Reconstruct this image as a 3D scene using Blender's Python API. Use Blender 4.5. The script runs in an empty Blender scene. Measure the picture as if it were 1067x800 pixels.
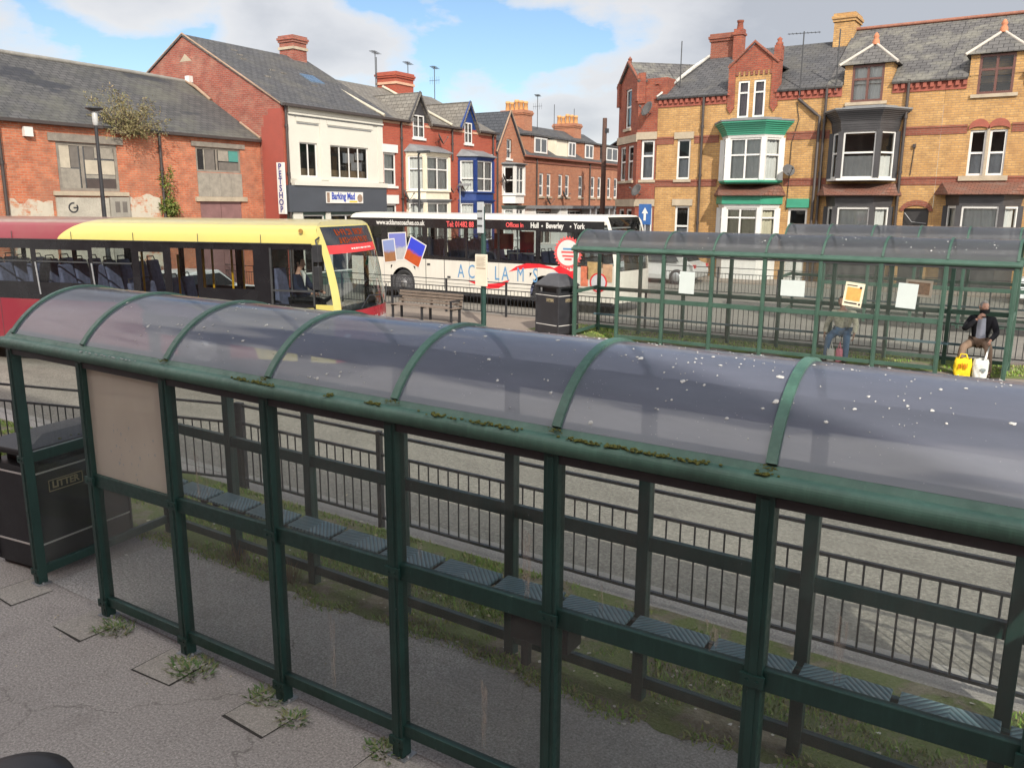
import bpy, math, random
from math import sin, cos, pi, radians
from mathutils import Vector, Matrix
random.seed(7)
scene = bpy.context.scene
COL = scene.collection

# ------------------------------------------------------------------ materials
MATS = {}
def nmat(name):
    m = bpy.data.materials.new(name); m.use_nodes = True
    nt = m.node_tree; nt.nodes.clear()
    return m, nt
def nd(nt, t, **kw):
    n = nt.nodes.new(t)
    for k, v in kw.items():
        if k.startswith('i_'):
            key = k[2:]
            n.inputs[int(key) if key.isdigit() else key.replace('_', ' ')].default_value = v
        else: setattr(n, k, v)
    return n
def lk(nt, a, b): nt.links.new(a, b)
def rgb(c): return (c[0], c[1], c[2], 1.0)
def ramp(nt, fac, stops):
    r = nd(nt, 'ShaderNodeValToRGB')
    el = r.color_ramp.elements
    while len(el) < len(stops): el.new(0.5)
    for e, (p, c) in zip(el, stops):
        e.position = p; e.color = rgb(c) if not isinstance(c, (int, float)) else (c, c, c, 1)
    lk(nt, fac, r.inputs[0]); return r.outputs[0]
def mixc(nt, fac, a, b, mode='MIX'):
    m = nd(nt, 'ShaderNodeMix', data_type='RGBA', blend_type=mode)
    for sock, v in ((m.inputs[0], fac), (m.inputs[6], a), (m.inputs[7], b)):
        if hasattr(v, 'links'): lk(nt, v, sock)
        elif isinstance(v, (int, float)): sock.default_value = v
        else: sock.default_value = rgb(v)
    return m.outputs[2]
def math_(nt, op, a, b=None, c=None, clamp=False):
    m = nd(nt, 'ShaderNodeMath', operation=op, use_clamp=clamp)
    for s, v in zip(m.inputs, (a, b, c)):
        if v is None: continue
        if hasattr(v, 'links'): lk(nt, v, s)
        else: s.default_value = v
    return m.outputs[0]
def coords(nt, kind='Object', scale=(1, 1, 1), loc=(0, 0, 0)):
    tc = nd(nt, 'ShaderNodeTexCoord')
    mp = nd(nt, 'ShaderNodeMapping')
    mp.inputs['Scale'].default_value = scale; mp.inputs['Location'].default_value = loc
    lk(nt, tc.outputs[kind], mp.inputs[0]); return mp.outputs[0]
def noise(nt, vec, scale, detail=4, rough=.55, out='Fac'):
    n = nd(nt, 'ShaderNodeTexNoise'); n.inputs['Scale'].default_value = scale
    n.inputs['Detail'].default_value = detail; n.inputs['Roughness'].default_value = rough
    if vec is not None: lk(nt, vec, n.inputs['Vector'])
    return n.outputs[out]
def finish(m, nt, color, rough=.6, metal=0., bump=None, bstr=.3, bdist=.01, spec=.5, coat=0.):
    p = nd(nt, 'ShaderNodeBsdfPrincipled'); o = nd(nt, 'ShaderNodeOutputMaterial')
    for s, v in ((p.inputs['Base Color'], color), (p.inputs['Roughness'], rough), (p.inputs['Metallic'], metal)):
        if hasattr(v, 'links'): lk(nt, v, s)
        elif isinstance(v, (int, float)): s.default_value = v
        else: s.default_value = rgb(v)
    p.inputs['Specular IOR Level'].default_value = spec
    p.inputs['Coat Weight'].default_value = coat
    if bump is not None:
        b = nd(nt, 'ShaderNodeBump'); b.inputs['Strength'].default_value = bstr; b.inputs['Distance'].default_value = bdist
        lk(nt, bump, b.inputs['Height']); lk(nt, b.outputs[0], p.inputs['Normal'])
    lk(nt, p.outputs[0], o.inputs[0]); return p
def simple(name, c, rough=.55, metal=0., var=.18, scale=3., bump=0., coat=0., spec=.5, kind='Object'):
    """plain surface with a little procedural wear"""
    if name in MATS: return MATS[name]
    m, nt = nmat(name); v = coords(nt, kind)
    n = noise(nt, v, scale, 5, .6)
    n2 = noise(nt, v, scale * 9, 3, .6)
    f = math_(nt, 'MULTIPLY_ADD', n2, .35, math_(nt, 'MULTIPLY', n, .65))
    col = ramp(nt, f, [(.3, [x * (1 - var) for x in c]), (.7, [min(1, x * (1 + var)) for x in c])])
    r = ramp(nt, n, [(.3, max(.03, rough - .1)), (.7, min(1, rough + .1))])
    finish(m, nt, col, r, metal, n2 if bump else None, bump, .01, spec, coat)
    MATS[name] = m; return m
def brick(name, c1, c2, mortar, dirt=(.08, .07, .06), dirt_amt=.35, bw=.225, rh=.075, ms=.012, stain=None, stain_amt=0., sscale=.6):
    if name in MATS: return MATS[name]
    m, nt = nmat(name); v = coords(nt, 'UV')
    bt = nd(nt, 'ShaderNodeTexBrick')
    bt.inputs['Scale'].default_value = 1; bt.inputs['Mortar Size'].default_value = ms
    bt.inputs['Brick Width'].default_value = bw; bt.inputs['Row Height'].default_value = rh
    bt.inputs['Mortar Smooth'].default_value = .3; bt.inputs['Bias'].default_value = 0
    bt.inputs['Color1'].default_value = rgb(c1); bt.inputs['Color2'].default_value = rgb(c2); bt.inputs['Mortar'].default_value = rgb(mortar)
    lk(nt, v, bt.inputs['Vector'])
    big = noise(nt, v, sscale, 5, .62)
    mid = noise(nt, v, 2.7, 4, .6)
    fine = noise(nt, v, 14, 3, .6)
    col = mixc(nt, math_(nt, 'MULTIPLY', ramp(nt, mid, [(.42, 0.), (.72, 1.)]), dirt_amt), bt.outputs['Color'], dirt)
    col = mixc(nt, math_(nt, 'MULTIPLY', ramp(nt, fine, [(.35, 0.), (.75, 1.)]), .35), col, [x * .6 for x in c1])
    if stain is not None:
        col = mixc(nt, math_(nt, 'MULTIPLY', ramp(nt, big, [(.46, 0.), (.66, 1.)]), stain_amt), col, stain)
    finish(m, nt, col, .9, 0, math_(nt, 'MULTIPLY_ADD', bt.outputs['Fac'], -1., math_(nt, 'MULTIPLY', fine, .5)), .6, .012, .25)
    MATS[name] = m; return m
def slates(name, c1, c2, patch=(.16, .17, .14), amt=.5, bw=.3, rh=.2, sscale=.55, dark=None):
    if name in MATS: return MATS[name]
    m, nt = nmat(name); v = coords(nt, 'UV')
    bt = nd(nt, 'ShaderNodeTexBrick')
    for k, x in (('Scale', 1), ('Mortar Size', .012), ('Brick Width', bw), ('Row Height', rh), ('Mortar Smooth', .2), ('Bias', 0)):
        bt.inputs[k].default_value = x
    bt.inputs['Color1'].default_value = rgb(c1); bt.inputs['Color2'].default_value = rgb(c2)
    bt.inputs['Mortar'].default_value = rgb([x * .35 for x in c1]); lk(nt, v, bt.inputs['Vector'])
    big = noise(nt, v, sscale, 6, .65); mid = noise(nt, v, 3.2, 4, .65)
    col = mixc(nt, math_(nt, 'MULTIPLY', ramp(nt, big, [(.48, 0.), (.62, 1.)]), amt), bt.outputs['Color'], patch)
    if dark is not None:
        vd = coords(nt, 'UV', (.45, 1, 1), (3.1, 1.7, 0))
        col = mixc(nt, ramp(nt, noise(nt, vd, .7, 3, .5), [(.6, 0.), (.64, .8)]), col, dark)
    col = mixc(nt, math_(nt, 'MULTIPLY', ramp(nt, mid, [(.4, 0.), (.7, 1.)]), .4), col, [x * .6 for x in c1])
    finish(m, nt, col, .75, 0, math_(nt, 'MULTIPLY_ADD', bt.outputs['Fac'], -1., mid), .8, .02, .3)
    MATS[name] = m; return m
def glass(name, tint=(.8, .85, .85), refl=.9, dust=.06, dustc=(.3, .3, .28), rough=.02, ior=1.45, dscale=(6, 6, 1.2)):
    if name in MATS: return MATS[name]
    m, nt = nmat(name); o = nd(nt, 'ShaderNodeOutputMaterial')
    tr = nd(nt, 'ShaderNodeBsdfTransparent'); tr.inputs[0].default_value = rgb(tint)
    gl = nd(nt, 'ShaderNodeBsdfGlossy'); gl.inputs['Roughness'].default_value = rough; gl.inputs[0].default_value = (1, 1, 1, 1)
    fr = nd(nt, 'ShaderNodeFresnel'); fr.inputs[0].default_value = ior
    df = nd(nt, 'ShaderNodeBsdfDiffuse'); df.inputs[0].default_value = rgb(dustc)
    v = coords(nt, 'Object', dscale)
    n = noise(nt, v, 1.3, 6, .7)
    d = math_(nt, 'MULTIPLY', ramp(nt, n, [(.35, .25), (.75, 1.)]), dust * 1.6)
    a = nd(nt, 'ShaderNodeMixShader'); lk(nt, d, a.inputs[0]); lk(nt, tr.outputs[0], a.inputs[1]); lk(nt, df.outputs[0], a.inputs[2])
    b = nd(nt, 'ShaderNodeMixShader'); lk(nt, math_(nt, 'MULTIPLY', fr.outputs[0], refl), b.inputs[0])
    lk(nt, a.outputs[0], b.inputs[1]); lk(nt, gl.outputs[0], b.inputs[2]); lk(nt, b.outputs[0], o.inputs[0])
    MATS[name] = m; return m

# ------------------------------------------------------------------ mesh helper
class MB:
    def __init__(s, M=None): s.v = []; s.f = []; s.mi = []; s.sm = []; s.M = M
    def add(s, vs, fs, mi=0, sm=False):
        b = len(s.v)
        s.v += [tuple(s.M @ Vector(p)) if s.M else tuple(p) for p in vs]
        for f in fs: s.f.append([b + i for i in f]); s.mi.append(mi); s.sm.append(sm)
    def box(s, x0, x1, y0, y1, z0, z1, mi=0):
        s.add([(x0,y0,z0),(x1,y0,z0),(x1,y1,z0),(x0,y1,z0),(x0,y0,z1),(x1,y0,z1),(x1,y1,z1),(x0,y1,z1)],
              [(0,3,2,1),(4,5,6,7),(0,1,5,4),(1,2,6,5),(2,3,7,6),(3,0,4,7)], mi)
    def quad(s, a, b, c, d, mi=0): s.add([a, b, c, d], [(0,1,2,3)], mi)
    def poly(s, pts, mi=0): s.add(pts, [tuple(range(len(pts)))], mi)
    def prism(s, poly, axis, a0, a1, mi=0, sm=False):
        n = len(poly)
        mk = {'x': lambda p, a: (a, p[0], p[1]), 'y': lambda p, a: (p[0], a, p[1]), 'z': lambda p, a: (p[0], p[1], a)}[axis]
        s.add([mk(p, a0) for p in poly] + [mk(p, a1) for p in poly],
              [(i, (i+1) % n, n + (i+1) % n, n + i) for i in range(n)], mi, sm)
        s.add([mk(p, a0) for p in poly], [tuple(range(n))[::-1]], mi)
        s.add([mk(p, a1) for p in poly], [tuple(range(n))], mi)
    def tube(s, pts, r, n=8, mi=0, caps=True, sm=True):
        pts = [Vector(p) for p in pts]; R = r if isinstance(r, (list, tuple)) else [r] * len(pts)
        vs = []; up = None
        for i, p in enumerate(pts):
            t = (pts[min(i+1, len(pts)-1)] - pts[max(i-1, 0)]).normalized()
            if up is None:
                up = Vector((0,0,1)) if abs(t.z) < .9 else Vector((1,0,0))
            a = (up - t * up.dot(t)).normalized(); b = t.cross(a); up = a
            vs += [p + (a * cos(2*pi*k/n) + b * sin(2*pi*k/n)) * R[i] for k in range(n)]
        fs = [(i*n+k, i*n+(k+1) % n, (i+1)*n+(k+1) % n, (i+1)*n+k) for i in range(len(pts)-1) for k in range(n)]
        s.add(vs, fs, mi, sm)
        if caps:
            s.add(vs[:n], [tuple(range(n))[::-1]], mi); s.add(vs[-n:], [tuple(range(n))], mi)
    def lathe(s, prof, n=16, c=(0,0,0), axis='z', mi=0, sm=True):
        vs = []
        for r, h in prof:
            for k in range(n):
                a = 2*pi*k/n; x, y = r*cos(a), r*sin(a)
                vs.append({'z': (c[0]+x, c[1]+y, c[2]+h), 'y': (c[0]+x, c[1]+h, c[2]+y), 'x': (c[0]+h, c[1]+x, c[2]+y)}[axis])
        m = len(prof)
        s.add(vs, [(i*n+k, i*n+(k+1) % n, (i+1)*n+(k+1) % n, (i+1)*n+k) for i in range(m-1) for k in range(n)], mi, sm)
        s.add(vs[:n], [tuple(range(n))], mi); s.add(vs[-n:], [tuple(range(n))], mi)
    def grid(s, fn, nu, nv, mi=0, sm=True, mif=None):
        vs = [fn(i/nu, j/nv) for j in range(nv+1) for i in range(nu+1)]
        w = nu + 1; b = len(s.v)
        s.v += [tuple(s.M @ Vector(p)) if s.M else tuple(p) for p in vs]
        for j in range(nv):
            for i in range(nu):
                k = mif((i+.5)/nu, (j+.5)/nv) if mif else mi
                if k is None: continue
                s.f.append([b+j*w+i, b+j*w+i+1, b+(j+1)*w+i+1, b+(j+1)*w+i]); s.mi.append(k); s.sm.append(sm)
    def build(s, name, mats, parent=None, bevel=0., loc=None, label=None):
        me = bpy.data.meshes.new(name); me.from_pydata(s.v, [], s.f)
        if not isinstance(mats, (list, tuple)): mats = [mats]
        for m in mats: me.materials.append(m)
        me.polygons.foreach_set('material_index', s.mi); me.polygons.foreach_set('use_smooth', s.sm)
        uv = me.uv_layers.new(name='UVMap'); me.update()
        Z = Vector((0,0,1)); buf = [0.] * (2 * len(me.loops))
        for p in me.polygons:
            n = p.normal; t = Z.cross(n)
            t = Vector((1,0,0)) if t.length < .05 else t.normalized()
            if t.x < -.001 or (abs(t.x) <= .001 and t.y < 0): t = -t
            b = n.cross(t)
            if b.z < -.001: b = -b
            for li in p.loop_indices:
                co = me.vertices[me.loops[li].vertex_index].co
                buf[2*li] = co.dot(t); buf[2*li+1] = co.dot(b)
        uv.data.foreach_set('uv', buf)
        o = bpy.data.objects.new(name, me); COL.objects.link(o)
        if parent is not None: o.parent = parent
        if loc: o.location = loc
        if bevel:
            md = o.modifiers.new('bevel', 'BEVEL'); md.width = bevel; md.segments = 2; md.limit_method = 'ANGLE'; md.angle_limit = radians(40)
        if label: o['label'] = label
        return o
def tag(o, label, cat, group=None, kind=None):
    o['label'] = label; o['category'] = cat
    if group: o['group'] = group
    if kind: o['kind'] = kind
    return o
def thing(name, label, cat, loc=(0,0,0), rz=0., group=None):
    o = bpy.data.objects.new(name, None); COL.objects.link(o); o.empty_display_size = .2
    o.location = loc; o.rotation_euler = (0, 0, rz)
    return tag(o, label, cat, group)
def struct(o): o['kind'] = 'structure'; return o
def T(x=0, y=0, z=0, rz=0): return Matrix.Translation((x, y, z)) @ Matrix.Rotation(rz, 4, 'Z')
def copy_tree(o, parent=None):
    c = o.copy(); COL.objects.link(c)
    if parent is not None: c.parent = parent
    for ch in list(o.children): copy_tree(ch, c)
    return c
def text_mb(txt, size, ext=.004, bold=0., shear=0., align='CENTER', spacing=1., sx=1.):
    """vertices and faces of a line of writing, lying in the XZ plane facing -Y, centred on the origin"""
    cu = bpy.data.curves.new('t', 'FONT'); cu.body = txt; cu.size = size; cu.extrude = ext; cu.offset = bold
    cu.shear = shear; cu.align_x = align; cu.align_y = 'CENTER'; cu.space_character = spacing; cu.resolution_u = 3
    ob = bpy.data.objects.new('t', cu); COL.objects.link(ob)
    bpy.context.view_layer.update()
    me = bpy.data.meshes.new_from_object(ob.evaluated_get(bpy.context.evaluated_depsgraph_get()))
    vs = [(v.co.x * sx, -v.co.z, v.co.y) for v in me.vertices]; fs = [tuple(p.vertices) for p in me.polygons]
    bpy.data.objects.remove(ob); bpy.data.curves.remove(cu); bpy.data.meshes.remove(me)
    return vs, fs
def text(txt, size, M, name, mat, parent, **kw):
    vs, fs = text_mb(txt, size, **kw)
    mb = MB(M); mb.add(vs, fs); return mb.build(name, mat, parent)

# shared materials
def wornpaint(name, c, rough=.38, chip=(.30,.33,.31), rust=(.13,.07,.035), amt=.5):
    m, nt = nmat(name); v = coords(nt, 'Object'); st = coords(nt, 'Object', (9, 9, .9))
    n = noise(nt, v, 2.2, 5, .6); a = noise(nt, st, 3.1, 5, .65); b = noise(nt, v, 26, 4, .7); f = noise(nt, v, 70, 2, .6)
    col = ramp(nt, n, [(.3, [x*.7 for x in c]), (.7, [x*1.3 for x in c])])
    col = mixc(nt, math_(nt, 'MULTIPLY', ramp(nt, a, [(.5, 0.), (.72, 1.)]), .24*amt*2), col, [x*2.+.010 for x in c])
    col = mixc(nt, ramp(nt, math_(nt, 'MULTIPLY_ADD', a, .45, math_(nt, 'MULTIPLY', b, .55)), [(.655, 0.), (.675, amt)]), col, chip)
    col = mixc(nt, ramp(nt, math_(nt, 'MULTIPLY_ADD', n, .5, math_(nt, 'MULTIPLY', b, .5)), [(.66, 0.), (.70, amt)]), col, rust)
    finish(m, nt, col, ramp(nt, b, [(.3, rough-.06), (.7, rough+.2)]), 0, math_(nt, 'MULTIPLY_ADD', f, .3, b), .12, .004); MATS[name] = m; return m
green = wornpaint('shelter_green_paint', (.012, .042, .035))
greenL = wornpaint('weathered_green_paint', (.058, .128, .096), .48)
blackp = simple('black_paint', (.02, .021, .024), .45, 0, .3, 4)
darkmet = simple('dark_metal', (.05, .052, .055), .5, .3, .25, 4)
white = simple('white_paint', (.60, .585, .55), .5, 0, .1, 2)
upvc = simple('white_window_frame', (.62, .61, .58), .35, 0, .06, 3)
steel = simple('galvanised_steel', (.35, .36, .37), .45, .6, .2, 4)
rubber = simple('tyre_rubber', (.025, .025, .026), .8, 0, .25, 8)
lead = simple('lead_grey', (.17, .175, .18), .6, 0, .25, 2)
stone = simple('sandstone', (.36, .30, .22), .85, 0, .25, 2.5, .2)
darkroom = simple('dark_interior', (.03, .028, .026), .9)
mossm = simple('moss', (.10, .105, .018), .95, 0, .5, 40, .5)
far_glass = glass('tinted_shelter_glass', (.90, .92, .91), .8, .07, (.34, .34, .31))
pane_glass = glass('clear_shelter_glass', (.90, .925, .91), .95, .095, (.36, .36, .33))
win_glass = glass('house_window_glass', (.84, .87, .88), 1.0, .02)
bus_glass = glass('bus_window_glass', (.70, .75, .75), 1.0, .015)
curtainm = simple('net_curtain', (.62, .61, .57), .9, 0, .12, 3)
greenF = simple('far_green_paint', (.040, .085, .062), .5, 0, .25, 2.5)
curtaing = simple('grey_curtain', (.50, .51, .52), .9, 0, .2, 3)
# ------------------------------------------------------------------ ground
def asphalt(name, c, speck=.35, big=.2, sc=1., stain=(.05,.048,.045), tracks=0., cracks=0.):
    m, nt = nmat(name); v = coords(nt, 'Object')
    f1 = noise(nt, v, 58 * sc, 3, .75); f2 = noise(nt, v, 30 * sc, 3, .6); b = noise(nt, v, .55, 5, .6); b2 = noise(nt, v, 2.6, 5, .65)
    vo = nd(nt, 'ShaderNodeTexVoronoi'); vo.inputs['Scale'].default_value = 62 * sc; lk(nt, v, vo.inputs['Vector'])
    col = ramp(nt, f1, [(.3, [x*(1-speck) for x in c]), (.55, c), (.8, [min(1, x*(1+speck*1.3)) for x in c])])
    col = mixc(nt, math_(nt, 'MULTIPLY', ramp(nt, b, [(.35, 0.), (.7, 1.)]), big), col, [x*.55 for x in c])
    col = mixc(nt, math_(nt, 'MULTIPLY', ramp(nt, b2, [(.55, 0.), (.75, 1.)]), .3), col, stain)
    col = mixc(nt, math_(nt, 'MULTIPLY', ramp(nt, vo.outputs['Distance'], [(.05, 1.), (.28, 0.)]), .45), col, [min(1, x*2.1) for x in c])
    if tracks:
        t1 = noise(nt, coords(nt, 'Object', (.05, 1.1, 1)), 1.3, 4, .6); t2 = noise(nt, coords(nt, 'Object', (.25, .8, 1)), 1.9, 5, .65); t3 = noise(nt, v, 1.1, 3, .5)
        col = mixc(nt, math_(nt, 'MULTIPLY', ramp(nt, t1, [(.42, 0.), (.62, 1.)]), tracks), col, [x*.5 for x in c])
        col = mixc(nt, math_(nt, 'MULTIPLY', ramp(nt, t2, [(.54, 0.), (.7, 1.)]), tracks), col, [min(1, x*1.35) for x in c])
        col = mixc(nt, ramp(nt, t3, [(.70, 0.), (.72, tracks)]), col, [x*.4 for x in c])
    if cracks:
        w = nd(nt, 'ShaderNodeVectorMath', operation='MULTIPLY_ADD'); lk(nt, noise(nt, v, 2.5, 4, .6, 'Color'), w.inputs[0]); w.inputs[1].default_value = (.5,.5,.5); lk(nt, v, w.inputs[2])
        ve = nd(nt, 'ShaderNodeTexVoronoi', feature='DISTANCE_TO_EDGE'); ve.inputs['Scale'].default_value = .62; lk(nt, w.outputs[0], ve.inputs['Vector'])
        cm = math_(nt, 'MULTIPLY', ramp(nt, ve.outputs['Distance'], [(.0, 1.), (.007, 0.)]), ramp(nt, b, [(.47, 0.), (.58, cracks)]))
        col = mixc(nt, cm, col, (.045,.04,.035))
        g = nd(nt, 'ShaderNodeTexVoronoi'); g.inputs['Scale'].default_value = 4.2; lk(nt, v, g.inputs['Vector'])
        col = mixc(nt, ramp(nt, g.outputs['Distance'], [(.075, .5), (.10, 0.)]), col, [x*.62 for x in c])
        pt = nd(nt, 'ShaderNodeTexVoronoi', feature='F1', distance='CHEBYCHEV'); pt.inputs['Scale'].default_value = .42; lk(nt, w.outputs[0], pt.inputs['Vector'])
        sp_ = nd(nt, 'ShaderNodeSeparateColor'); lk(nt, pt.outputs['Color'], sp_.inputs[0])
        col = mixc(nt, math_(nt, 'MULTIPLY', ramp(nt, sp_.outputs[0], [(.3, 0.), (.9, 1.)]), .32), col, [x*.62 for x in c])
    finish(m, nt, col, .9, 0, math_(nt, 'MULTIPLY_ADD', f2, .6, f1), .5, .006, .3)
    return m
m_pave = asphalt('worn_footway_asphalt', (.37, .342, .318), .62, .3, 1., (.09,.08,.07), 0, .5)
m_bay = asphalt('shelter_floor_asphalt', (.43, .41, .385), .6, .3, 1., (.08,.07,.06), 0, .7)
m_road = asphalt('road_asphalt', (.215, .20, .175), .5, .3, .45, (.07,.065,.06), .28)
m_island = asphalt('island_asphalt', (.24, .20, .165), .3, .25)
m_ground = asphalt('ground_asphalt', (.15, .14, .13), .25, .3)
m_kerb = simple('kerb_concrete', (.27, .255, .235), .9, 0, .25, 6, .3)
m_slab = asphalt('concrete_pad', (.36, .335, .30), .4, .3)
m_joint = simple('dark_joint', (.035, .032, .028), .95)

def sheet(name, x0, x1, y0, y1, z, mat):
    mb = MB(); mb.quad((x0,y0,z),(x1,y0,z),(x1,y1,z),(x0,y1,z)); return struct(mb.build(name, mat))
sheet('ground', -400, 400, -400, 600, -.12, m_ground)
def slab(name, x0, x1, y0, y1, z1, mat, z0=-.14):
    mb = MB(); mb.box(x0, x1, y0, y1, z0, z1); return struct(mb.build(name, mat))
slab('pavement', -60, 40, -30, 6.36, 0, m_pave)
slab('kerb', -60, 40, 6.363, 6.50, .004, m_kerb)
sheet('road', -90, 60, 6.503, 17.85, -.105, m_road)
slab('island_kerb', -60, 40, 17.853, 18.0, .004, m_kerb)
slab('island_pavement', -60, 40, 18.003, 21.25, 0, m_island)
sheet('far_road', -90, 60, 21.253, 36.2, -.004, m_road)
slab('far_pavement', -24, 40, 36.203, 38.9, .06, m_island)
mb = MB(); mb.quad((-7.3,3.5,.004),(1.6,3.5,.004),(1.6,4.75,.004),(-7.3,4.75,.004)); struct(mb.build('shelter_floor_surface', m_bay))
# concrete pads let into the footway in front of the near shelter's posts
X0, Y0, SB, DB, HE = -7.3614, 3.4403, 1.0677, 1.393, 2.15
for k in range(7):
    cx = X0 + k*SB + .04 + random.uniform(-.03,.03); cy = Y0 - .19; w = .20; h = .17; a = random.uniform(-.06,.06)
    mb = MB(T(cx, cy, 0, a))
    j = [random.uniform(.004,.026) for _ in range(6)]; mb.quad((-w-j[0],-h-j[1],.003),(w+j[2]*.5,-h-j[3],.003),(w+j[4]*.3,h+.002,.003),(-w-j[5],h+.002,.003), 1)
    mb.quad((-w,-h,.007),(w,-h,.007),(w,h,.007),(-w,h,.007), 0)
    struct(mb.build('paving_slab', [m_slab, m_joint]))

# verge behind the near shelter
def verge_mat():
    m, nt = nmat('mossy_verge'); v = coords(nt, 'Object')
    a = noise(nt, v, 1.7, 5, .65); b = noise(nt, v, 9, 5, .7); c = noise(nt, v, 45, 3, .7)
    col = mixc(nt, ramp(nt, b, [(.35, 0.), (.65, 1.)]), (.17, .15, .09), (.30, .265, .19))
    col = mixc(nt, ramp(nt, a, [(.44, 0.), (.51, .88)]), col, (.13, .20, .035))
    finish(m, nt, mixc(nt, .35, col, ramp(nt, c, [(.3, (.03,.03,.02)), (.7, (.25,.22,.16))])), .95, 0, math_(nt, 'ADD', b, c), .8, .02, .1)
    return m
mb = MB()
edge = [(-16 + i*.06, 4.62 + .06*sin(i*.13) + .025*sin(i*.7+2) + random.uniform(-.018,.018)) for i in range(385)]
vs = [(x, y, .006) for x, y in edge] + [(x, 6.13, .006) for x, y in edge]
n = len(edge); mb.add(vs, [(i, i+1, n+i+1, n+i) for i in range(n-1)])
struct(mb.build('verge_ground', verge_mat()))
def leafmat(name, cols):
    m, nt = nmat(name); oi = nd(nt, 'ShaderNodeNewGeometry')
    col = ramp(nt, oi.outputs['Random Per Island'], [(i/(len(cols)-1), c) for i, c in enumerate(cols)])
    finish(m, nt, col, .7, 0, None, spec=.25); return m
m_grass = leafmat('grass_blades', [(.12,.25,.03), (.19,.33,.05), (.26,.31,.08), (.30,.27,.11)])
m_weed = leafmat('weed_leaves', [(.07,.14,.045), (.12,.19,.07), (.20,.24,.11), (.24,.21,.11)])
def blade(mb, x, y, h, lean, a, w=.006, z=0.):
    dx, dy = cos(a), sin(a)
    mb.add([(x-dy*w, y+dx*w, z), (x+dy*w, y-dx*w, z), (x+dx*lean*.5+dy*w*.7, y+dy*lean*.5-dx*w*.7, z+h*.65), (x+dx*lean*.5-dy*w*.7, y+dy*lean*.5+dx*w*.7, z+h*.65), (x+dx*lean, y+dy*lean, z+h)], [(0,1,2,3), (3,2,4)])
mb = MB(); rr = random.Random(3)
from mathutils import noise as mnoise
for i in range(60000):
    x = rr.uniform(-14, 2.5); y = rr.uniform(4.6, 6.1)
    d = mnoise.noise(Vector((x*1.3, y*2.2, 0))) + .5*mnoise.noise(Vector((x*4, y*4, 3)))
    d += .32 if 5.1 < y < 5.85 else -.1
    if d < .02 + rr.uniform(-.1,.2): continue
    blade(mb, x, y, rr.uniform(.012,.05), rr.uniform(.008,.04), rr.uniform(0,6.28), rr.uniform(.003,.008), .005)
for i in range(9000):
    x = rr.uniform(-14, 2.5); k = (x+16)/.06; y = 4.62 + .06*sin(k*.13) + .025*sin(k*.7+2) + rr.gauss(.02,.05)
    if mnoise.noise(Vector((x*1.9, 5, 0))) < -.15: continue
    blade(mb, x, y, rr.uniform(.008,.035), rr.uniform(.01,.04), rr.uniform(0,6.28), rr.uniform(.003,.008), .005)
tag(mb.build('grass', m_grass), 'short mossy grass on the verge behind the near shelter', 'grass', kind='stuff')
mb = MB(); vs = []; N = 220
for i in range(N): x = -12.2 + i*.06; vs.append((x, 19.05 + .12*sin(i*.3) + random.uniform(-.04,.04), .006))
vs += [(x, 20.82, .006) for x, y, z in vs]; mb.add(vs, [(i, i+1, N+i+1, N+i) for i in range(N-1)])
struct(mb.build('verge_ground', bpy.data.materials['mossy_verge']))
mb = MB()
for i in range(9000):
    x = rr.uniform(-12, .9); y = rr.uniform(19.1, 20.8)
    if mnoise.noise(Vector((x*1.1, y*2, 7))) < -.12: continue
    blade(mb, x, y, rr.uniform(.02,.06), rr.uniform(.01,.04), rr.uniform(0,6.28), rr.uniform(.008,.016), .005)
tag(mb.build('grass', m_grass), 'rough grass under and behind the middle shelter', 'grass', kind='stuff')
# pale scraps of litter and dead leaves on the verge and footway
mb = MB()
for i in range(520):
    if i < 420: x, y = rr.uniform(-8, 1.2), rr.gauss(5.2, .42)
    else: x, y = rr.uniform(-8, -1.5), rr.uniform(2.4, 4.6)
    r = rr.uniform(.007, .024) if i < 420 else rr.uniform(.004,.010); a0 = rr.uniform(0,6.28); t = rr.uniform(-.4,.4)
    mb.add([(x+r*rr.uniform(.6,1.3)*cos(a0+k*1.257), y+r*rr.uniform(.5,1.2)*sin(a0+k*1.257), .016+r*t*sin(k*1.257)) for k in range(5)], [(0,1,2,3,4)])
tag(mb.build('litter', leafmat('litter_scraps', [(.5,.46,.38),(.42,.35,.2),(.6,.58,.52),(.3,.25,.15)])), 'pale scraps and dead leaves scattered on the verge and footway', 'litter', kind='stuff')
# weeds growing at the feet of the near shelter
def weed(x, y, r, n, label):
    mb = MB()
    for i in range(n):
        a = rr.uniform(0, 6.28); d = r*rr.random()**.7*1.15; h = rr.uniform(.008, .036)
        blade(mb, d*cos(a), d*sin(a)*.7, h, rr.uniform(.015,.07), a + rr.uniform(-1.6,1.6), rr.uniform(.003,.010))
    o = mb.build('weed_tuft', m_weed); o.location = (x, y, .004)
    tag(o, label, 'weed', 'weed tufts along the near shelter front')
wl = ['leafy green weeds at the foot of the first glazed post near the bin', 'largest bright green weed clump at the second glazed post',
      'dark weed patch around the third glazed post foot', 'ragged weed clump by the fourth glazed post at the bottom edge', 'low green tuft beside the fourth concrete pad']
for (x, y, r, n), l in zip([(X0+SB+.24, Y0-.10,.17,150), (X0+2*SB+.20, Y0-.12,.19,240), (X0+3*SB-.12, Y0-.06,.14,150), (X0+4*SB-.12, Y0-.04,.12,110), (X0+3*SB+.22, Y0-.13,.11,80)], wl): weed(x, y, r, n, l)
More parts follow.
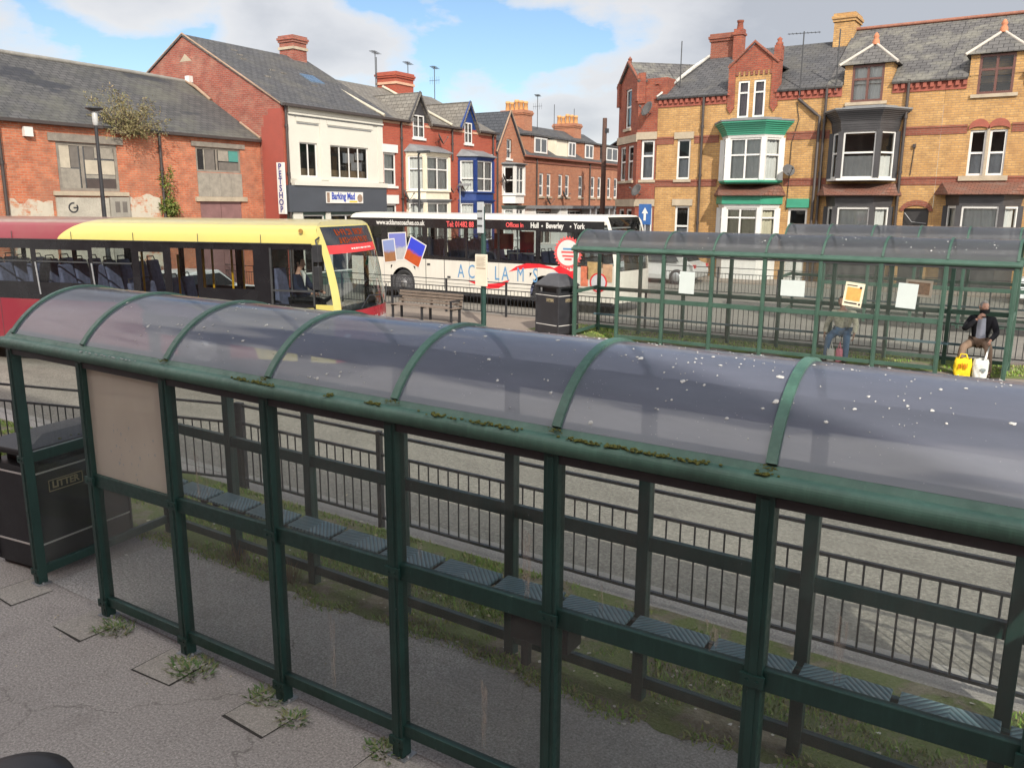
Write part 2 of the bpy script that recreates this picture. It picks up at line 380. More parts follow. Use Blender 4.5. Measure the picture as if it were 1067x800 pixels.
# dead tufts under the seats
for i, (x, y) in enumerate([(-6.3,4.75),(-5.55,4.72)]):
    mb = MB()
    for k in range(110):
        a = rr.uniform(0,6.28); d = rr.uniform(0,.13); blade(mb, d*cos(a), d*sin(a), rr.uniform(.06,.2), rr.uniform(.02,.12), a, .003)
    o = mb.build('dead_weed', leafmat('dry_stalks', [(.16,.11,.05),(.25,.17,.08),(.1,.1,.04)])); o.location = (x, y, .005)
    tag(o, ['brown dried weed clump under the first blue seats', 'straggly dried weed further right beneath the blue seats'][i], 'weed')

# ------------------------------------------------------------------ bus shelters
def roof_mat(name, tr, base, transp, speck, rough=.14):
    m, nt = nmat(name); o = nd(nt, 'ShaderNodeOutputMaterial'); v = coords(nt, 'Object')
    n = noise(nt, coords(nt, 'Object', (1.2, 4, 4)), 1.2, 6, .65); n2 = noise(nt, v, 34, 3, .7)
    vo = nd(nt, 'ShaderNodeTexVoronoi'); vo.inputs['Scale'].default_value = 38; lk(nt, v, vo.inputs['Vector'])
    sp = math_(nt, 'MULTIPLY', ramp(nt, vo.outputs['Distance'], [(.07, 1.), (.12, 0.)]), ramp(nt, noise(nt, v, 2.1, 5, .65), [(.47, 0.), (.60, 1.)]))
    col = ramp(nt, n, [(.3, [x*.9 for x in base]), (.7, [x*1.1 for x in base])])
    col = mixc(nt, math_(nt, 'MULTIPLY', sp, speck), col, (.6, .59, .55))
    p = nd(nt, 'ShaderNodeBsdfPrincipled'); lk(nt, col, p.inputs['Base Color'])
    lk(nt, ramp(nt, n2, [(.3, rough*.8), (.8, rough*1.6)]), p.inputs['Roughness'])
    p.inputs['Specular IOR Level'].default_value = .9
    t = nd(nt, 'ShaderNodeBsdfTransparent'); t.inputs[0].default_value = rgb(tr)
    tl = nd(nt, 'ShaderNodeBsdfTranslucent'); tl.inputs[0].default_value = (.60,.62,.66,1)
    pm = nd(nt, 'ShaderNodeMixShader'); pm.inputs[0].default_value = .38; lk(nt, p.outputs[0], pm.inputs[1]); lk(nt, tl.outputs[0], pm.inputs[2])
    mx = nd(nt, 'ShaderNodeMixShader')
    lk(nt, math_(nt, 'ADD', ramp(nt, n, [(.3, 1-transp-.03), (.7, 1-transp+.03)]), math_(nt, 'MULTIPLY', sp, speck), clamp=True), mx.inputs[0])
    lk(nt, t.outputs[0], mx.inputs[1]); lk(nt, pm.outputs[0], mx.inputs[2]); lk(nt, mx.outputs[0], o.inputs[0]); return m
m_roof_near = roof_mat('smoky_roof_plastic', (.60,.63,.70), (.205,.22,.28), .29, .5, .07)
m_roof_far = roof_mat('dark_smoky_roof_plastic', (.66,.67,.69), (.085,.087,.092), .33, .4, .12)
m_droppings = simple('bird_dropping', (.45, .45, .43), .8, 0, .15, 30)
m_frost = None
def frosted():
    m, nt = nmat('frosted_panel'); o = nd(nt, 'ShaderNodeOutputMaterial')
    n = noise(nt, coords(nt, 'Object', (1.2,1.2,.8)), 2.2, 5, .6)
    p = nd(nt, 'ShaderNodeBsdfPrincipled'); p.inputs['Roughness'].default_value = .35
    lk(nt, ramp(nt, n, [(.3, (.56,.48,.39)), (.7, (.68,.60,.50))]), p.inputs['Base Color'])
    t = nd(nt, 'ShaderNodeBsdfTransparent'); t.inputs[0].default_value = (.7,.64,.55,1)
    tl = nd(nt, 'ShaderNodeBsdfTranslucent'); tl.inputs[0].default_value = (.75,.66,.55,1)
    a = nd(nt, 'ShaderNodeMixShader'); a.inputs[0].default_value = .45; lk(nt, p.outputs[0], a.inputs[1]); lk(nt, tl.outputs[0], a.inputs[2])
    mx = nd(nt, 'ShaderNodeMixShader'); mx.inputs[0].default_value = .9
    lk(nt, t.outputs[0], mx.inputs[1]); lk(nt, a.outputs[0], mx.inputs[2]); lk(nt, mx.outputs[0], o.inputs[0]); return m
def seat_mat():
    m, nt = nmat('ribbed_seat_plastic'); tc = nd(nt, 'ShaderNodeTexCoord'); sx = nd(nt, 'ShaderNodeSeparateXYZ'); lk(nt, tc.outputs['Object'], sx.inputs[0])
    f = math_(nt, 'FRACT', math_(nt, 'MULTIPLY', math_(nt, 'ADD', math_(nt, 'MULTIPLY', math_(nt, 'ABSOLUTE', sx.outputs[0]), 1.0), math_(nt, 'MULTIPLY', sx.outputs[1], 1.0)), 24.))
    h = math_(nt, 'PINGPONG', f, .5)
    n = noise(nt, tc.outputs['Object'], 9, 4, .6)
    col = mixc(nt, ramp(nt, n, [(.35, 0.), (.75, .7)]), (.11, .205, .235), (.20,.285,.30))
    col = mixc(nt, ramp(nt, h, [(.05, .75), (.22, 0.)]), col, (.03, .05, .06))  # shade in the grooves between ribs painted into the colour
    finish(m, nt, col, .42, 0, h, 1., .012); return m
m_seat = seat_mat()
def arc_fn(y0, y1, z, sag):
    c = (y1 - y0) / 2; R = (c*c + sag*sag) / (2*sag); cy = (y0+y1)/2; cz = z + sag - R; a = math.asin(min(1, c/R))
    if sag > c: a = pi - a
    return lambda t, off=0.: (cy + (R+off)*sin(-a + 2*a*t), cz + (R+off)*cos(-a + 2*a*t))
NG, NL = green, greenL
def shelter(loc, n, s, d, he, label, sag, open_front, dx=0., tilt=0., seat_z=.6, special=None, seats=True, droppings=120, rz=0, seed=1, group='bus shelters of green steel'):
    R = random.Random(seed)
    root = thing('bus_shelter', label, 'bus shelter', loc, rz, group)
    L = n*s; p = .041; isn = he < 2.18; gl_ = pane_glass if isn else far_glass; m_roof = m_roof_near if isn else m_roof_far; green = NG if isn else greenF; greenL = NL if isn else greenF
    zf = lambda x: tilt * x / L
    for k in range(n+1):
        mb = MB(); x = k*s
        mb.box(x-p, x+p, -p, p, 0, he+.02)
        mb.box(x-p*.45, x+p*.45, -p-.006, -p+.001, 0.02, he-.01)       # raised flute on the face
        ps = mb.build('post', green, root, .006)
        if isn:
            mb = MB(); mb.box(x-p-.028, x+p+.028, -p-.02, p+.02, .004, .014)
            for bx in (-1, 1): mb.lathe([(.011,0),(.011,.012),(0,.014)], 6, (x+bx*(p+.016), -p*.3, .014))
            mb.build('base_plate', steel, ps)
            for zz in (.125, 1.17 + (tilt*x/L)):
                mb = MB(); mb.box(x-p-.014, x+p+.014, -p-.012, -p+.004, zz-.03, zz+.03)
                for bx in (-1, 1): mb.lathe([(.009,-.018),(.009,-.012),(0,-.020)], 6, (x+bx*p*.55, -p, zz), 'y')
                mb.build('clamp', green, ps)
        mb = MB(); mb.box(x+dx-p, x+dx+p, d-p, d+p, 0, he+.06); mb.build('post', green, root, .006)
    # gutter beams
    for yo, sg, dxx, mt in ((0, 1, 0, greenL), (d, -1, dx, green)):
        g = [(-.032+.047*cos(radians(a)), he+.050+.047*sin(radians(a))) for a in range(250, 59, -14)]
        prof = [(.055,he)] + g + [(.0,he+.108),(.045,he+.152),(.055,he+.152)]
        mb = MB(); mb.prism([(yo+sg*y, z) for y, z in prof], 'x', -.09+dxx, L+.09+dxx, 0, False)
        o = mb.build('gutter_beam', mt, root, .003)
        mb = MB(); a, b = sorted((yo-sg*.032, yo+sg*.045)); mb.box(-.06+dxx, L+.06+dxx, a, b, he-.045, he-.002); mb.build('under_channel', darkmet, o)
    arc = arc_fn(.015, d-.015, he+.125, sag)
    for k in range(n+1):
        x = k*s; N = 20; mb = MB()
        w = .024
        vs = []
        for i in range(N+1):
            (y1, z1), (y2, z2) = arc(i/N, .016), arc(i/N, -.016)
            o = dx*i/N
            vs += [(x-w+o, y2, z2), (x+w+o, y2, z2), (x+w+o, y1, z1), (x-w+o, y1, z1)]
        fs = []
        for i in range(N):
            b = 4*i
            for a in range(4): fs.append((b+a, b+(a+1)%4, b+4+(a+1)%4, b+4+a))
        mb.add(vs, fs, 0, False); mb.build('rib', greenL, root)
    for k in range(n):
        mb = MB(); xa, xb = k*s+.022, (k+1)*s-.022
        def f(u, v): y, z = arc(v); return (xa+(xb-xa)*u + dx*v, y, z)
        mb.grid(f, 2, 24); mb.build('roof_sheet', m_roof, root)
    # bird droppings on the roof sheets
    if droppings:
        mb = MB()
        for i in range(droppings):
            x = L * min(1, max(0, R.betavariate(2.1, 1.1))); t = R.betavariate(1.6, 2.2)
            cl = R.choice([1,1,2,3,5,9])
            for q in range(cl):
                xx = x + R.gauss(0,.09)*(q>0); tt = min(.9, max(.03, t + R.gauss(0,.045)*(q>0)))
                r = .0025 + .0125 * R.random()**3 * (1.15 if q == 0 else .55)
                rads = [r*R.uniform(.65,1.25) for _ in range(9)]; st = R.uniform(.8, 1.5)
                def pt(a, rad, off):
                    y, z = arc(tt - rad*sin(a)*st/1.75, off); return (xx + rad*cos(a)*1.1 + dx*tt, y, z)
                ring = [pt(2*pi*j/9, rads[j], .002) for j in range(9)]
                top = [pt(2*pi*j/9, rads[j]*.55, .0045) for j in range(9)]
                mb.add(ring + top, [(j, (j+1)%9, 9+(j+1)%9, 9+j) for j in range(9)] + [tuple(range(9,18))])
        o = mb.build('bird_droppings', m_droppings, root); o['kind'] = 'stuff'
    # rails and panes
    x0r = s if 0 in open_front else 0.; x1r = (n-1)*s if n-1 in open_front else L
    def rail(name, xa, xb, y, za, zb, w=.024, dz=0, mat=green):
        mb = MB(); a, b = zf(xa) if dz else 0, zf(xb) if dz else 0
        mb.add([(xa,y-w,za+a),(xb,y-w,za+b),(xb,y+w,za+b),(xa,y+w,za+a),(xa,y-w,zb+a),(xb,y-w,zb+b),(xb,y+w,zb+b),(xa,y+w,zb+a)],
               [(0,3,2,1),(4,5,6,7),(0,1,5,4),(1,2,6,5),(2,3,7,6),(3,0,4,7)]); mb.build(name, mat, root, .005)
    mz = 1.12 if he < 2.18 else 1.03
    rail('base_rail', x0r, x1r, 0, .085, .165, .024, .5)
    rail('mid_rail', x0r, x1r, 0, mz, mz+.105, .024, 1)
    rail('base_rail', dx, L+dx, d, .10, .18); rail('mid_rail', dx, L+dx, d, 1.11, 1.21)
    for k in range(n):
        xa, xb = k*s+p, (k+1)*s-p
        if k not in open_front:
            for za, zb in ((.165, mz), (mz+.105, he)):
                a, b = (zf(xa), zf(xb)); sp = special and (k, za > .5) in special
                mb = MB(); mb.quad((xa,.0,za+a-.003),(xb,.0,za+b-.003),(xb,.0,zb+(a if zb<he else 0)+.003),(xa,.0,zb+(b if zb<he else 0)+.003))
                if sp: mb.build('frosted_panel', frosted(), root, label='milky beige plastic panel with white splashes')
                else: mb.build('pane', gl_, root)
        for za, zb in ((.18, 1.11), (1.21, he+.02)):
            mb = MB(); mb.quad((xa+dx,d,za-.003),(xb+dx,d,za-.003),(xb+dx,d,zb),(xa+dx,d,zb)); mb.build('pane', gl_, root)
    # end screens
    for xe in (0, L):
        for za, zb in ((.085,.165),(1.13,1.22)):
            mb = MB(); mb.add([(xe-.024,p,za),(xe+.024,p,za),(xe+.024+dx,d-p,za+.03),(xe-.024+dx,d-p,za+.03),(xe-.024,p,zb),(xe+.024,p,zb),(xe+.024+dx,d-p,zb+.03),(xe-.024+dx,d-p,zb+.03)],
               [(0,3,2,1),(4,5,6,7),(0,1,5,4),(1,2,6,5),(2,3,7,6),(3,0,4,7)]); mb.build('end_rail', green, root, .005)
        for za, zb in ((.165,1.15),(1.24,he+.1)):
            mb = MB(); mb.quad((xe,p,za-.003),(xe+dx,d-p,za-.003),(xe+dx,d-p,zb),(xe,p,zb)); mb.build('pane', gl_, root)
        mb = MB(); pts = [(xe,)+arc(i/16) for i in range(17)]; mb.poly(pts + [(xe, d-.02, he+.1),(xe, .02, he+.1)]); mb.build('end_pane', gl_, root)
    # tip-up perch seats
    if seats:
        rail('seat_beam', dx, L+dx, d-.11, seat_z-.085, seat_z-.03, .022)
        for k in range(n):
            for h in range(2):
                xc = k*s + s*(.27 + .5*h) + dx
                mb = MB(); a = s*.230
                mb.add([(-a,-.11,-.005),(a,-.11,-.005),(a,.11,.012),(-a,.11,.012),(-a,-.108,.017),(a,-.108,.017),(a,.11,.034),(-a,.11,.034)],
                       [(0,3,2,1),(4,5,6,7),(0,1,5,4),(1,2,6,5),(2,3,7,6),(3,0,4,7)])
                o = mb.build('seat', m_seat, root, .006, (xc, d-.22+R.uniform(-.006,.006), seat_z-.02)); o.rotation_euler = (R.uniform(-.03,.03), 0, R.uniform(-.012,.012))
                mb = MB(); mb.box(-a*.8, -a*.8+.03, -.095, .10, -.05, -.006); mb.box(a*.8-.03, a*.8, -.095, .10, -.05, -.006)
                b = mb.build('bracket', darkmet, o)
    else: rail('seat_rail', dx, L+dx, d-.24, seat_z-.05, seat_z, .03, 0, simple('seat_blue_grey', (.07,.12,.14), .5))
    return root
near = shelter((X0, Y0, 0), 8, SB, DB, HE, 'nearest green bus shelter with smoky curved roof spotted with bird droppings', .335, {0, 7}, dx=-.113, tilt=.15, seat_z=.68, special={(1, True)}, droppings=165, seed=5)
# moss on the gutter of the near shelter
mb = MB(); R = random.Random(9)
spots = [(-4.35,.10),(-4.22,.05),(-4.12,.12),(-3.2,.08),(-2.72,.10),(-2.45,.16),(-2.28,.10),(-1.86,.14),(-1.72,.2),(-1.55,.2),(-1.4,.14),(-1.25,.08),(-.965,.05),(-3.55,.04)]
for x, w in spots:
    for k in range(int(12 + w*150)):
        xx = x + R.gauss(0, w*.42); r = R.uniform(.004, .011)
        t = R.choice([0,0,1]); yy, zz = (-.052, HE+.097) if t == 0 else (-.04, HE+.102)
        yy += R.gauss(0,.008)
        mb.lathe([(0,-r*.3),(r,0),(r*.8,r*.5),(0,r*.8)], 6, (xx-X0, yy, zz))
mb.build('moss_growth', mossm, near)
for k in range(2, 7):
    mb = MB()
    for q in range(22):
        r = R.uniform(.003,.007); mb.lathe([(0,-r*.3),(r,0),(r*.8,r*.5),(0,r*.8)], 6, (k*SB + R.gauss(.0,.022), -.02 + R.gauss(0,.014), HE+.115+R.uniform(0,.012)))
    mb.build('moss_growth', mossm, near)
# white runs on the frosted panel and beam
mb = MB()
for i in range(26):
    x = R.gauss(SB*1.47, .13); z = R.uniform(1.3, 1.72); w = R.uniform(.004,.010); h = R.uniform(.008,.03)
    mb.add([(x-w,-.004,z),(x,-.004,z-h),(x+w,-.004,z),(x+w*.6,-.004,z+w),(x-w*.6,-.004,z+w)], [(0,1,2,3,4)])
mb.build('white_splashes', m_droppings, near)
mb = MB()
for i in range(16):
    x = SB*1.1 + i*.045 + R.uniform(-.01,.01); r = R.uniform(.006,.014)
    mb.lathe([(0,-.002),(r,0),(r*.7,.003),(0,.004)], 8, (x, -.055+R.uniform(-.01,.01), HE+.095))
mb.build('white_splashes', m_droppings, near)
m_smear, nt_ = nmat('grime_smear'); o_ = nd(nt_, 'ShaderNodeOutputMaterial'); t_ = nd(nt_, 'ShaderNodeBsdfTransparent'); d_ = nd(nt_, 'ShaderNodeBsdfDiffuse'); d_.inputs[0].default_value = (.5,.45,.38,1)
x_ = nd(nt_, 'ShaderNodeMixShader'); lk(nt_, ramp(nt_, noise(nt_, coords(nt_, 'Object', (30,30,4)), 2., 4, .6), [(.4, 0.), (.7, .6)]), x_.inputs[0]); lk(nt_, t_.outputs[0], x_.inputs[1]); lk(nt_, d_.outputs[0], x_.inputs[2]); lk(nt_, x_.outputs[0], o_.inputs[0])
for bx, z0, z1, w in [(2.42,1.28,1.66,.03),(2.52,1.3,1.5,.02),(5.18,1.28,1.72,.035),(5.30,1.3,1.6,.025),(5.62,1.33,1.55,.022),(4.45,1.27,1.5,.02),(6.75,1.35,1.7,.03),(6.2,1.33,1.5,.04),(3.7,.25,.8,.03),(4.9,.3,.75,.03)]:
    q = MB(); q.poly([(bx-w,-.004,z1),(bx-w*.6,-.004,z0+.1),(bx-w*.3,-.004,z0),(bx+w*.1,-.004,z0+.06),(bx+w*.5,-.004,z0+.02),(bx+w,-.004,z1-.05)]); q.build('grime_smear', m_smear, near)
# dark box hanging under the seats
mb = MB(); mb.box(4.35, 4.82, DB-.30, DB-.10, .33, .52); mb.box(4.40,4.46, DB-.24, DB-.18, .10, .33); mb.build('dark_box', simple('dark_box_paint', (.02,.025,.024), .5), near, .008)

far = shelter((-10.5158, 18.7538, 0), 8, 1.2135, 1.32, 2.2073, 'green bus shelter across the bus lane with two people waiting inside', .40, {0, 7}, droppings=60, seats=False, seat_z=.52, seed=11)
third = shelter((-7.2, 25.6, .10), 8, 1.2135, 1.32, 2.2073, 'third green bus shelter behind, mostly hidden by the middle one', .40, {0, 7}, droppings=60, seats=False, seat_z=.52, seed=12)

# notices taped to the far shelter's glass
def notice(x, z0, z1, w, tilt, mat, label, y=18.742, extra=None):
    mb = MB(); mb.box(-w/2, w/2, -.004, 0, -(z1-z0)/2, (z1-z0)/2)
    o = mb.build('notice', mat); o.location = (x, y, (z0+z1)/2); o.rotation_euler = (0, tilt, 0)
    tag(o, label, 'notice', 'notices taped to the middle shelter'); return o
m_paper = simple('white_paper', (.50, .55, .53), .7, 0, .05, 4)
notice(-7.48, 1.31, 1.83, .38, .02, m_paper, 'tall white paper notice on the leftmost of the posted panes')
notice(-5.01, 1.41, 1.76, .52, 0, m_paper, 'wide white paper notice left of the orange poster')
notice(-2.69, 1.31, 1.82, .38, .05, m_paper, 'tall white paper notice overlapping a framed picture')
o = notice(-3.73, 1.27, 1.78, .39, .10, simple('cream_paper', (.70,.62,.45), .7), 'orange and cream poster in front of the seated person in camouflage jacket')
mb = MB(); mb.box(-.145, .145, -.008, -.0045, -.13, .15); mb.build('orange_print', simple('orange_print', (.75,.33,.09), .7, 0, .2, 14), o)
mb = MB(); mb.lathe([(0,-.009),(.028,-.009),(.028,-.0085),(0,-.0085)], 10, (.125,0,.16), 'y'); mb.lathe([(0,-.009),(.024,-.009),(.024,-.0085),(0,-.0085)], 10, (.15,0,-.19), 'y'); mb.box(-.16,.1,-.007,-.0045,-.2,-.17); mb.box(-.16,.05,-.007,-.0045,.18,.2); mb.build('dark_print', blackp, o)
o = notice(-2.66, 1.44, 1.80, .54, .04, simple('picture_border', (.6,.5,.4), .6), 'framed brown picture half hidden behind a white notice', 20.04)
mb = MB(); mb.box(-.22, .22, -.009, -.0045, -.13, .13); mb.build('picture', simple('brown_picture', (.30,.17,.10), .6, 0, .6, 7), o)

# ------------------------------------------------------------------ railings
def railing(x0, n, s, y, label, z0=0., cat='railing', bars=.125, loc_z=0., rz=0., skip=None, group='black pedestrian railings'):
    root = thing('railing', label, cat, (x0, y, loc_z), rz, group)
    for k in range(n+1):
        mb = MB(); mb.box(k*s-.027, k*s+.027, -.027, .027, 0, 1.06); mb.build('post', blackp, root, .004)
    for k in range(n):
        if skip and k in skip: continue
        mb = MB(); a, b = k*s+.027, (k+1)*s-.027
        for z in (1.03, .81, .115): mb.box(a, b, -.016, .016, z-.013, z+.013)
        m = int((b-a)/bars); st = (b-a)/m
        for i in range(1, m): mb.tube([(a+i*st,0,.12),(a+i*st,0,.805)], .0085, 6, caps=False)
        mb.build('rail_panel', blackp, root)
    return root
railing(-7.92, 6, 2.18, 6.16, 'long black railing on the verge behind the near shelter')
railing(-7.98-6.54*cos(radians(16.2)), 3, 2.18, 6.15-6.54*sin(radians(16.2)), 'short black railing run bending away beyond the near litter bin', rz=radians(16.2))
railing(-30.2, 16, 2.3, 20.9, 'black railing on the island behind the middle shelter and bench')
railing(-13.5, 8, 2.3, 31.2, 'far black railing along the kerb in front of the yellow brick terrace')

# ------------------------------------------------------------------ litter bins
def bin_(loc, w, d, h, rz, label, cap, faces):
    root = thing('litter_bin', label, 'litter bin', loc, rz, 'black litter bins')
    mb = MB(); mb.box(-w/2, w/2, -d/2, d/2, .04, h*.80); mb.box(-w/2+.03, w/2-.03, -d/2+.03, d/2-.03, 0, .04)
    for sx in (-1,1):
        for sy in (-1,1): mb.box(sx*w/2-.022+(-.012 if sx>0 else .034)-.012, sx*w/2+.022-.012*(sx>0)+.012*(sx<0), sy*d/2-.016, sy*d/2+.016, .05, h*.79)
    mb.build('body', simple('black_bin_plastic', (.022,.022,.026), .5, 0, .3, 5, .1), root, .012)
    # hood: corner columns carry a shallow hipped lid, leaving openings
    z0, z1 = h*.80, h*.97; mb = MB()
    for sx in (-1,1):
        for sy in (-1,1): mb.box(sx*w/2 - (.09 if sx>0 else 0), sx*w/2 + (.09 if sx<0 else 0), sy*d/2 - (.09 if sy>0 else 0), sy*d/2 + (.09 if sy<0 else 0), z0, z1)
    mb.box(-w/2+.005, w/2-.005, -d/2+.005, d/2-.005, z0, z0+.05); mb.box(-w/2+.004, w/2-.004, -d/2+.004, d/2-.004, z1-.05, z1)
    mb.box(-w/2+.12, w/2-.12, -d/2+.12, d/2-.12, z0, z1-.02)
    mb.build('hood', blackp, root, .006)
    e = .025; mb = MB(); t = h + cap
    a = [(-w/2-e,-d/2-e,h*.965),(w/2+e,-d/2-e,h*.965),(w/2+e,d/2+e,h*.965),(-w/2-e,d/2+e,h*.965)]
    b = [(x,y,h*.99) for x,y,_ in a]; c = [(-w*.22,-d*.22,t),(w*.22,-d*.22,t),(w*.22,d*.22,t),(-w*.22,d*.22,t)]
    mb.add(a+b+c, [(3,2,1,0)] + [(4*q+i, 4*q+(i+1)%4, 4*q+4+(i+1)%4, 4*q+4+i) for q in range(2) for i in range(4)] + [(8,9,10,11)])
    mb.build('lid', simple('bin_lid', (.055,.055,.06), .6, 0, .4, 6, .2), root, .008)
    for zz in (h*.79, .27):
        mb = MB(); q = .006
        mb.box(-w/2-q, w/2+q, -d/2-q, -d/2-.0005, zz-.008, zz+.008); mb.box(-w/2-q, w/2+q, d/2+.0005, d/2+q, zz-.008, zz+.008)
        mb.box(-w/2-q, -w/2-.0005, -d/2-.0005, d/2+.0005, zz-.008, zz+.008); mb.box(w/2+.0005, w/2+q, -d/2-.0005, d/2+.0005, zz-.008, zz+.008)
        mb.build('white_band', simple('pale_band', (.62,.6,.57), .5), root)
    gold = simple('gold_lettering', (.40,.33,.2), .5)
    for M, ww in faces:
        fr = MB(M); W, H = .27, .085
        for x0,x1,za,zb in ((-W/2,W/2,H/2-.006,H/2),(-W/2,W/2,-H/2,-H/2+.006),(-W/2,-W/2+.006,-H/2,H/2),(W/2-.006,W/2,-H/2,H/2)): fr.box(x0,x1,-.004,0,za,zb)
        vs, fs = text_mb('LITTER', .07, .002, .002, sx=1.0); fr.add(vs, fs); fr.build('lettering', gold, root)
    return root
W1, D1 = .62, 1.0
bin_((-7.64-W1/2+.02, 4.0, 0), W1, D1, 1.2, radians(8), 'large black litter bin beside the left end of the near shelter', .05,
     [(T(W1/2+.003, -.17, .80, pi/2) @ Matrix.Scale(1.3,4), D1)])
bin_((-11.18, 18.98, 0), .88, .72, 1.32, radians(-16), 'black litter bin at the left end of the middle shelter', .26,
     [(T(.12, -.363, .92), .88), (T(.443, .02, .92, pi/2), .7)])
# leaflet bits on top of near bin handled by moss
mb = MB()
for k in range(60):
    r = R.uniform(.006,.018); mb.lathe([(0,-r*.2),(r,0),(r*.7,r*.4),(0,r*.5)], 6, (R.gauss(-7.72,.05), R.gauss(4.1,.2), 1.205))
o = mb.build('moss_clump', mossm); tag(o, 'green moss growing on the lid edge of the near litter bin', 'moss')

# ------------------------------------------------------------------ bench, bus stop, lamp posts
root = thing('park_bench', 'slatted wooden bench with dark metal ends in front of the island railing', 'bench', (-15.6, 18.95, 0))
wood = simple('weathered_teak', (.155, .12, .095), .8, 0, .3, 5, .2)
mb = MB()
for i in range(4): mb.box(-1.2, 1.2, -.30+i*.115, -.30+i*.115+.09, .42, .45)
mb.build('seat', wood, root, .006)
mb = MB()
for i in range(4): mb.box(-1.2, 1.2, .12+i*.018, .145+i*.018, .49+i*.088, .56+i*.088)
mb.build('backrest', wood, root, .006)
for x in (-1.1, .02, 1.1):
    mb = MB(); mb.box(x-.03, x+.03, -.29, -.24, 0, .42); mb.box(x-.03, x+.03, .10, .16, 0, .42); mb.box(x-.03, x+.03, -.29, .16, .38, .418)
    mb.add([(x-.03,.16,.40),(x+.03,.16,.40),(x+.03,.23,.84),(x-.03,.23,.84),(x-.03,.20,.40),(x+.03,.20,.40),(x+.03,.26,.84),(x-.03,.26,.84)], [(0,1,2,3),(4,5,6,7),(0,1,5,4),(1,2,6,5),(2,3,7,6),(3,0,4,7)])
    if abs(x) > 1: mb.box(x-.03, x+.03, -.30, .18, .62, .66); mb.box(x-.03, x+.03, -.29, -.25, .42, .62)
    mb.build('leg', blackp, root, .004)

root = thing('bus_stop_pole', 'green bus stop pole with pale timetable case and grey flag', 'bus stop', (-13.62, 19.05, 0))
mb = MB(); mb.tube([(0,0,0),(0,0,2.62)], .075, 14); mb.tube([(0,0,2.55),(0,0,3.3)], .045, 12); mb.build('pole', green, root)
mb = MB(); mb.box(-.135, .055, -.115, -.05, 2.58, 3.42); mb.build('flag', simple('flag_grey', (.36,.38,.39), .5, 0, .15, 6), root, .006)
mb = MB()
for i in range(3): mb.box(-.12, .04, -.122, -.1155, 2.75+i*.2, 2.80+i*.2)
mb.build('flag_print', darkmet, root)
mb = MB(); mb.box(-.20, .20, -.13, -.08, 1.12, 2.0); mb.build('timetable_case', simple('case_cream', (.60,.55,.44), .5, 0, .1, 5), root, .008)
mb = MB(); mb.box(-.16,.16,-.1345,-.1305,1.60,1.63)
for i in range(8): mb.box(-.15, .10+.05*(i%2), -.1345, -.1305, 1.67+i*.035, 1.68+i*.035)
mb.build('timetable_print', simple('brown_print', (.3,.22,.16), .7), root)
mb = MB(); mb.box(-.5, .16, -.02, .02, 2.52, 2.545); mb.build('bracket', blackp, root)

def lamp_post(name, loc, h, label, mat, disc=True, r=.055):
    root = thing(name, label, 'street lamp', loc)
    mb = MB(); mb.tube([(0,0,0),(0,0,1.2),(0,0,h-.5)], [r*1.35, r*1.25, r*.75], 12); mb.build('pole', mat, root)
    if disc:
        mb = MB(); mb.lathe([(.05,-.5),(.075,-.42),(.07,-.14),(.05,-.12)], 12, (0,0,h)); mb.build('lamp', simple('opal_lamp', (.38,.38,.37), .4), root)
        mb = MB(); mb.lathe([(.08,-.14),(.22,-.08),(.23,-.06),(.18,-.03),(.06,-.01),(0,-.01)], 24, (0,0,h)); mb.build('hood', darkmet, root)
    else:
        mb = MB(); mb.tube([(0,0,h-.5),(0,0,h-.12),(.1,-.02,h-.02)], r*.7, 10); mb.box(-.02,.62,-.09,.05,h-.05,h+.05); mb.build('lantern', mat, root, .01)
    return root
lamp_post('street_lamp', (-22.0, 13.05, -.05), 5.9, 'slim black street lamp with flat round hood before the derelict warehouse', blackp)
lamp_post('street_lamp', (-24.0, 28.74, -.05), 5.6, 'dark street lamp column in front of the red house with cream bay', darkmet, False, .06)
lamp_post('street_lamp', (-24.3, 32.1, -.05), 4.3, 'thin grey column right of the dark lamp before the cream bay', steel, False, .035)
root = thing('telegraph_pole', 'tall brown wooden telegraph pole beside the brick corner house', 'telegraph pole', (-24.0, 46.0, 0))
mb = MB(); mb.tube([(0,0,-.1),(0,0,8.4)], [.17,.13], 12); mb.build('pole', simple('creosoted_wood', (.09,.05,.038), .85, 0, .3, 6), root)
mb = MB(); mb.box(.08,.24,-.1,.1,7.55,7.8); mb.build('junction_box', blackp, root)
root = thing('road_sign', 'small blue upright sign on a pole by the brick corner house', 'sign', (-13.35, 29.0, 0))
mb = MB(); mb.tube([(0,.03,0),(0,.03,3.4)], .038, 10); mb.build('pole', steel, root)
mb = MB(); mb.box(-.25,.25,-.01,.01,2.65,3.4); mb.build('plate', simple('sign_blue', (.03,.10,.28), .4), root, .004)
mb = MB(); mb.box(-.045,.045,-.016,-.0105,2.80,3.06); mb.add([(-.13,-.014,3.06),(.13,-.014,3.06),(0,-.014,3.28)], [(0,1,2)]); mb.build('arrow', white, root)
# round-topped black bollard at the bottom edge
o = MB(); o.lathe([(.27,0),(.27,.66),(.285,.68),(.285,.73),(.27,.77),(.20,.795),(0,.80)], 32)
o = o.build('bollard', blackp); o.location = (-3.70, 1.47, 0); tag(o, 'black round topped bollard cut off by the bottom left edge', 'bollard')
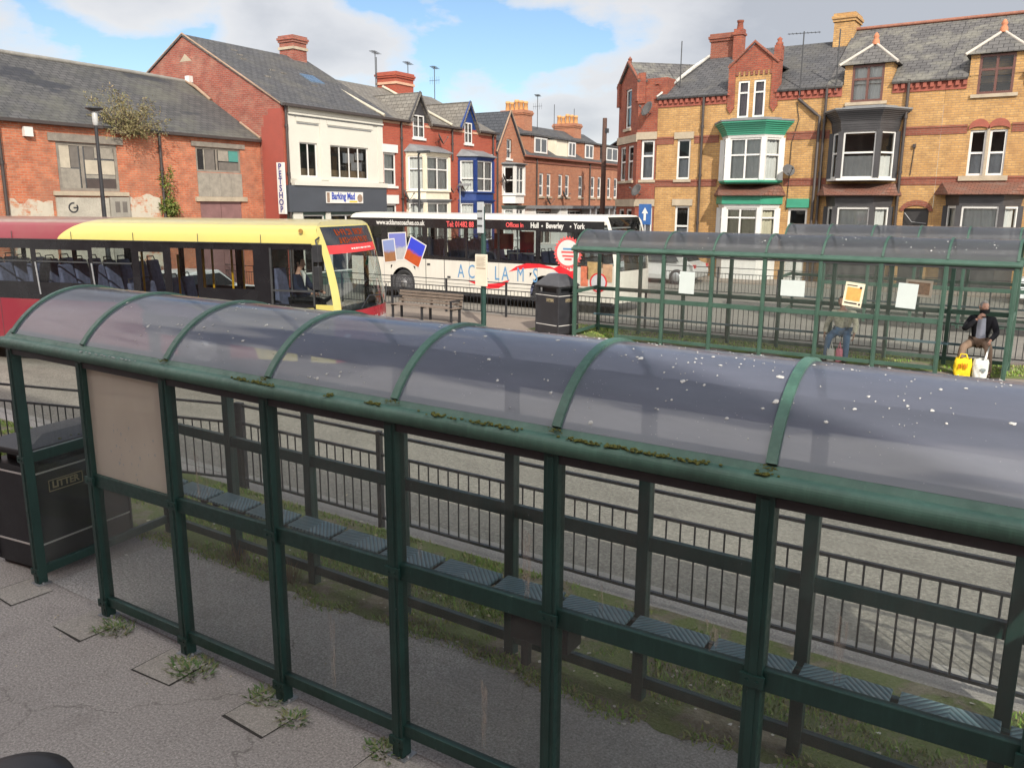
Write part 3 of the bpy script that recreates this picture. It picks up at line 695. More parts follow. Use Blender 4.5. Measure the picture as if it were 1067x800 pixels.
# ------------------------------------------------------------------ buses
def wallgrid(mb, x0, x1, z0, z1, ops, y=0., mif=None, xcuts=(), zcuts=()):
    xs = sorted(set([x0, x1] + [c for o in ops for c in o[:2] if x0 < c < x1] + [c for c in xcuts if x0 < c < x1]))
    zs = sorted(set([z0, z1] + [c for o in ops for c in o[2:4] if z0 < c < z1] + [c for c in zcuts if z0 < c < z1]))
    for i in range(len(xs)-1):
        for j in range(len(zs)-1):
            xc, zc = (xs[i]+xs[i+1])/2, (zs[j]+zs[j+1])/2
            if any(o[0] < xc < o[1] and o[2] < zc < o[3] for o in ops): continue
            mb.quad((xs[i],y,zs[j]),(xs[i+1],y,zs[j]),(xs[i+1],y,zs[j+1]),(xs[i],y,zs[j+1]), mif(xc, zc) if mif else 0)
def carpaint(name, c, rough=.3, dirt=.25):
    if name in MATS: return MATS[name]
    m, nt = nmat(name); v = coords(nt, 'Object')
    n = noise(nt, v, 1.4, 5, .6); n2 = noise(nt, coords(nt, 'Object', (6,6,.6)), 2, 4, .6)
    sx = nd(nt, 'ShaderNodeSeparateXYZ'); lk(nt, v, sx.inputs[0])
    col = mixc(nt, math_(nt, 'MULTIPLY', ramp(nt, math_(nt, 'MULTIPLY_ADD', n2, .5, math_(nt, 'MULTIPLY', n, .5)), [(.4, 0.), (.7, 1.)]), dirt), c, (.16,.14,.11))
    finish(m, nt, col, ramp(nt, n, [(.3, rough), (.8, rough+.2)]), 0, None, spec=.5, coat=.3)
    MATS[name] = m; return m
def livery():
    m, nt = nmat('red_and_yellow_livery'); v = coords(nt, 'Object')
    s = nd(nt, 'ShaderNodeSeparateXYZ'); lk(nt, v, s.inputs[0])
    zt = math_(nt, 'MULTIPLY', math_(nt, 'SUBTRACT', s.outputs[2], 2.62), 2.0, clamp=True)
    up = math_(nt, 'MULTIPLY_ADD', math_(nt, 'POWER', zt, 1.6), 1.1, -6.25)
    zl = math_(nt, 'MULTIPLY', math_(nt, 'SUBTRACT', s.outputs[2], .3), .95, clamp=True)
    lo = math_(nt, 'MULTIPLY_ADD', math_(nt, 'POWER', zl, 2.), -1.6, -1.7)
    hi = math_(nt, 'GREATER_THAN', s.outputs[2], 2.0)
    f = math_(nt, 'ADD', math_(nt, 'MULTIPLY', hi, up), math_(nt, 'MULTIPLY', math_(nt, 'SUBTRACT', 1., hi), lo))
    isy = math_(nt, 'GREATER_THAN', s.outputs[0], f)
    n = noise(nt, v, 1.2, 5, .6); n2 = noise(nt, coords(nt, 'Object', (1.5,5,5)), 2.2, 5, .65)
    col = mixc(nt, isy, (.185,.012,.024), (.50,.43,.125))
    top = ramp(nt, s.outputs[2], [(.0,0.), (1.,1.)])
    tz = math_(nt, 'GREATER_THAN', s.outputs[2], 2.955)
    col = mixc(nt, math_(nt, 'MULTIPLY', tz, ramp(nt, n2, [(.3,.35),(.7,.7)])), col, (.30,.27,.2))
    col = mixc(nt, math_(nt, 'MULTIPLY', ramp(nt, n, [(.45,0.),(.75,1.)]), .14), col, (.2,.16,.1))
    finish(m, nt, col, ramp(nt, n, [(.3,.28),(.8,.5)]), 0, None, coat=.3); return m
m_band = simple('black_window_surround', (.012,.012,.014), .25, 0, .2, 2)
m_seatblue = simple('blue_moquette', (.15,.165,.27), .9, 0, .45, 14)
m_yellowpole = simple('yellow_pole', (.80,.42,.015), .4, 0, .1, 5)
m_bfloor = simple('bus_floor', (.07,.07,.075), .8)
m_inner = simple('bus_inner_lining', (.4,.4,.4), .7)
def roofprof(H, zs): return [(0,zs),(.004,min(2.78,zs+.02)+(.0 if zs<2.7 else .02)),(.035,H-.17),(.12,H-.09),(.30,H-.035),(.7,H-.01),(1.25,H)]
def bus(name, label, loc, rz, L, H, body, offs, near, band0, band1, z0b, wheels, group, glassm, seatrows, seatz, clipdest=True, zs=2.60):
    root = thing(name, label, 'bus', loc, rz, group); Wd = 2.5
    XF = -.38
    # side panels
    def side(y, ops, nm):
        arch = [(xw-.58, xw+.58, z0b, 1.13) for xw in wheels]
        mb = MB(); wallgrid(mb, -L, XF, z0b, zs, ops + arch, y, lambda x, z: 1 if band0 < z < band1 else 0, zcuts=(band0, band1))
        for xw in wheels:
            N = 14
            for i in range(N):
                a0, a1 = pi*i/N, pi*(i+1)/N
                def e(a):
                    c, s_ = cos(a), sin(a); k = min(.58/max(abs(c),1e-6), (1.13-.52)/max(s_,1e-6)); return (xw+c*k, y, .52+s_*k)
                p0, p1 = (xw+.55*cos(a0), y, .52+.55*sin(a0)), (xw+.55*cos(a1), y, .52+.55*sin(a1))
                mb.quad(p0, e(a0), e(a1), p1)
            for sg in (-1,1): mb.quad((xw+sg*.55,y,z0b),(xw+sg*.58,y,z0b),(xw+sg*.58,y,.52),(xw+sg*.55,y,.52))
        mb.build('side_panel', [body, m_band], root)
        for (a,b,c,d) in ops:
            g = MB(); g.quad((a,y+(.012 if y<1 else -.012),c),(b,y+(.012 if y<1 else -.012),c),(b,y+(.012 if y<1 else -.012),d),(a,y+(.012 if y<1 else -.012),d)); g.build('window', glassm, root)
    side(0, offs, 'o'); side(Wd, near, 'n')
    pr = roofprof(H, zs); full = pr + [(Wd-y, z) for y, z in pr[:-1][::-1]]
    mb = MB(); n = len(full)
    xs = [-L+.12, XF] if True else []
    vs = [(x, y, z) for x in (-L, XF) for y, z in full]
    mb.add(vs, [(i, i+1, n+i+1, n+i) for i in range(n-1)], 0, True); mb.poly([(-L,y,z) for y,z in full])
    mb.build('roof', body, root)
    mb = MB(); mb.box(-L+.02, XF-.1, .05, Wd-.05, .32, .38); mb.box(-L+.02, XF-.3, .05, Wd-.05, 2.56, 2.6, 1)
    mb.box(-L+.02, -5.2, .05, Wd-.05, .4, .78); mb.build('floor', [m_bfloor, m_inner], root)
    mb = MB(); wallgrid(mb, -L, -L+.001, 0, .1, [], 0)
    mb = MB(); mb.quad((-L,0,z0b),(-L,Wd,z0b),(-L,Wd,zs),(-L,0,zs)); mb.build('rear_panel', body, root)
    # front
    def ztop(y):
        for (ya,za),(yb,zb) in zip(full[:-1], full[1:]):
            if ya <= y <= yb and yb > ya: return za + (zb-za)*(y-ya)/(yb-ya)
        return zs
    def fx(y, z):
        v = min(1, max(0, (z-.3)/(H-.3))); u = (y-1.25)/1.25
        b = (.26 if clipdest else .16)*(1-abs(u)**2.6)
        return XF*max(0, (z-1.25)/(H-1.25))**1.5*1.0 + b*(1-v**5) - (.06 if z < .5 else 0)*0
    def patch(nm, mat, y0, y1, za, zb, off=0., nu=14, nv=8, top=False, mif=None):
        mb = MB()
        def f(u, v):
            y = y0+(y1-y0)*u; z = za+(zb-za)*v
            if top: z = za + (ztop(min(max(y,.001),Wd-.001)) - za)*v
            return (fx(y, z)+off, y, z)
        mb.grid(f, nu, nv, mif=mif); return mb.build(nm, mat, root)
    ye = .17
    mb = MB(); k = len(full); mb.add([(XF, y, z) for y, z in full] + [(fx(y, z), y, z) for y, z in full], [(i, i+1, k+i+1, k+i) for i in range(k-1)], 0, True); mb.build('roof_front', body, root)
    patch('front_panel', body if body is not yl else simple('front_red', (.33,.018,.03), .3, 0, .1, 2, 0, .3), 0, Wd, .32, 1.30)
    patch('windscreen', glassm, ye, Wd-ye, 1.30, 2.42 if clipdest else 2.93)
    if clipdest:
        patch('header_strip', simple('header_red', (.62,.03,.03), .4), ye, Wd-ye, 2.42, 2.58)
        patch('destination_glass', m_band, ye, Wd-ye, 2.58, 2.93)
        patch('front_cap', body, ye, Wd-ye, 2.93, 3.1, top=True)
    else:
        patch('front_cap', body, ye, Wd-ye, 2.93, 3.1, top=True)
    for y0, y1 in ((0, ye), (Wd-ye, Wd)): patch('windscreen_pillar', body, y0, y1, 1.30, 3.1, nu=6, nv=14, top=True)
    # cheek between side panel and front, with quarter light
    for y in (0, Wd):
        mb = MB()
        def f(u, v):
            z = z0b + (zs-z0b)*v; return (XF + (fx(y, z)-XF)*u, y, z)
        mb.grid(f, 1, 24, sm=False, mif=lambda u, v: 1 if band0+.07 < z0b+(zs-z0b)*v < band1 - .12 else 0)
        mb.build('cheek_panel', [body, glassm], root)
    mb = MB(); mb.box(XF-.25, XF+.35, .2, Wd-.2, .5, 1.22); mb.add([(XF+.02,.15,1.1),(XF+.35,.15,1.0),(XF+.35,Wd-.15,1.0),(XF+.02,Wd-.15,1.1),(XF-.05,.15,1.26),(XF+.30,.15,1.24),(XF+.30,Wd-.15,1.24),(XF-.05,Wd-.15,1.26)], [(0,1,2,3),(4,5,6,7),(0,1,5,4),(1,2,6,5),(2,3,7,6),(3,0,4,7)])
    mb.build('dashboard', simple('dash_grey', (.05,.055,.055), .7), root)
    # wheels
    for xw in wheels:
        for y, sg in ((.17, -1), (Wd-.17, 1)):
            mb = MB(); mb.lathe([(.28,-.13*0),(.44,-.14),(.485,-.11),(.49,0),(.485,.11),(.44,.14),(.3,.14)], 28, (0,0,0), 'y')
            w = mb.build('wheel', rubber, root); w.location = (xw, y, .49)
            mb = MB(); q = sg*.125
            mb.lathe([(.31,q-sg*.02),(.30,q),(.24,q-sg*.05),(.16,q-sg*.03),(.13,q+sg*.03),(.0,q+sg*.035)], 24, (0,0,0), 'y')
            for k in range(10): mb.lathe([(.016,q-sg*.05),(.016,q),(0,q)], 6, (.2*cos(k*.628),0,.2*sin(k*.628)), 'y')
            mb.build('rim', simple('wheel_rim_grey', (.22,.22,.22), .5, .4, .3, 6), w)
        mb = MB(); mb.box(xw-.56, xw+.56, .35, Wd-.35, .3, 1.12); mb.build('wheel_housing', blackp, root)
    # seats
    for x in seatrows:
        for y in (.12, .55, 1.45, 1.9):
            zz = seatz if x < -5.2 else seatz-.35
            mb = MB(); mb.box(-.2,.25,0,.42,zz-.12,zz); mb.add([(-.28,0,zz-.05),(-.16,0,zz-.05),(-.16,.42,zz-.05),(-.28,.42,zz-.05),(-.38,.03,zz+.66),(-.29,.03,zz+.66),(-.29,.39,zz+.66),(-.38,.39,zz+.66)], [(0,1,2,3),(4,5,6,7),(0,1,5,4),(1,2,6,5),(2,3,7,6),(3,0,4,7)])
            mb.box(-.15,.15,.1,.32,.4,zz-.12)
            s_ = mb.build('seat', m_seatblue, root, .03, (x, y, 0))
            mb = MB(); mb.tube([(-.35,.08,zz+.62),(-.38,.1,zz+.74),(-.38,.32,zz+.74),(-.35,.34,zz+.62)], .014, 6); mb.build('grab_handle', darkmet, s_)
    return root, fx, patch
yl = livery()
A19 = radians(19.0)
yo = [(-11.2,-9.7,1.72,2.42),(-9.55,-8.3,1.72,2.42),(-8.2,-6.97,1.72,2.42),(-6.83,-5.53,1.72,2.40),(-5.42,-4.48,1.45,2.46),(-4.3,-3.73,1.45,2.40),(-3.55,-2.97,1.42,2.49),(-2.84,-1.69,1.72,2.48),(-1.29,-.42,1.45,2.50)]
yn = [(-11.2,-9.7,1.5,2.42),(-9.55,-8.2,1.5,2.42),(-8.05,-6.7,1.5,2.42),(-6.5,-5.2,1.5,2.45),(-5.05,-3.7,1.5,2.45),(-3.5,-2.2,1.5,2.45),(-1.95,-.5,.6,2.45)]
yb, yfx, ypatch = bus('single_decker_bus', 'yellow and burgundy single decker bus with its driver at the wheel', (-11.7, 11.4, -.02), A19, 11.9, 3.06, yl, yo, yn, 1.35, 2.60, .32, (-3.0, -9.0), 'single decker buses', bus_glass, [-10.9,-10.1,-9.3,-8.5,-7.7,-6.9,-6.1,-5.3,-4.4], 1.42)
# frames on the yellow bus windows: transom and divider bars
def bar(m, *b):
    q = MB(); q.box(*b); q.build('window_bar', m, yb)
for a, b in ((-6.83,-5.53),(-5.42,-4.48),(-8.2,-6.97)): bar(darkmet, a, b, -.012, .012, 2.14, 2.17)
for x in (-6.83, -5.42, -8.2):
    q = MB(); q.prism([(x,1.46),(x+.035,1.46),(x-.02,2.14),(x-.055,2.14)], 'y', -.013, -.006); q.build('window_bar', steel, yb)
bar(darkmet, -1.29,-.42,-.012,.012,1.69,1.73); bar(darkmet, -1.33,-1.29,-.012,.012,1.42,2.53); bar(darkmet, -.42,-.39,-.012,.012,1.42,2.53); bar(darkmet, -.88,-.86,-.008,.008,1.73,2.5)
mb = MB(); mb.box(-.95,-.42,-.011,.011,1.352,1.385); mb.build('trim_strip', simple('pale_yellow_trim', (.7,.6,.2), .4), yb)
# yellow stanchions, partition behind the driver
for x, y, z0, z1 in [(-4.62,.5,.8,2.5),(-4.05,.9,.6,2.3),(-3.15,.5,.5,2.5),(-3.0,1.7,.5,2.5),(-3.35,1.1,.5,2.5),(-2.62,.7,.5,2.5),(-1.86,1.2,.5,2.2),(-4.0,1.7,.5,2.5)]:
    mb = MB(); mb.tube([(x,y,z0),(x,y,z1)], .023, 8); mb.build('stanchion', m_yellowpole, yb)
mb = MB(); mb.tube([(-3.3,.45,1.46),(-2.95,.45,1.46)], .022, 8); mb.tube([(-3.3,.45,1.46),(-3.3,.45,1.2)], .022, 8); mb.box(-1.90,-1.78,.55,.7,1.55,2.0); mb.build('grab_rail', m_yellowpole, yb)
mb = MB(); mb.box(-1.62,-1.55,.06,1.1,.4,2.5); mb.build('cab_partition', m_band, yb)
mb = MB(); mb.box(-1.45,-1.05,.35,.85,.7,1.3); mb.add([(-1.5,.35,1.25),(-1.35,.35,1.25),(-1.35,.85,1.25),(-1.5,.85,1.25),(-1.54,.4,2.1),(-1.44,.4,2.1),(-1.44,.8,2.1),(-1.54,.8,2.1)], [(0,1,2,3),(4,5,6,7),(0,1,5,4),(1,2,6,5),(2,3,7,6),(3,0,4,7)]); mb.build('driver_seat', m_seatblue, yb, .03)
mb = MB(); mb.lathe([(.21,-.012),(.225,0),(.21,.012),(.195,0)], 24, (0,0,0)); mb.box(-.2,.2,-.015,.015,-.01,.01); o = mb.build('steering_wheel', blackp, yb); o.location = (-.52,.6,1.45); o.rotation_euler = (0, radians(-35), 0)
mb = MB(); mb.tube([(-.25,-.01,2.74),(-.22,-.20,2.70),(-.16,-.26,2.55),(-.16,-.27,1.72)], .02, 8); mb.box(-.22,-.10,-.36,-.19,2.30,2.62); mb.box(-.21,-.11,-.34,-.20,1.78,2.22); mb.build('mirror', blackp, yb, .015)
mb = MB(); mb.lathe([(.045,0),(.04,.03),(0,.035)], 12, (0,0,0), 'y'); o = mb.build('side_lamp', simple('amber_lens', (.3,.17,.05), .3), yb); o.location = (-.62,-.03,2.86)
mb = None
for x in (-10.4,-8.9,-7.4,-5.9,-4.4,-2.9,-1.5):
    q = MB(); q.box(x-.006, x+.006, -.003, .001, 2.62, 2.78); q.build('panel_seam', darkmet, yb)
q = MB(); q.box(-11.8, -.42, -.012, .004, 2.600, 2.622); q.build('gutter_strip', blackp, yb)
for x in (-9.9,-7.9,-5.6,-3.9,-1.6):
    q = MB(); q.box(x-.005, x+.005, -.003, .001, .36, 1.34); q.build('panel_seam', darkmet, yb)
# destination display: glowing dots in rows that no one could read, white dashes on the red strip
m_led, nt_ = nmat('orange_led'); e_ = nd(nt_, 'ShaderNodeEmission'); e_.inputs[0].default_value = (1,.16,.03,1); e_.inputs[1].default_value = .22
o_ = nd(nt_, 'ShaderNodeOutputMaterial'); lk(nt_, e_.outputs[0], o_.inputs[0])
R = random.Random(4); mb = MB()
for row, (z, h) in enumerate(((2.76,.12),(2.61,.11))):
    y = .62
    while y < 1.98:
        w = R.choice([.05,.07,.08]);
        for k in range(3):
            yy = y + R.choice([0, w*.5, w]); zz = z + R.choice([0,h*.4,h*.75])
            if R.random() < .55: a, b, c, d = yy, yy+.022, z, z+h
            else: a, b, c, d = y, y+w+.02, zz, zz+.024
            mb.quad((yfx(a,c)+.006,a,c),(yfx(b,c)+.006,b,c),(yfx(b,d)+.006,b,d),(yfx(a,d)+.006,a,d))
        y += w + .06
mb.build('destination_display', m_led, yb)
mb = MB(); y = .95
while y < 1.9:
    w = R.uniform(.03,.09); mb.quad((yfx(y,2.48)+.006,y,2.48),(yfx(y+w,2.48)+.006,y+w,2.48),(yfx(y+w,2.51)+.006,y+w,2.51),(yfx(y,2.51)+.006,y,2.51)); y += w+.03
mb.build('strip_lettering', white, yb)
vs, fs = text_mb('East Yorkshire', .23, 0, .006, sx=.82, align='CENTER')
mb = MB(); mb.add([(yfx(1.55+v[0], 1.03+v[2])+.006, 1.55+v[0], 1.03+v[2]) for v in vs], fs); mb.build('lettering', white, yb)
mb = MB(); mb.tube([(yfx(.7,1.35)+.03,.7,1.33),(yfx(1.0,1.6)+.03,1.1,1.55),(yfx(1.5,1.6)+.03,1.7,1.5)], .012, 6); mb.tube([(yfx(1.8,1.35)+.03,1.9,1.33),(yfx(1.9,1.6)+.03,2.1,1.7)], .012, 6); mb.build('wiper', blackp, yb)
for y in (.3, 2.2):
    mb = MB(); mb.lathe([(.14,0),(.13,.03),(.06,.05),(0,.055)], 16, (0,0,0), 'x'); o = mb.build('headlight', simple('headlight_glass', (.6,.6,.6), .15), yb); o.location = (yfx(y,.75)-.01, y, .75)

# white coach company bus
wcream = carpaint('cream_white_bus_paint', (.60,.575,.51), .3, .14)
WX = -11.52
wo = [(a-WX, b-WX, c, d) for a, b, c, d in [(-21.9,-21.0,1.55,2.5),(-20.72,-19.08,1.53,2.5),(-18.84,-18.10,1.54,2.48),(-17.96,-17.20,1.52,2.48),(-17.10,-15.86,1.50,2.50),(-15.76,-14.36,1.50,2.48),(-14.20,-12.95,1.48,2.45),(-12.8,-11.75,1.45,2.45)]]
wn = [(-10.6,-9.2,1.5,2.48),(-9.0,-7.6,1.5,2.48),(-7.4,-6.0,1.5,2.48),(-5.8,-4.4,1.5,2.48),(-4.2,-2.8,1.5,2.48),(-2.4,-.9,.7,2.48)]
wb, wfx, wpatch = bus('single_decker_bus', 'white single decker bus with black window band and red swoosh behind the island railing', (WX, 22.97, .06), 0, 11.0, 3.0, wcream, wo, wn, 1.40, 2.801, .34, (-20.0-WX, -14.2-WX+.2), 'single decker buses', bus_glass, [-10.3,-9.5,-8.7,-7.0,-6.2,-5.4,-4.6,-3.2], 1.42, False, 2.80)
m_wred = simple('livery_red', (.62,.02,.03), .4, 0, .08, 3); m_wblue = simple('livery_blue', (.10,.24,.42), .4, 0, .1, 3); m_pink = simple('sign_red_text', (.68,.09,.09), .45, 0, .05, 4)
def wt(txt, xa, z, size, mat, sx=1., bold=.003, **kw):
    vs, fs = text_mb(txt, size, .001, bold, align='LEFT', sx=sx, **kw); mb = MB(T(xa-WX, -.006, z)); mb.add(vs, fs); mb.build('lettering', mat, wb)
wt('www.acklamscoaches.co.uk', -21.22, 2.64, .235, white, .86, .006); wt('Tel: 01482 88', -17.98, 2.62, .26, m_pink, .80, .006)
wt('Offices in', -15.52, 2.64, .21, m_pink, .86, .005); wt('Hull', -14.56, 2.64, .23, white, .82, .008); wt('Beverley', -13.98, 2.64, .23, white, .80, .008); wt('York', -12.96, 2.64, .23, white, .80, .008)
mb = MB(T(-WX, -.004, 0))
for x in (-14.12, -13.08): mb.lathe([(.03,-.004),(.03,0),(0,0)], 10, (x,0,2.63), 'y')
mb.build('lettering', white, wb)
for ch, x in zip('ACKLAMS', (-17.52,-17.08,-16.5,-15.98,-15.68,-15.08,-14.46)): wt(ch, x, 1.03, .66, m_wblue, .66 if ch != 'M' else .58, 0.)
# red swoosh as one thin decal with a tapering outline
def decal(pts, name, mat, y=-.004, th=.003):
    mb = MB(); mb.prism([(x-WX, z) for x, z in pts], 'y', y, y+th); return mb.build(name, mat, wb)
def swoosh(path, ws, name, mat, y=-.004):
    top = []; bot = []
    for (x, z), w in zip(path, ws): top.append((x, z+w)); bot.append((x, z-w))
    mb = MB(); n = len(path)
    mb.add([(x-WX, y, z) for x, z in top] + [(x-WX, y, z) for x, z in bot], [(i, i+1, n+i+1, n+i) for i in range(n-1)]); mb.build(name, mat, wb)
swoosh([(-17.1,.75),(-16.7,.66),(-16.2,.6),(-15.8,.64),(-15.5,.76),(-15.35,.86)], [.01,.05,.08,.085,.06,.0], 'red_swoosh', m_wred)
swoosh([(-15.4,1.12),(-15.1,1.25),(-14.7,1.345),(-14.2,1.37),(-13.8,1.33),(-13.5,1.27)], [.0,.06,.085,.06,.035,.01], 'red_swoosh', m_wred)
swoosh([(-14.1,.98),(-13.8,1.1),(-13.5,1.12),(-13.1,1.02),(-12.8,.95)], [.0,.07,.10,.06,0], 'grey_swoosh', simple('decal_grey', (.38,.40,.45), .5))
decal([(-13.7,1.3),(-13.45,1.42),(-13.05,1.25),(-12.85,1.30),(-12.9,.75),(-13.05,.85),(-13.25,.7),(-13.3,1.05)], 'red_ribbon', m_wred, -.008)
mb = MB(T(-13.15-WX, -.012, 1.82)); N = 56
star = [((.53 if i%2 else .45)*cos(2*pi*i/N), (.53 if i%2 else .45)*sin(2*pi*i/N)) for i in range(N)]
mb.prism(star, 'y', 0, .004); mb.build('rosette_edge', m_pink, wb)
mb = MB(T(-13.15-WX, -.016, 1.82)); mb.prism([(.40*cos(2*pi*i/40), .40*sin(2*pi*i/40)) for i in range(40)], 'y', 0, .004); mb.build('rosette', white, wb)
mb = MB(T(-13.15-WX, -.018, 1.82))
for z, a, b in ((.12,-.18,.16),(.02,-.24,.24),(-.1,-.2,.2),(-.2,-.12,.14)): mb.box(a, b, 0, .0015, z-.03, z+.03, 0 if z < .1 else 1)
mb.build('rosette_marks', [m_pink, m_wblue], wb)
# holiday pictures over the rear wheel
def picmat(name, sky, land, z, rot=0):
    m, nt = nmat(name); v = coords(nt, 'Object'); s = nd(nt, 'ShaderNodeSeparateXYZ'); lk(nt, v, s.inputs[0])
    n = noise(nt, v, 7, 4, .7)
    f = ramp(nt, math_(nt, 'MULTIPLY_ADD', n, .35, s.outputs[2]), [(.10, 0.), (.2, 1.)])
    finish(m, nt, mixc(nt, f, mixc(nt, n, land, [x*.5 for x in land]), sky), .4); return m
for (x, z, w, h, rot, sky, land) in [(-20.62,1.63,.62,.85,-.12,(.2,.25,.45),(.35,.16,.07)),(-20.22,1.80,.86,1.0,-.05,(.15,.17,.45),(.5,.5,.5)),(-19.42,1.62,.80,.92,.42,(.03,.05,.5),(.55,.09,.02))]:
    mb = MB(Matrix.Rotation(rot, 4, 'Y')); mb.box(-w/2,w/2,-.004,0,-h/2,h/2); o = mb.build('picture_border', white, wb); o.location = (x-WX, -.005-.004*random.random(), z)
    mb = MB(); mb.box(-w/2+.04,w/2-.04,-.006,-.0045,-h/2+.04,h/2-.04); i = mb.build('picture', picmat('holiday_picture', sky, land, 0), o); i.rotation_euler = (0, rot, 0)
mb = MB(T(-WX,-.004,0))
for x in (-18.93,-18.10): mb.box(x-.012,x+.012,0,.003,.40,1.40)
for x, z in ((-18.80,1.22),(-17.9,.82)): mb.box(x-.07,x+.07,-.004,.003,z-.035,z+.035)
mb.box(-21.9,-12,0,.003,.60,.612); mb.build('panel_gap', darkmet, wb)
for x in (-20.9,-17.02,-15.8,-14.28,-12.85):
    q = MB(T(-WX,-.002,0)); q.box(x-.006, x+.006, 0, .003, .40, 1.395); q.build('panel_seam', lead, wb)
mb = MB(T(-WX,0,0)); mb.box(-22.1,-11.6,.04,.08,.22,.34); mb.build('skirt', blackp, wb)
# pictures toward the front of the white bus seen through the middle shelter
for (x, z, w, h, c) in [(-12.55,1.12,.26,.62,(.6,.16,.08)),(-12.2,1.3,.5,.55,(.42,.28,.12)),(-11.75,1.25,.34,.55,(.45,.27,.16))]:
    mb = MB(T(x-WX,-.010,z)); mb.box(-w/2,w/2,0,.004,-h/2,h/2); mb.build('decal_panel', simple('decal_%d' % int(c[0]*100), c, .5, 0, .5, 5), wb)
mb = MB(T(-12.05-WX,-.014,.95)); mb.prism([(.30*cos(2*pi*i/30), .30*sin(2*pi*i/30)) for i in range(30)], 'y', 0, .003); mb.build('decal_ring', m_wred, wb)
mb = MB(T(-12.05-WX,-.017,.95)); mb.prism([(.25*cos(2*pi*i/30), .25*sin(2*pi*i/30)) for i in range(30)], 'y', 0, .003); mb.build('decal_disc', simple('decal_pale_grey', (.5,.5,.52), .5), wb)
# far windows show an interior red board and pale rail
mb = MB(T(-WX,0,0)); mb.box(-17.1,-16.3,1.6,1.64,1.75,2.3); mb.box(-15.75,-15.2,1.2,1.24,1.6,2.4); mb.build('red_board', simple('red_board', (.5,.02,.03), .5), wb)
mb = MB(T(-WX,0,0)); mb.tube([(-15.6,.3,1.52),(-15.6,.3,1.72),(-14.5,.3,1.72),(-14.5,.3,1.52)], .03, 8); mb.tube([(-15.25,.3,1.5),(-15.25,.3,2.5)], .02, 6); mb.build('pale_rail', white, wb)

# ------------------------------------------------------------------ parked cars (seen between and through things)
def car(loc, rz, c, label, cname):
    root = thing('parked_car', label, 'car', loc, rz, 'cars parked along the far kerb')
    P = [(-2.05,.30),(-2.1,.55),(-2.02,.85),(-1.75,.95),(-1.2,1.40),(-.7,1.47),(.1,1.45),(.75,1.02),(1.0,.95),(1.8,.82),(2.02,.62),(2.05,.35),(1.9,.25),(-1.9,.25)]
    prof = {y: s for y, s in ((0,.80),(.12,.92),(.5,1),(1.25,1),(1.63,.92),(1.75,.80))}
    mb = MB(); ys = [(-.86,.0),(-.80,.03),(.80,.03),(.86,.0)]
    n = len(P); rings = []
    for y, ins in ((-.86,1),(-.78,0),(.78,0),(.86,1)):
        rings.append([(x*(.985 if ins else 1), y*(1 if z < .95 else .84), z - (.03 if ins else 0)) for x, z in P])
    vs = [p for r in rings for p in r]
    mb.add(vs, [(k*n+i, k*n+(i+1)%n, (k+1)*n+(i+1)%n, (k+1)*n+i) for k in range(3) for i in range(n)], 0, False)
    mb.poly(rings[0]); mb.poly(rings[3][::-1]); mb.build('body', carpaint(cname, c, .25, .08), root, .03)
    dg = simple('car_glass', (.015,.018,.02), .08)
    for sg in (-1, 1):
        mb = MB(); mb.add([(-1.35,sg*.845,.97),(.62,sg*.845,.97),(.08,sg*.728,1.36),(-1.05,sg*.728,1.36)], [(0,1,2,3)]); mb.build('side_window', dg, root)
        for x in (-1.28, 1.25):
            mb = MB(); mb.lathe([(.2,-.1),(.3,-.11),(.325,-.08),(.325,.08),(.3,.11),(.2,.1)], 22, (0,0,0), 'y'); w = mb.build('wheel', rubber, root); w.location = (x, sg*.80, .32)
            mb = MB(); mb.lathe([(.21,sg*.09),(.2,sg*.112),(.05,sg*.10),(0,sg*.11)], 14, (0,0,0), 'y'); mb.build('rim', steel, w)
        mb = MB(); mb.box(-2.08,-1.95,sg*.72-.09,sg*.72+.09,.72,.86); mb.build('tail_light', simple('tail_red', (.4,.01,.015), .25), root)
        mb = MB(); mb.box(1.88,2.01,sg*.62-.15,sg*.62+.15,.62,.74); mb.build('headlight', simple('headlight_glass', (.6,.6,.6), .15), root)
    mb = MB(); mb.add([(.80,-.70,1.03),(.80,.70,1.03),(.16,.60,1.445),(.16,-.60,1.445)], [(0,1,2,3)]); mb.add([(-1.73,-.68,1.0),(-1.73,.68,1.0),(-1.25,.60,1.40),(-1.25,-.60,1.40)], [(0,1,2,3)]); mb.build('windscreen', dg, root)
    return root
car((-15.4, 35.0, 0), pi, (.40,.40,.39), 'white car parked before the terrace, its wheel showing through the middle shelter', 'white_car_paint')
car((.6, 35.2, 0), 0, (.70,.72,.73), 'pale silver car glimpsed above the seated man with shopping bags', 'silver_car_paint')
car((-22.4, 16.2, -.1), radians(100), (.55,.55,.54), 'silver hatchback glimpsed through the yellow bus windows', 'silver_hatch_paint')
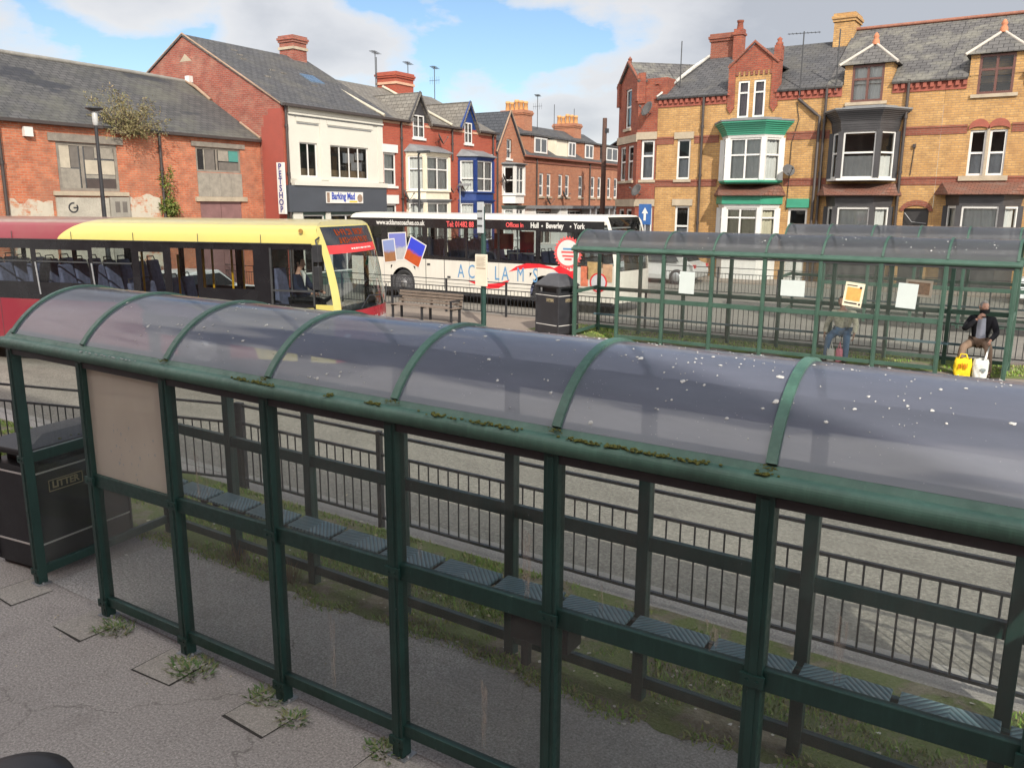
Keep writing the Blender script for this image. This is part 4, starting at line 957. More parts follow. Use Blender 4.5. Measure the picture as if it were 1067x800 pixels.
# ------------------------------------------------------------------ building kit
b_orange = brick('orange_red_brick', (.46,.12,.056), (.56,.19,.095), (.40,.25,.17), (.17,.08,.055), .65, stain=(.22,.12,.085), stain_amt=.45, sscale=.9)
b_dark = brick('dark_red_brick', (.27,.065,.045), (.36,.10,.065), (.25,.17,.14), (.13,.06,.05), .55, stain=(.42,.30,.22), stain_amt=.22, sscale=1.4)
b_red = brick('bright_red_brick', (.34,.065,.04), (.40,.09,.05), (.26,.11,.08), (.25,.06,.04), .3)
b_brown = brick('brown_orange_brick', (.34,.115,.06), (.44,.17,.085), (.32,.22,.16), (.2,.09,.06), .4)
b_yellow = brick('yellow_brick', (.445,.25,.09), (.545,.33,.13), (.32,.22,.13), (.21,.125,.065), .65, stain=(.36,.19,.08), stain_amt=.30)
b_gable = brick('gable_red_brick', (.26,.062,.04), (.34,.10,.055), (.22,.12,.09), (.12,.05,.04), .55)
b_rband = brick('red_band_brick', (.21,.065,.042), (.27,.095,.06), (.22,.12,.09), (.14,.06,.05), .4)
b_white = simple('white_render', (.54,.52,.455), .8, 0, .05, 1.2, .1)
s_grey = slates('grey_slate', (.07,.07,.073), (.10,.098,.10), (.135,.125,.10), .4)
s_old = slates('old_patched_slate', (.066,.066,.066), (.098,.095,.094), (.12,.118,.095), .6, dark=(.030,.032,.040))
s_light = slates('weathered_slate', (.16,.145,.125), (.21,.195,.17), (.11,.105,.10), .5)
s_dark = slates('new_dark_slate', (.055,.06,.07), (.075,.08,.09), (.07,.07,.08), .2)
s_lich = slates('lichened_slate', (.09,.086,.085), (.125,.12,.115), (.22,.21,.17), .6, sscale=1.1)
t_red = slates('red_roof_tile', (.20,.085,.058), (.15,.075,.055), (.16,.12,.10), .55, .2, .12, 1.2)
b_terra = simple('terracotta', (.42,.16,.08), .8, 0, .25, 6)
w_grey = simple('weathered_timber', (.20,.175,.145), .85, 0, .35, 5, .3)
w_board = simple('pale_board', (.40,.35,.27), .8, 0, .2, 4)
paintgreen = simple('green_trim', (.04,.24,.15), .45, 0, .12, 3)
paintblue = simple('blue_trim', (.014,.04,.16), .4, 0, .12, 3)
paintcream = simple('cream_trim', (.66,.60,.47), .5, 0, .1, 3)
paintdark = simple('dark_trim', (.045,.043,.045), .5, 0, .25, 3)
framebrown = simple('brown_frame', (.11,.045,.035), .5, 0, .2, 4)
pipeblk = simple('cast_pipe', (.045,.035,.032), .55, 0, .3, 4)
darkpane = simple('dark_glazing', (.018,.02,.023), .08, 0, .3, 2, spec=.7)
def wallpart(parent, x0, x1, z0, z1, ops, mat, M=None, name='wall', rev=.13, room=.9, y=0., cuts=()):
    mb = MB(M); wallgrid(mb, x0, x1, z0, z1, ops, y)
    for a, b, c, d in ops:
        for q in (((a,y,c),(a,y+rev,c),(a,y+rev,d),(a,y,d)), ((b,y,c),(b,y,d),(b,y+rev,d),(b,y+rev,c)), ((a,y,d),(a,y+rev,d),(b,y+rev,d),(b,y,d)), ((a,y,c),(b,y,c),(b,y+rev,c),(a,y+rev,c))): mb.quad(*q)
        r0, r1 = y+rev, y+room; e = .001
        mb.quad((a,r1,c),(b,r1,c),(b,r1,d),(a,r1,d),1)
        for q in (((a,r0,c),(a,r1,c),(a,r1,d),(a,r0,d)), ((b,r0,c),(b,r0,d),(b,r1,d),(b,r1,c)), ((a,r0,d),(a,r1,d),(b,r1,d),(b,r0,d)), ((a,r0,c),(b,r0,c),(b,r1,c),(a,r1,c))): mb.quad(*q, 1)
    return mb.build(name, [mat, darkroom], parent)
def win(parent, x0, x1, z0, z1, cols=(), rows=(.5,), fm=None, t=.06, curtain=None, cz=(0,1), sill=None, M=None, y=.05, glassmat=None, sw=.08, vt=None):
    fm = fm or upvc; mb = MB(M); d = .055; W = x1-x0; H = z1-z0
    mb.box(x0,x0+t,y,y+d,z0,z1); mb.box(x1-t,x1,y,y+d,z0,z1); mb.box(x0+t,x1-t,y,y+d,z0,z0+t); mb.box(x0+t,x1-t,y,y+d,z1-t,z1)
    for c in cols: mb.box(x0+W*c-t*.5, x0+W*c+t*.5, y+.002, y+d-.002, z0+t, z1-t)
    for r in rows: mb.box(x0+t, x1-t, y+.005, y+d-.005, z0+H*r-t*.45, z0+H*r+t*.45)
    f = mb.build('window', fm, parent)
    mb = MB(M); mb.quad((x0+t*.5,y+d*.5,z0+t*.5),(x1-t*.5,y+d*.5,z0+t*.5),(x1-t*.5,y+d*.5,z1-t*.5),(x0+t*.5,y+d*.5,z1-t*.5)); mb.build('pane', glassmat or win_glass, f)
    if curtain:
        mb = MB(M); k = max(6, int(W*14)); ya = y+d+.07; r = random.Random(int(x0*100+z0*10))
        za, zb = z0+H*cz[0], z0+H*cz[1]; ph = r.uniform(0,6)
        mb.grid(lambda u, v: (x0+.02+(W-.04)*u, ya+.022*sin(u*W*38+ph)+.012*sin(u*W*17), za+(zb-za)*v), k*2, 1); mb.build('curtain', curtain, f)
    if sill:
        mb = MB(M); mb.box(x0-sw, x1+sw, -.07, .05, z0-.11, z0-.005); mb.build('sill', sill, f)
    return f
def roof(parent, a, b, c, d, mat, th=.07, name='roof'):
    """roof slope from eave corners a, b to ridge corners c (above b) and d (above a)"""
    a, b, c, d = [Vector(p) for p in (a, b, c, d)]; n = (b-a).cross(d-a).normalized()
    if n.z < 0: n = -n
    o = n*th; mb = MB(); mb.add([*a, ] and [a, b, c, d, a-o, b-o, c-o, d-o], [(0,1,2,3),(7,6,5,4),(0,4,5,1),(1,5,6,2),(2,6,7,3),(3,7,4,0)])
    return mb.build(name, mat, parent)
def chimney(parent, x0, x1, y0, y1, z0, z1, mat, pots=4, potmat=None, band=None, axis='x', hpot=.5):
    mb = MB(); mb.box(x0,x1,y0,y1,z0,z1-.3); mb.box(x0-.05,x1+.05,y0-.05,y1+.05,z1-.3,z1-.2); mb.box(x0-.09,x1+.09,y0-.09,y1+.09,z1-.2,z1-.1); mb.box(x0-.04,x1+.04,y0-.04,y1+.04,z1-.1,z1)
    c = mb.build('chimney', mat, parent)
    if band:
        mb = MB(); mb.box(x0-.055,x1+.055,y0-.055,y1+.055,z1-.62,z1-.5); mb.build('chimney_band', band, c)
    for i in range(pots):
        f = (i+.5)/pots; px, py = (x0+(x1-x0)*f, (y0+y1)/2) if axis == 'x' else ((x0+x1)/2, y0+(y1-y0)*f)
        h = hpot*(1+.12*((i*7) % 3)); mb = MB(); mb.lathe([(.15,0),(.13,h*.75),(.16,h*.78),(.16,h*.86),(.14,h*.9),(.145,h),(.09,h),(.09,h-.1)], 12, (px,py,z1)); mb.build('chimney_pot', potmat or b_terra, c)
    return c
def pipe(parent, x, z0, z1, y=-.06, r=.05, mat=None):
    mb = MB(); mb.tube([(x,y,z0),(x,y,z1)], r, 8)
    k = z0+.8
    while k < z1-.3: mb.lathe([(r*1.45,-.05),(r*1.45,.05)], 8, (x,y,k)); k += 1.8
    return mb.build('drainpipe', mat or pipeblk, parent)
def dish(parent, x, z, y=-.35, r=.30, az=.6):
    mb = MB(Matrix.Translation((x,y,z)) @ Matrix.Rotation(az,4,'Z') @ Matrix.Rotation(radians(-25),4,'X'))
    mb.lathe([(0,.06),(r*.5,.045),(r*.85,.012),(r,-.02),(r*.98,-.03),(r*.8,0),(0,.045)], 18, (0,0,0), 'y')
    mb.tube([(0,-.02,-r*.9),(0,-.33,-.08)], .013, 6); mb.box(-.03,.03,-.38,-.3,-.1,-.04)
    mb2 = MB(); mb2.tube([(x,0,z-.15),(x,y*.6,z-.15),(x,y+.05,z-.02)], .02, 6)
    d = mb.build('satellite_dish', simple('dish_grey', (.075,.072,.07), .7, 0, .25, 4), parent); mb2.build('dish_arm', darkmet, d); return d
def aerial(parent, x, y, z0, z1, kind=1, az=.4):
    mb = MB(); mb.tube([(x,y,z0),(x,y,z1)], .022, 6)
    if kind:
        M = T(x,y,z1-.06,az); q = MB(M); q.tube([(-.55,0,0),(.55,0,0)], .012, 5)
        for i in range(9): q.tube([(-.5+i*.125,-.16-.02*(i%3),0),(-.5+i*.125,.16+.02*(i%3),0)], .007, 4)
        b = len(mb.v); mb.v += q.v; mb.f += [[b+i for i in f] for f in q.f]; mb.mi += q.mi; mb.sm += q.sm
        if kind > 1:
            M = T(x,y,z1-.75,az+1.2); q = MB(M); q.tube([(-.35,0,0),(.35,0,0)], .012, 5)
            for i in range(5): q.tube([(-.3+i*.15,0,-.2),(-.3+i*.15,0,.2)], .007, 4)
            b = len(mb.v); mb.v += q.v; mb.f += [[b+i for i in f] for f in q.f]; mb.mi += q.mi; mb.sm += q.sm
    return mb.build('aerial', darkmet, parent)
def canted(x0, x1, d, cf=.62, e=0., back=0.): 
    c = d*cf; return [(x0-e, back), (x0+c-e*.45, -d-e), (x1-c+e*.45, -d-e), (x1+e, back)]
def bay(parent, x0, x1, z0, z1, d, trim, fm, apron=.45, cornice=.35, over=.14, roofmat=None, roofh=.4, corm=None, mid=(.5,), rows=(.62,), curtain=None, cz=(0,1), cf=.62, roofover=.2, sillm=None, siderows=None, apronm=None):
    P = canted(x0, x1, d, cf)
    mb = MB(); mb.prism(canted(x0,x1,d,cf), 'z', z0-apron, z0-.07); mb.build('bay_apron', apronm or trim, parent)
    mb = MB(); mb.prism(canted(x0,x1,d,cf,.08), 'z', z0-.07, z0); mb.build('bay_sill', sillm or trim, parent)
    segs = list(zip(P[:-1], P[1:]))
    for i, ((ax,ay),(bx,by)) in enumerate(segs):
        L = math.hypot(bx-ax, by-ay); ang = math.atan2(by-ay, bx-ax); M = T(ax, ay, 0, ang); q = .07
        win(parent, q, L-q, z0, z1, mid if i == 1 else (), rows if i == 1 else (siderows or rows), fm, .065, curtain, cz, None, M, .03)
    for i, (px, py) in enumerate(P):
        mb = MB(); s = .085
        mb.prism([(px-s,min(py-.03+ (0 if i in (1,2) else -.03),0)),(px+s,min(py-.03,0)),(px+s,py+.12),(px-s,py+.12)], 'z', z0, z1); mb.build('bay_mullion', trim, parent)
    n = 4; mb = MB()
    for k in range(n): mb.prism(canted(x0,x1,d,cf,over*(k+1)/n*(1.0)), 'z', z1+cornice*k/n, z1+cornice*(k+1)/n - (0 if k == n-1 else .0))
    mb.build('bay_cornice', corm or trim, parent)
    if roofmat:
        zc = z1+cornice; A = canted(x0,x1,d,cf,roofover); mb = MB()
        top = [(x0+.25, 0, zc+roofh), (x1-.25, 0, zc+roofh)]
        v = [(x,y,zc+.003) for x, y in A] + top + [(x,y,zc+.04) for x, y in A]
        mb.add(v, [(0,1,2,3),(0,1,7,6),(1,2,8,7),(2,3,9,8),(6,7,4),(7,8,5,4),(8,9,5)]); mb.build('bay_roof', roofmat, parent)
ZT = radians(92.49)
LO = Vector((-26, 23, 0)); LU = Vector((-.0434, .99906, 0)); LN = Vector((.99906, .0434, 0))
def lhouse(name, label, cat, s, off=0., group=None):
    return thing(name, label, cat, LO + LU*s + LN*off, ZT, group)

# ------------------------------------------------------------------ derelict warehouse
H = lhouse('brick_warehouse', 'derelict orange brick warehouse with boarded windows and patched slate roof', 'warehouse', -18, -1.3)
X = lambda s: s+18
w1 = (X(-8.36), X(-6.27), 3.70, 5.22); w2 = (X(-3.1), X(-1.04), 4.48, 5.38); w2b = (X(-3.1), X(-1.04), 3.58, 4.46); gd = (X(-3.05), X(-1.1), .1, 3.40)
wallpart(H, 0, 18.0, -.1, 5.86, [w1, w2, gd, (X(-16), X(-14), 3.7, 5.2)], b_orange, rev=.12)
mb = MB(); mb.quad((0,0,-.1),(0,8,-.1),(0,8,5.86),(0,0,5.86)); mb.poly([(0,0,5.86),(0,8,5.86),(0,4,8.3)]); mb.build('end_wall', b_orange, H)
roof(H, (-.1,-.14,5.80),(18.02,-.14,5.80),(17.98,4.0,8.24),(-.1,4.0,8.36), s_old)
roof(H, (-.1,8.1,5.80),(18.0,8.1,5.80),(18.0,4.0,8.24),(-.1,4.0,8.36), s_old)
mb = MB(); mb.tube([(-.1,4.0,8.35),(8,4.0,8.32),(15.5,4.0,8.29),(17.98,4.0,8.23)], .085, 8); mb.build('ridge_tile', simple('ridge_grey', (.2,.19,.17), .8, 0, .3, 3), H)
for q in ((0,11.2), (13.5,17.9)):
    mb = MB(); mb.box(q[0],q[1],-.2,-.08,5.70,5.80); mb.build('gutter', pipeblk, H)
# verge mortar line at the right end
mb = MB(); mb.tube([(17.95,-.1,5.86),(17.95,1.0,6.5)], .05, 6); mb.tube([(17.9,2.6,7.45),(17.85,3.4,8.0),(17.85,4.0,8.28)], .07, 6); mb.build('verge', simple('verge_mortar', (.28,.19,.13), .85, 0, .4, 3), H)
# stained lintels, sills and cladding
mb = MB(); mb.box(X(-8.6),X(-6.05),-.05,.1,5.23,5.47); mb.build('lintel', w_grey, H)
mb = MB(); mb.box(X(-3.28),X(-.82),-.05,.1,5.385,5.56); mb.build('lintel', w_grey, H)
mb = MB(); mb.box(X(-8.6),X(-6.0),-.09,.1,3.56,3.695); mb.build('sill', stone, H)
mb = MB(); mb.box(X(-3.25),X(-.85),-.07,.1,3.41,3.575); mb.build('sill', stone, H)
f = win(H, *w1, (.4,), (), w_grey, .10, None, y=.02, glassmat=darkpane)
mb = MB(); a, b, c, d = w1
for x0,x1,z0,z1,k in [(.10,.44,.72,1.42,0),(.46,.73,.74,1.42,1),(.10,.73,.10,.70,2),(.95,1.28,1.02,1.44,1),(1.30,1.98,1.06,1.44,2),(.95,1.98,.55,1.0,0),(.95,1.98,.10,.40,3),(.95,1.98,.42,.53,2)]:
    mb.box(a+x0,a+x1,.034,.05,c+z0,c+z1,k)
mb.build('boarding', [w_board, simple('grey_board', (.13,.115,.10), .85, 0, .3, 6), simple('mid_board', (.25,.225,.185), .85, 0, .3, 5), simple('black_board', (.06,.045,.04), .85, 0, .3, 6)], f)
f = win(H, *w2, (.46,), (), w_grey, .08, None, y=.02, glassmat=darkpane)
mb = MB(); a, b, c, d = w2
for x0,x1,z0,z1,k in [(.36,.42,.05,.85,2),(.44,.86,.06,.84,1),(1.04,1.52,.42,.84,2),(1.54,1.98,.42,.84,4),(1.04,1.98,.06,.38,1)]: mb.box(a+x0,a+x1,.034,.05,c+z0,c+z1,k)
mb.build('boarding', [w_board, MATS['grey_board'], MATS['mid_board'], MATS['black_board'], simple('teal_board', (.06,.22,.19), .7)], f)
mb = MB(); a, b, c, d = w2b
for i in range(4): mb.box(a+i*.515+.004, a+(i+1)*.515-.004, -.035, -.002, c, d)
mb.build('timber_apron', MATS['mid_board'], H)
mb = MB(); mb.box(gd[0],gd[0]+.97,.04,.09,0,3.40); mb.box(gd[0]+.99,gd[1],.04,.09,0,3.40); mb.build('door', simple('faded_maroon_door', (.19,.10,.095), .75, 0, .25, 3), H)
mb = MB(); mb.box(X(-9.36),X(-9.1),-.14,0,5.30,5.58); mb.build('alarm_box', white, H)
def patchwhite():
    m, nt = nmat('flaking_whitewash'); v = coords(nt, 'UV'); n = noise(nt, v, 1.6, 6, .7); n2 = noise(nt, v, 6, 4, .65)
    bt = nd(nt, 'ShaderNodeTexBrick'); bt.inputs['Scale'].default_value = 1; bt.inputs['Brick Width'].default_value = .225; bt.inputs['Row Height'].default_value = .075; bt.inputs['Mortar Size'].default_value = .01
    bt.inputs['Color1'].default_value = (.4,.13,.07,1); bt.inputs['Color2'].default_value = (.45,.2,.1,1); bt.inputs['Mortar'].default_value = (.4,.3,.22,1); lk(nt, v, bt.inputs['Vector'])
    col = mixc(nt, ramp(nt, math_(nt, 'MULTIPLY_ADD', n2, .3, math_(nt, 'MULTIPLY', n, .7)), [(.42, 0.), (.5, 1.)]), bt.outputs['Color'], (.47,.42,.335))
    col = mixc(nt, math_(nt, 'MULTIPLY', ramp(nt, n2, [(.5,0.),(.75,1.)]), .5), col, (.30,.26,.21))
    finish(m, nt, col, .9, 0, n2, .3, .01); return m
pw = patchwhite()
r = random.Random(2)
for (xa, xb, zt) in [(X(-10.0), X(-8.65), 3.42), (X(-5.95), X(-4.75), 3.6)]:
    top = [(xa + (xb-xa)*i/9, zt + r.uniform(-.14,.05)) for i in range(10)]
    mb = MB(); mb.prism([(xa, .0)] + [(xb, .0)] + top[::-1], 'y', -.012, -.003); mb.build('whitewash', pw, H)
mb = MB(); mb.box(X(-8.55),X(-6.75),-.06,-.002,.1,3.5); mb.build('rendered_panel', simple('dirty_render', (.37,.34,.28), .9, 0, .3, 2.2, .2), H)
mb = MB(); mb.box(X(-6.72),X(-6.0),-.075,-.002,.1,3.52); mb.build('concrete_panel', simple('concrete_grey', (.27,.25,.21), .9, 0, .25, 3), H)
# painted ring and bars on the panels (graffiti)
mb = MB(T(X(-8.02), -.064, 3.18)); N = 20; ra = .17
for i in range(N):
    if i in (2,3): continue
    a0, a1 = 2*pi*i/N, 2*pi*(i+1)/N
    mb.quad((ra*cos(a0),0,ra*sin(a0)),(ra*cos(a1),0,ra*sin(a1)),((ra-.05)*cos(a1),0,(ra-.05)*sin(a1)),((ra-.05)*cos(a0),0,(ra-.05)*sin(a0)))
mb.quad((.0,0,-.03),(.16,0,-.03),(.16,0,.02),(.0,0,.02)); mb.build('graffiti', blackp, H)
mb = MB()
for x in (-6.55,-6.28): mb.box(X(x),X(x)+.17,-.079,-.0755,3.02,3.38)
mb.build('graffiti', MATS['grey_board'], H)
pipe(H, X(-4.63), .1, 5.75, mat=pipeblk); pipe(H, X(-10.1), .1, 5.75)
# bush growing from the wall head, and the climbing plant
def shrub(name, label, cat, loc, rx, ry, rz_, n, mat, size=.07, twigs=30, seed=1, rz=0):
    r = random.Random(seed); mb = MB(); st = MB()
    root = thing(name, label, cat, loc, rz)
    nb = max(8, twigs//2); per = n // nb
    for k in range(nb):
        a = r.uniform(0, 2*pi); e = r.uniform(-.6, 1.15); L = r.uniform(.55, 1.25) * (1.15 if r.random() < .2 else 1)
        d = Vector((cos(a)*cos(e)*rx, sin(a)*cos(e)*ry, sin(e)*rz_*1.15 + .1*rz_)) * L
        b0 = Vector((r.uniform(-.1,.1)*rx, r.uniform(-.45,.45)*ry, -rz_*.55))
        sag = Vector((r.gauss(0,.1), r.gauss(0,.1), -.16*L*rz_)); pts = [b0 + (d-b0)*t + sag*t*t for t in (0,.33,.66,1)]
        st.tube(pts, [.018,.012,.008,.003], 4, caps=False)
        for q in range(per):
            t = 1 - r.random()**1.4*.8; m_ = int(min(2, t*3)); u_ = t*3-m_; p = pts[m_].lerp(pts[m_+1], u_) + Vector((r.gauss(0,.06), r.gauss(0,.06), r.gauss(0,.06)))*(rz_+.25)
            u = Vector((r.gauss(0,1), r.gauss(0,1), r.gauss(0,.7)-.3)).normalized(); w = u.orthogonal().normalized(); s = size*r.uniform(.5,1.35)
            mb.add([p, p+u*s+w*s*.32, p+u*s*2, p+u*s-w*s*.32], [(0,1,2,3)])
    mb.build('foliage', mat, root)
    st.build('stem', simple('twig_bark', (.13,.10,.07), .9, 0, .3, 8), root)
    return root
m_bush = leafmat('autumn_bush_leaves', [(.10,.10,.04),(.16,.145,.06),(.24,.19,.09),(.15,.15,.065),(.30,.22,.12)])
pb = LO + LU*(-5.85) + LN*(-1.15)
shrub('bush', 'brown green bush growing out of the warehouse eaves above the boarded window', 'bush', (pb.x, pb.y, 6.12), .76, 1.1, .92, 4800, m_bush, .042, 180, 3)
pb = LO + LU*(-4.5) + LN*(-1.2)
shrub('climbing_plant', 'bright green plant climbing the warehouse drainpipe', 'plant', (pb.x, pb.y, 3.55), .22, .36, 1.0, 1500, leafmat('ivy_leaves', [(.06,.10,.015),(.12,.16,.03),(.17,.16,.05)]), .06, 10, 5)

# ------------------------------------------------------------------ pet shop building
H = lhouse('shop_building', 'tall red brick gabled building with white upper storey and grey shopfront', 'building', 0, 0)
SW = 5.98
o1, o2 = (.86,1.84,4.41,5.74), (2.60,4.98,4.40,5.73)
wallpart(H, .28, SW-.02, 4.15, 7.15, [o1, o2], b_white, rev=.14)
mb = MB(); mb.box(0,.28,-.0,.05,-.1,7.12); mb.build('pier', b_red, H)
mb = MB(); mb.box(.28,SW-.02,-.05,-.002,6.85,7.15); mb.box(.28,SW-.02,-.09,-.002,6.76,6.83); mb.box(.28,.62,-.03,-.002,4.3,6.7); mb.box(SW-.36,SW-.02,-.03,-.002,4.3,6.7); mb.box(2.0,2.42,-.03,-.002,4.3,6.7)
mb.box(.72,1.98,-.03,-.002,6.52,6.7); mb.box(2.44,5.3,-.03,-.002,6.52,6.7); mb.build('moulding', b_white, H)
mb = MB(); mb.box(.75,1.95,-.022,-.002,6.44,6.48); mb.box(2.5,5.2,-.022,-.002,6.44,6.48); mb.box(.3,SW-.04,-.06,-.003,6.72,6.755); mb.build('moulding_groove', lead, H)
win(H, *o1, (.5,), (), upvc, .05, w_board and simple('tan_blind', (.34,.24,.14), .8), (0,.25), None, y=.06)
f = win(H, *o2, (.25,.5,.74), (), upvc, .05, MATS['tan_blind'], (0,.25), None, y=.06)
mb = MB(); mb.box(3.45,4.15,.10,.105,5.05,5.45); mb.box(3.95,4.62,.1,.105,4.75,5.1); mb.box(4.2,4.75,.1,.105,5.2,5.5); mb.build('window_notice', simple('pale_notice', (.45,.46,.47), .6, 0, .2, 8), f)
mb = MB(); mb.box(.32,6.02,-.2,.0,4.06,4.25); mb.build('cornice', b_white, H)
g = simple('shopfront_grey', (.055,.062,.075), .5, 0, .12, 2)
mb = MB(); mb.box(.02,6.0,-.14,.0,3.02,4.055); mb.build('fascia', g, H)
wallpart(H, 0, SW, -.1, 3.02, [(.9,2.1,.5,2.9),(2.5,5.4,.5,2.9)], simple('shop_green', (.06,.10,.085), .5), rev=.1)
win(H, .9, 2.1, .5, 2.9, (), (), upvc, .06); win(H, 2.5, 5.4, .5, 2.9, (.33,.66), (), upvc, .06)
for q in ((.3,.82,-.06,-.003,0,3.0), (2.15,2.42,-.06,-.003,0,3.0), (5.6,5.96,-.1,-.003,0,3.0)):
    mb = MB(); mb.box(*q); mb.build('pilaster', b_white, H)
# gable facing the camera and rear
D = 10.9
mb = MB(); mb.poly([(0,0,-.1),(0,D,-.1),(0,D,7.10),(0,D/2,10.06),(0,0,7.10)]); mb.poly([(SW,0,-.1),(SW,0,7.1),(SW,D/2,10.06),(SW,D,7.1),(SW,D,-.1)]); mb.quad((0,D,-.1),(SW,D,-.1),(SW,D,7.1),(0,D,7.1))
mb.build('gable_wall', b_dark, H)
mb = MB(); mb.prism([(.0,-.1),(1.15,-.1),(1.15,6.3),(1.0,6.3),(1.0,6.7),(.75,6.7),(.75,6.95),(.0,6.95)], 'x', -.02, -.004); mb.build('painted_strip', simple('red_masonry_paint', (.27,.06,.042), .8, 0, .12, 3), H)
mb = MB(); mb.box(-.01,-.002,6.7,7.6,8.1,8.5); mb.build('air_brick', darkroom, H)
mb = MB(); mb.box(-.2,-.003,5.0,5.25,8.2,8.45); mb.build('vent_box', white, H)
mb = MB(); mb.add([(-.006,5.0,9.05),(-.006,5.75,9.05),(-.006,5.4,9.35)], [(0,1,2)]); mb.build('stone_panel', stone, H)
roof(H, (-.06,-.16,7.08),(SW+.9,-.16,7.08),(SW+.9,D/2,10.12),(-.06,D/2,10.12), s_grey)
roof(H, (-.06,D+.16,7.08),(SW+.9,D+.16,7.08),(SW+.9,D/2,10.12),(-.06,D/2,10.12), s_grey)
mb = MB(); mb.tube([(-.03,0,7.12),(-.03,D/2,10.14),(-.03,D,7.12)], .04, 6); mb.build('verge', simple('verge_mortar', (.28,.19,.13), .85, 0, .4, 3), H)
mb = MB(); mb.box(-.1,SW,-.26,-.14,7.02,7.12); mb.build('gutter', pipeblk, H)
chimney(H, 5.75, 6.6, D/2-.45, D/2+.45, 9.7, 11.0, b_dark, 0, None, stone)
mb = MB(); sl = (10.12-7.08)/(D/2+.16)
for (xa, xb, ya, yb_) in [(4.35,5.2,2.6,3.3)]:
    mb.add([(x,y,7.08+(y+.16)*sl+.05) for x, y in ((xa,ya),(xb,ya),(xb,yb_),(xa,yb_))] + [(x,y,7.08+(y+.16)*sl-.02) for x, y in ((xa,ya),(xb,ya),(xb,yb_),(xa,yb_))], [(0,1,2,3),(0,1,5,4),(1,2,6,5),(2,3,7,6),(3,0,4,7)])
mb.build('skylight', simple('skylight_glass', (.10,.14,.19), .15), H)
mb = MB(); r = random.Random(8)
for i in range(7):
    x = r.uniform(1.2,4); y = r.uniform(1.5,4.8); mb.box(x,x+.3,y,y+.2,7.08+(y+.16)*sl+.003,7.08+(y+.16)*sl+.05)
mb.build('slipped_slates', s_light, H)
pipe(H, .12, .1, 7.05, -.09)
o = thing('shop_sign', 'white vertical sign board with blue letters on the corner of the pet shop', 'sign', LO + LU*(-.2) + LN*(-.0) + Vector((.02,-.02,3.92)), 0)
mb = MB(); mb.box(-.19,.19,-.05,.05,-.98,.98); mb.build('board', white, o, .006)
navy = simple('navy_lettering', (.03,.025,.17), .5)
for i, ch in enumerate('PETSHOP'): text(ch, .33, T(0,-.056,.81-i*.27), 'lettering', navy, o, bold=.008, ext=.003)
sg = lhouse('shop_sign', 'wide white fascia sign with blue and yellow writing over the grey shopfront', 'sign', 3.2, .145); sg.location.z = 3.6
mb = MB(); mb.box(-1.13,1.13,-.05,0,-.235,.235); mb.build('board', white, sg, .005)
text('Barking Mad', .40, T(-.12,-.054,.05), 'lettering', simple('royal_blue_lettering', (.03,.06,.32), .5), sg, bold=.012, sx=.72)
mb = MB(); mb.box(.25,.75,-.054,-.051,-.20,-.13); mb.build('underline', simple('yellow_print', (.65,.45,.05), .5), sg)
mb = MB(); mb.lathe([(.17,-.054),(.17,-.051)], 16, (.92,0,-.02), 'y'); mb.build('dog_patch', simple('brown_dog_print', (.25,.17,.12), .7, 0, .4, 12), sg); mb = MB(); mb.box(-1.11,-.95,-.054,-.051,-.2,.2); mb.build('dog_patch', MATS['brown_dog_print'], sg)

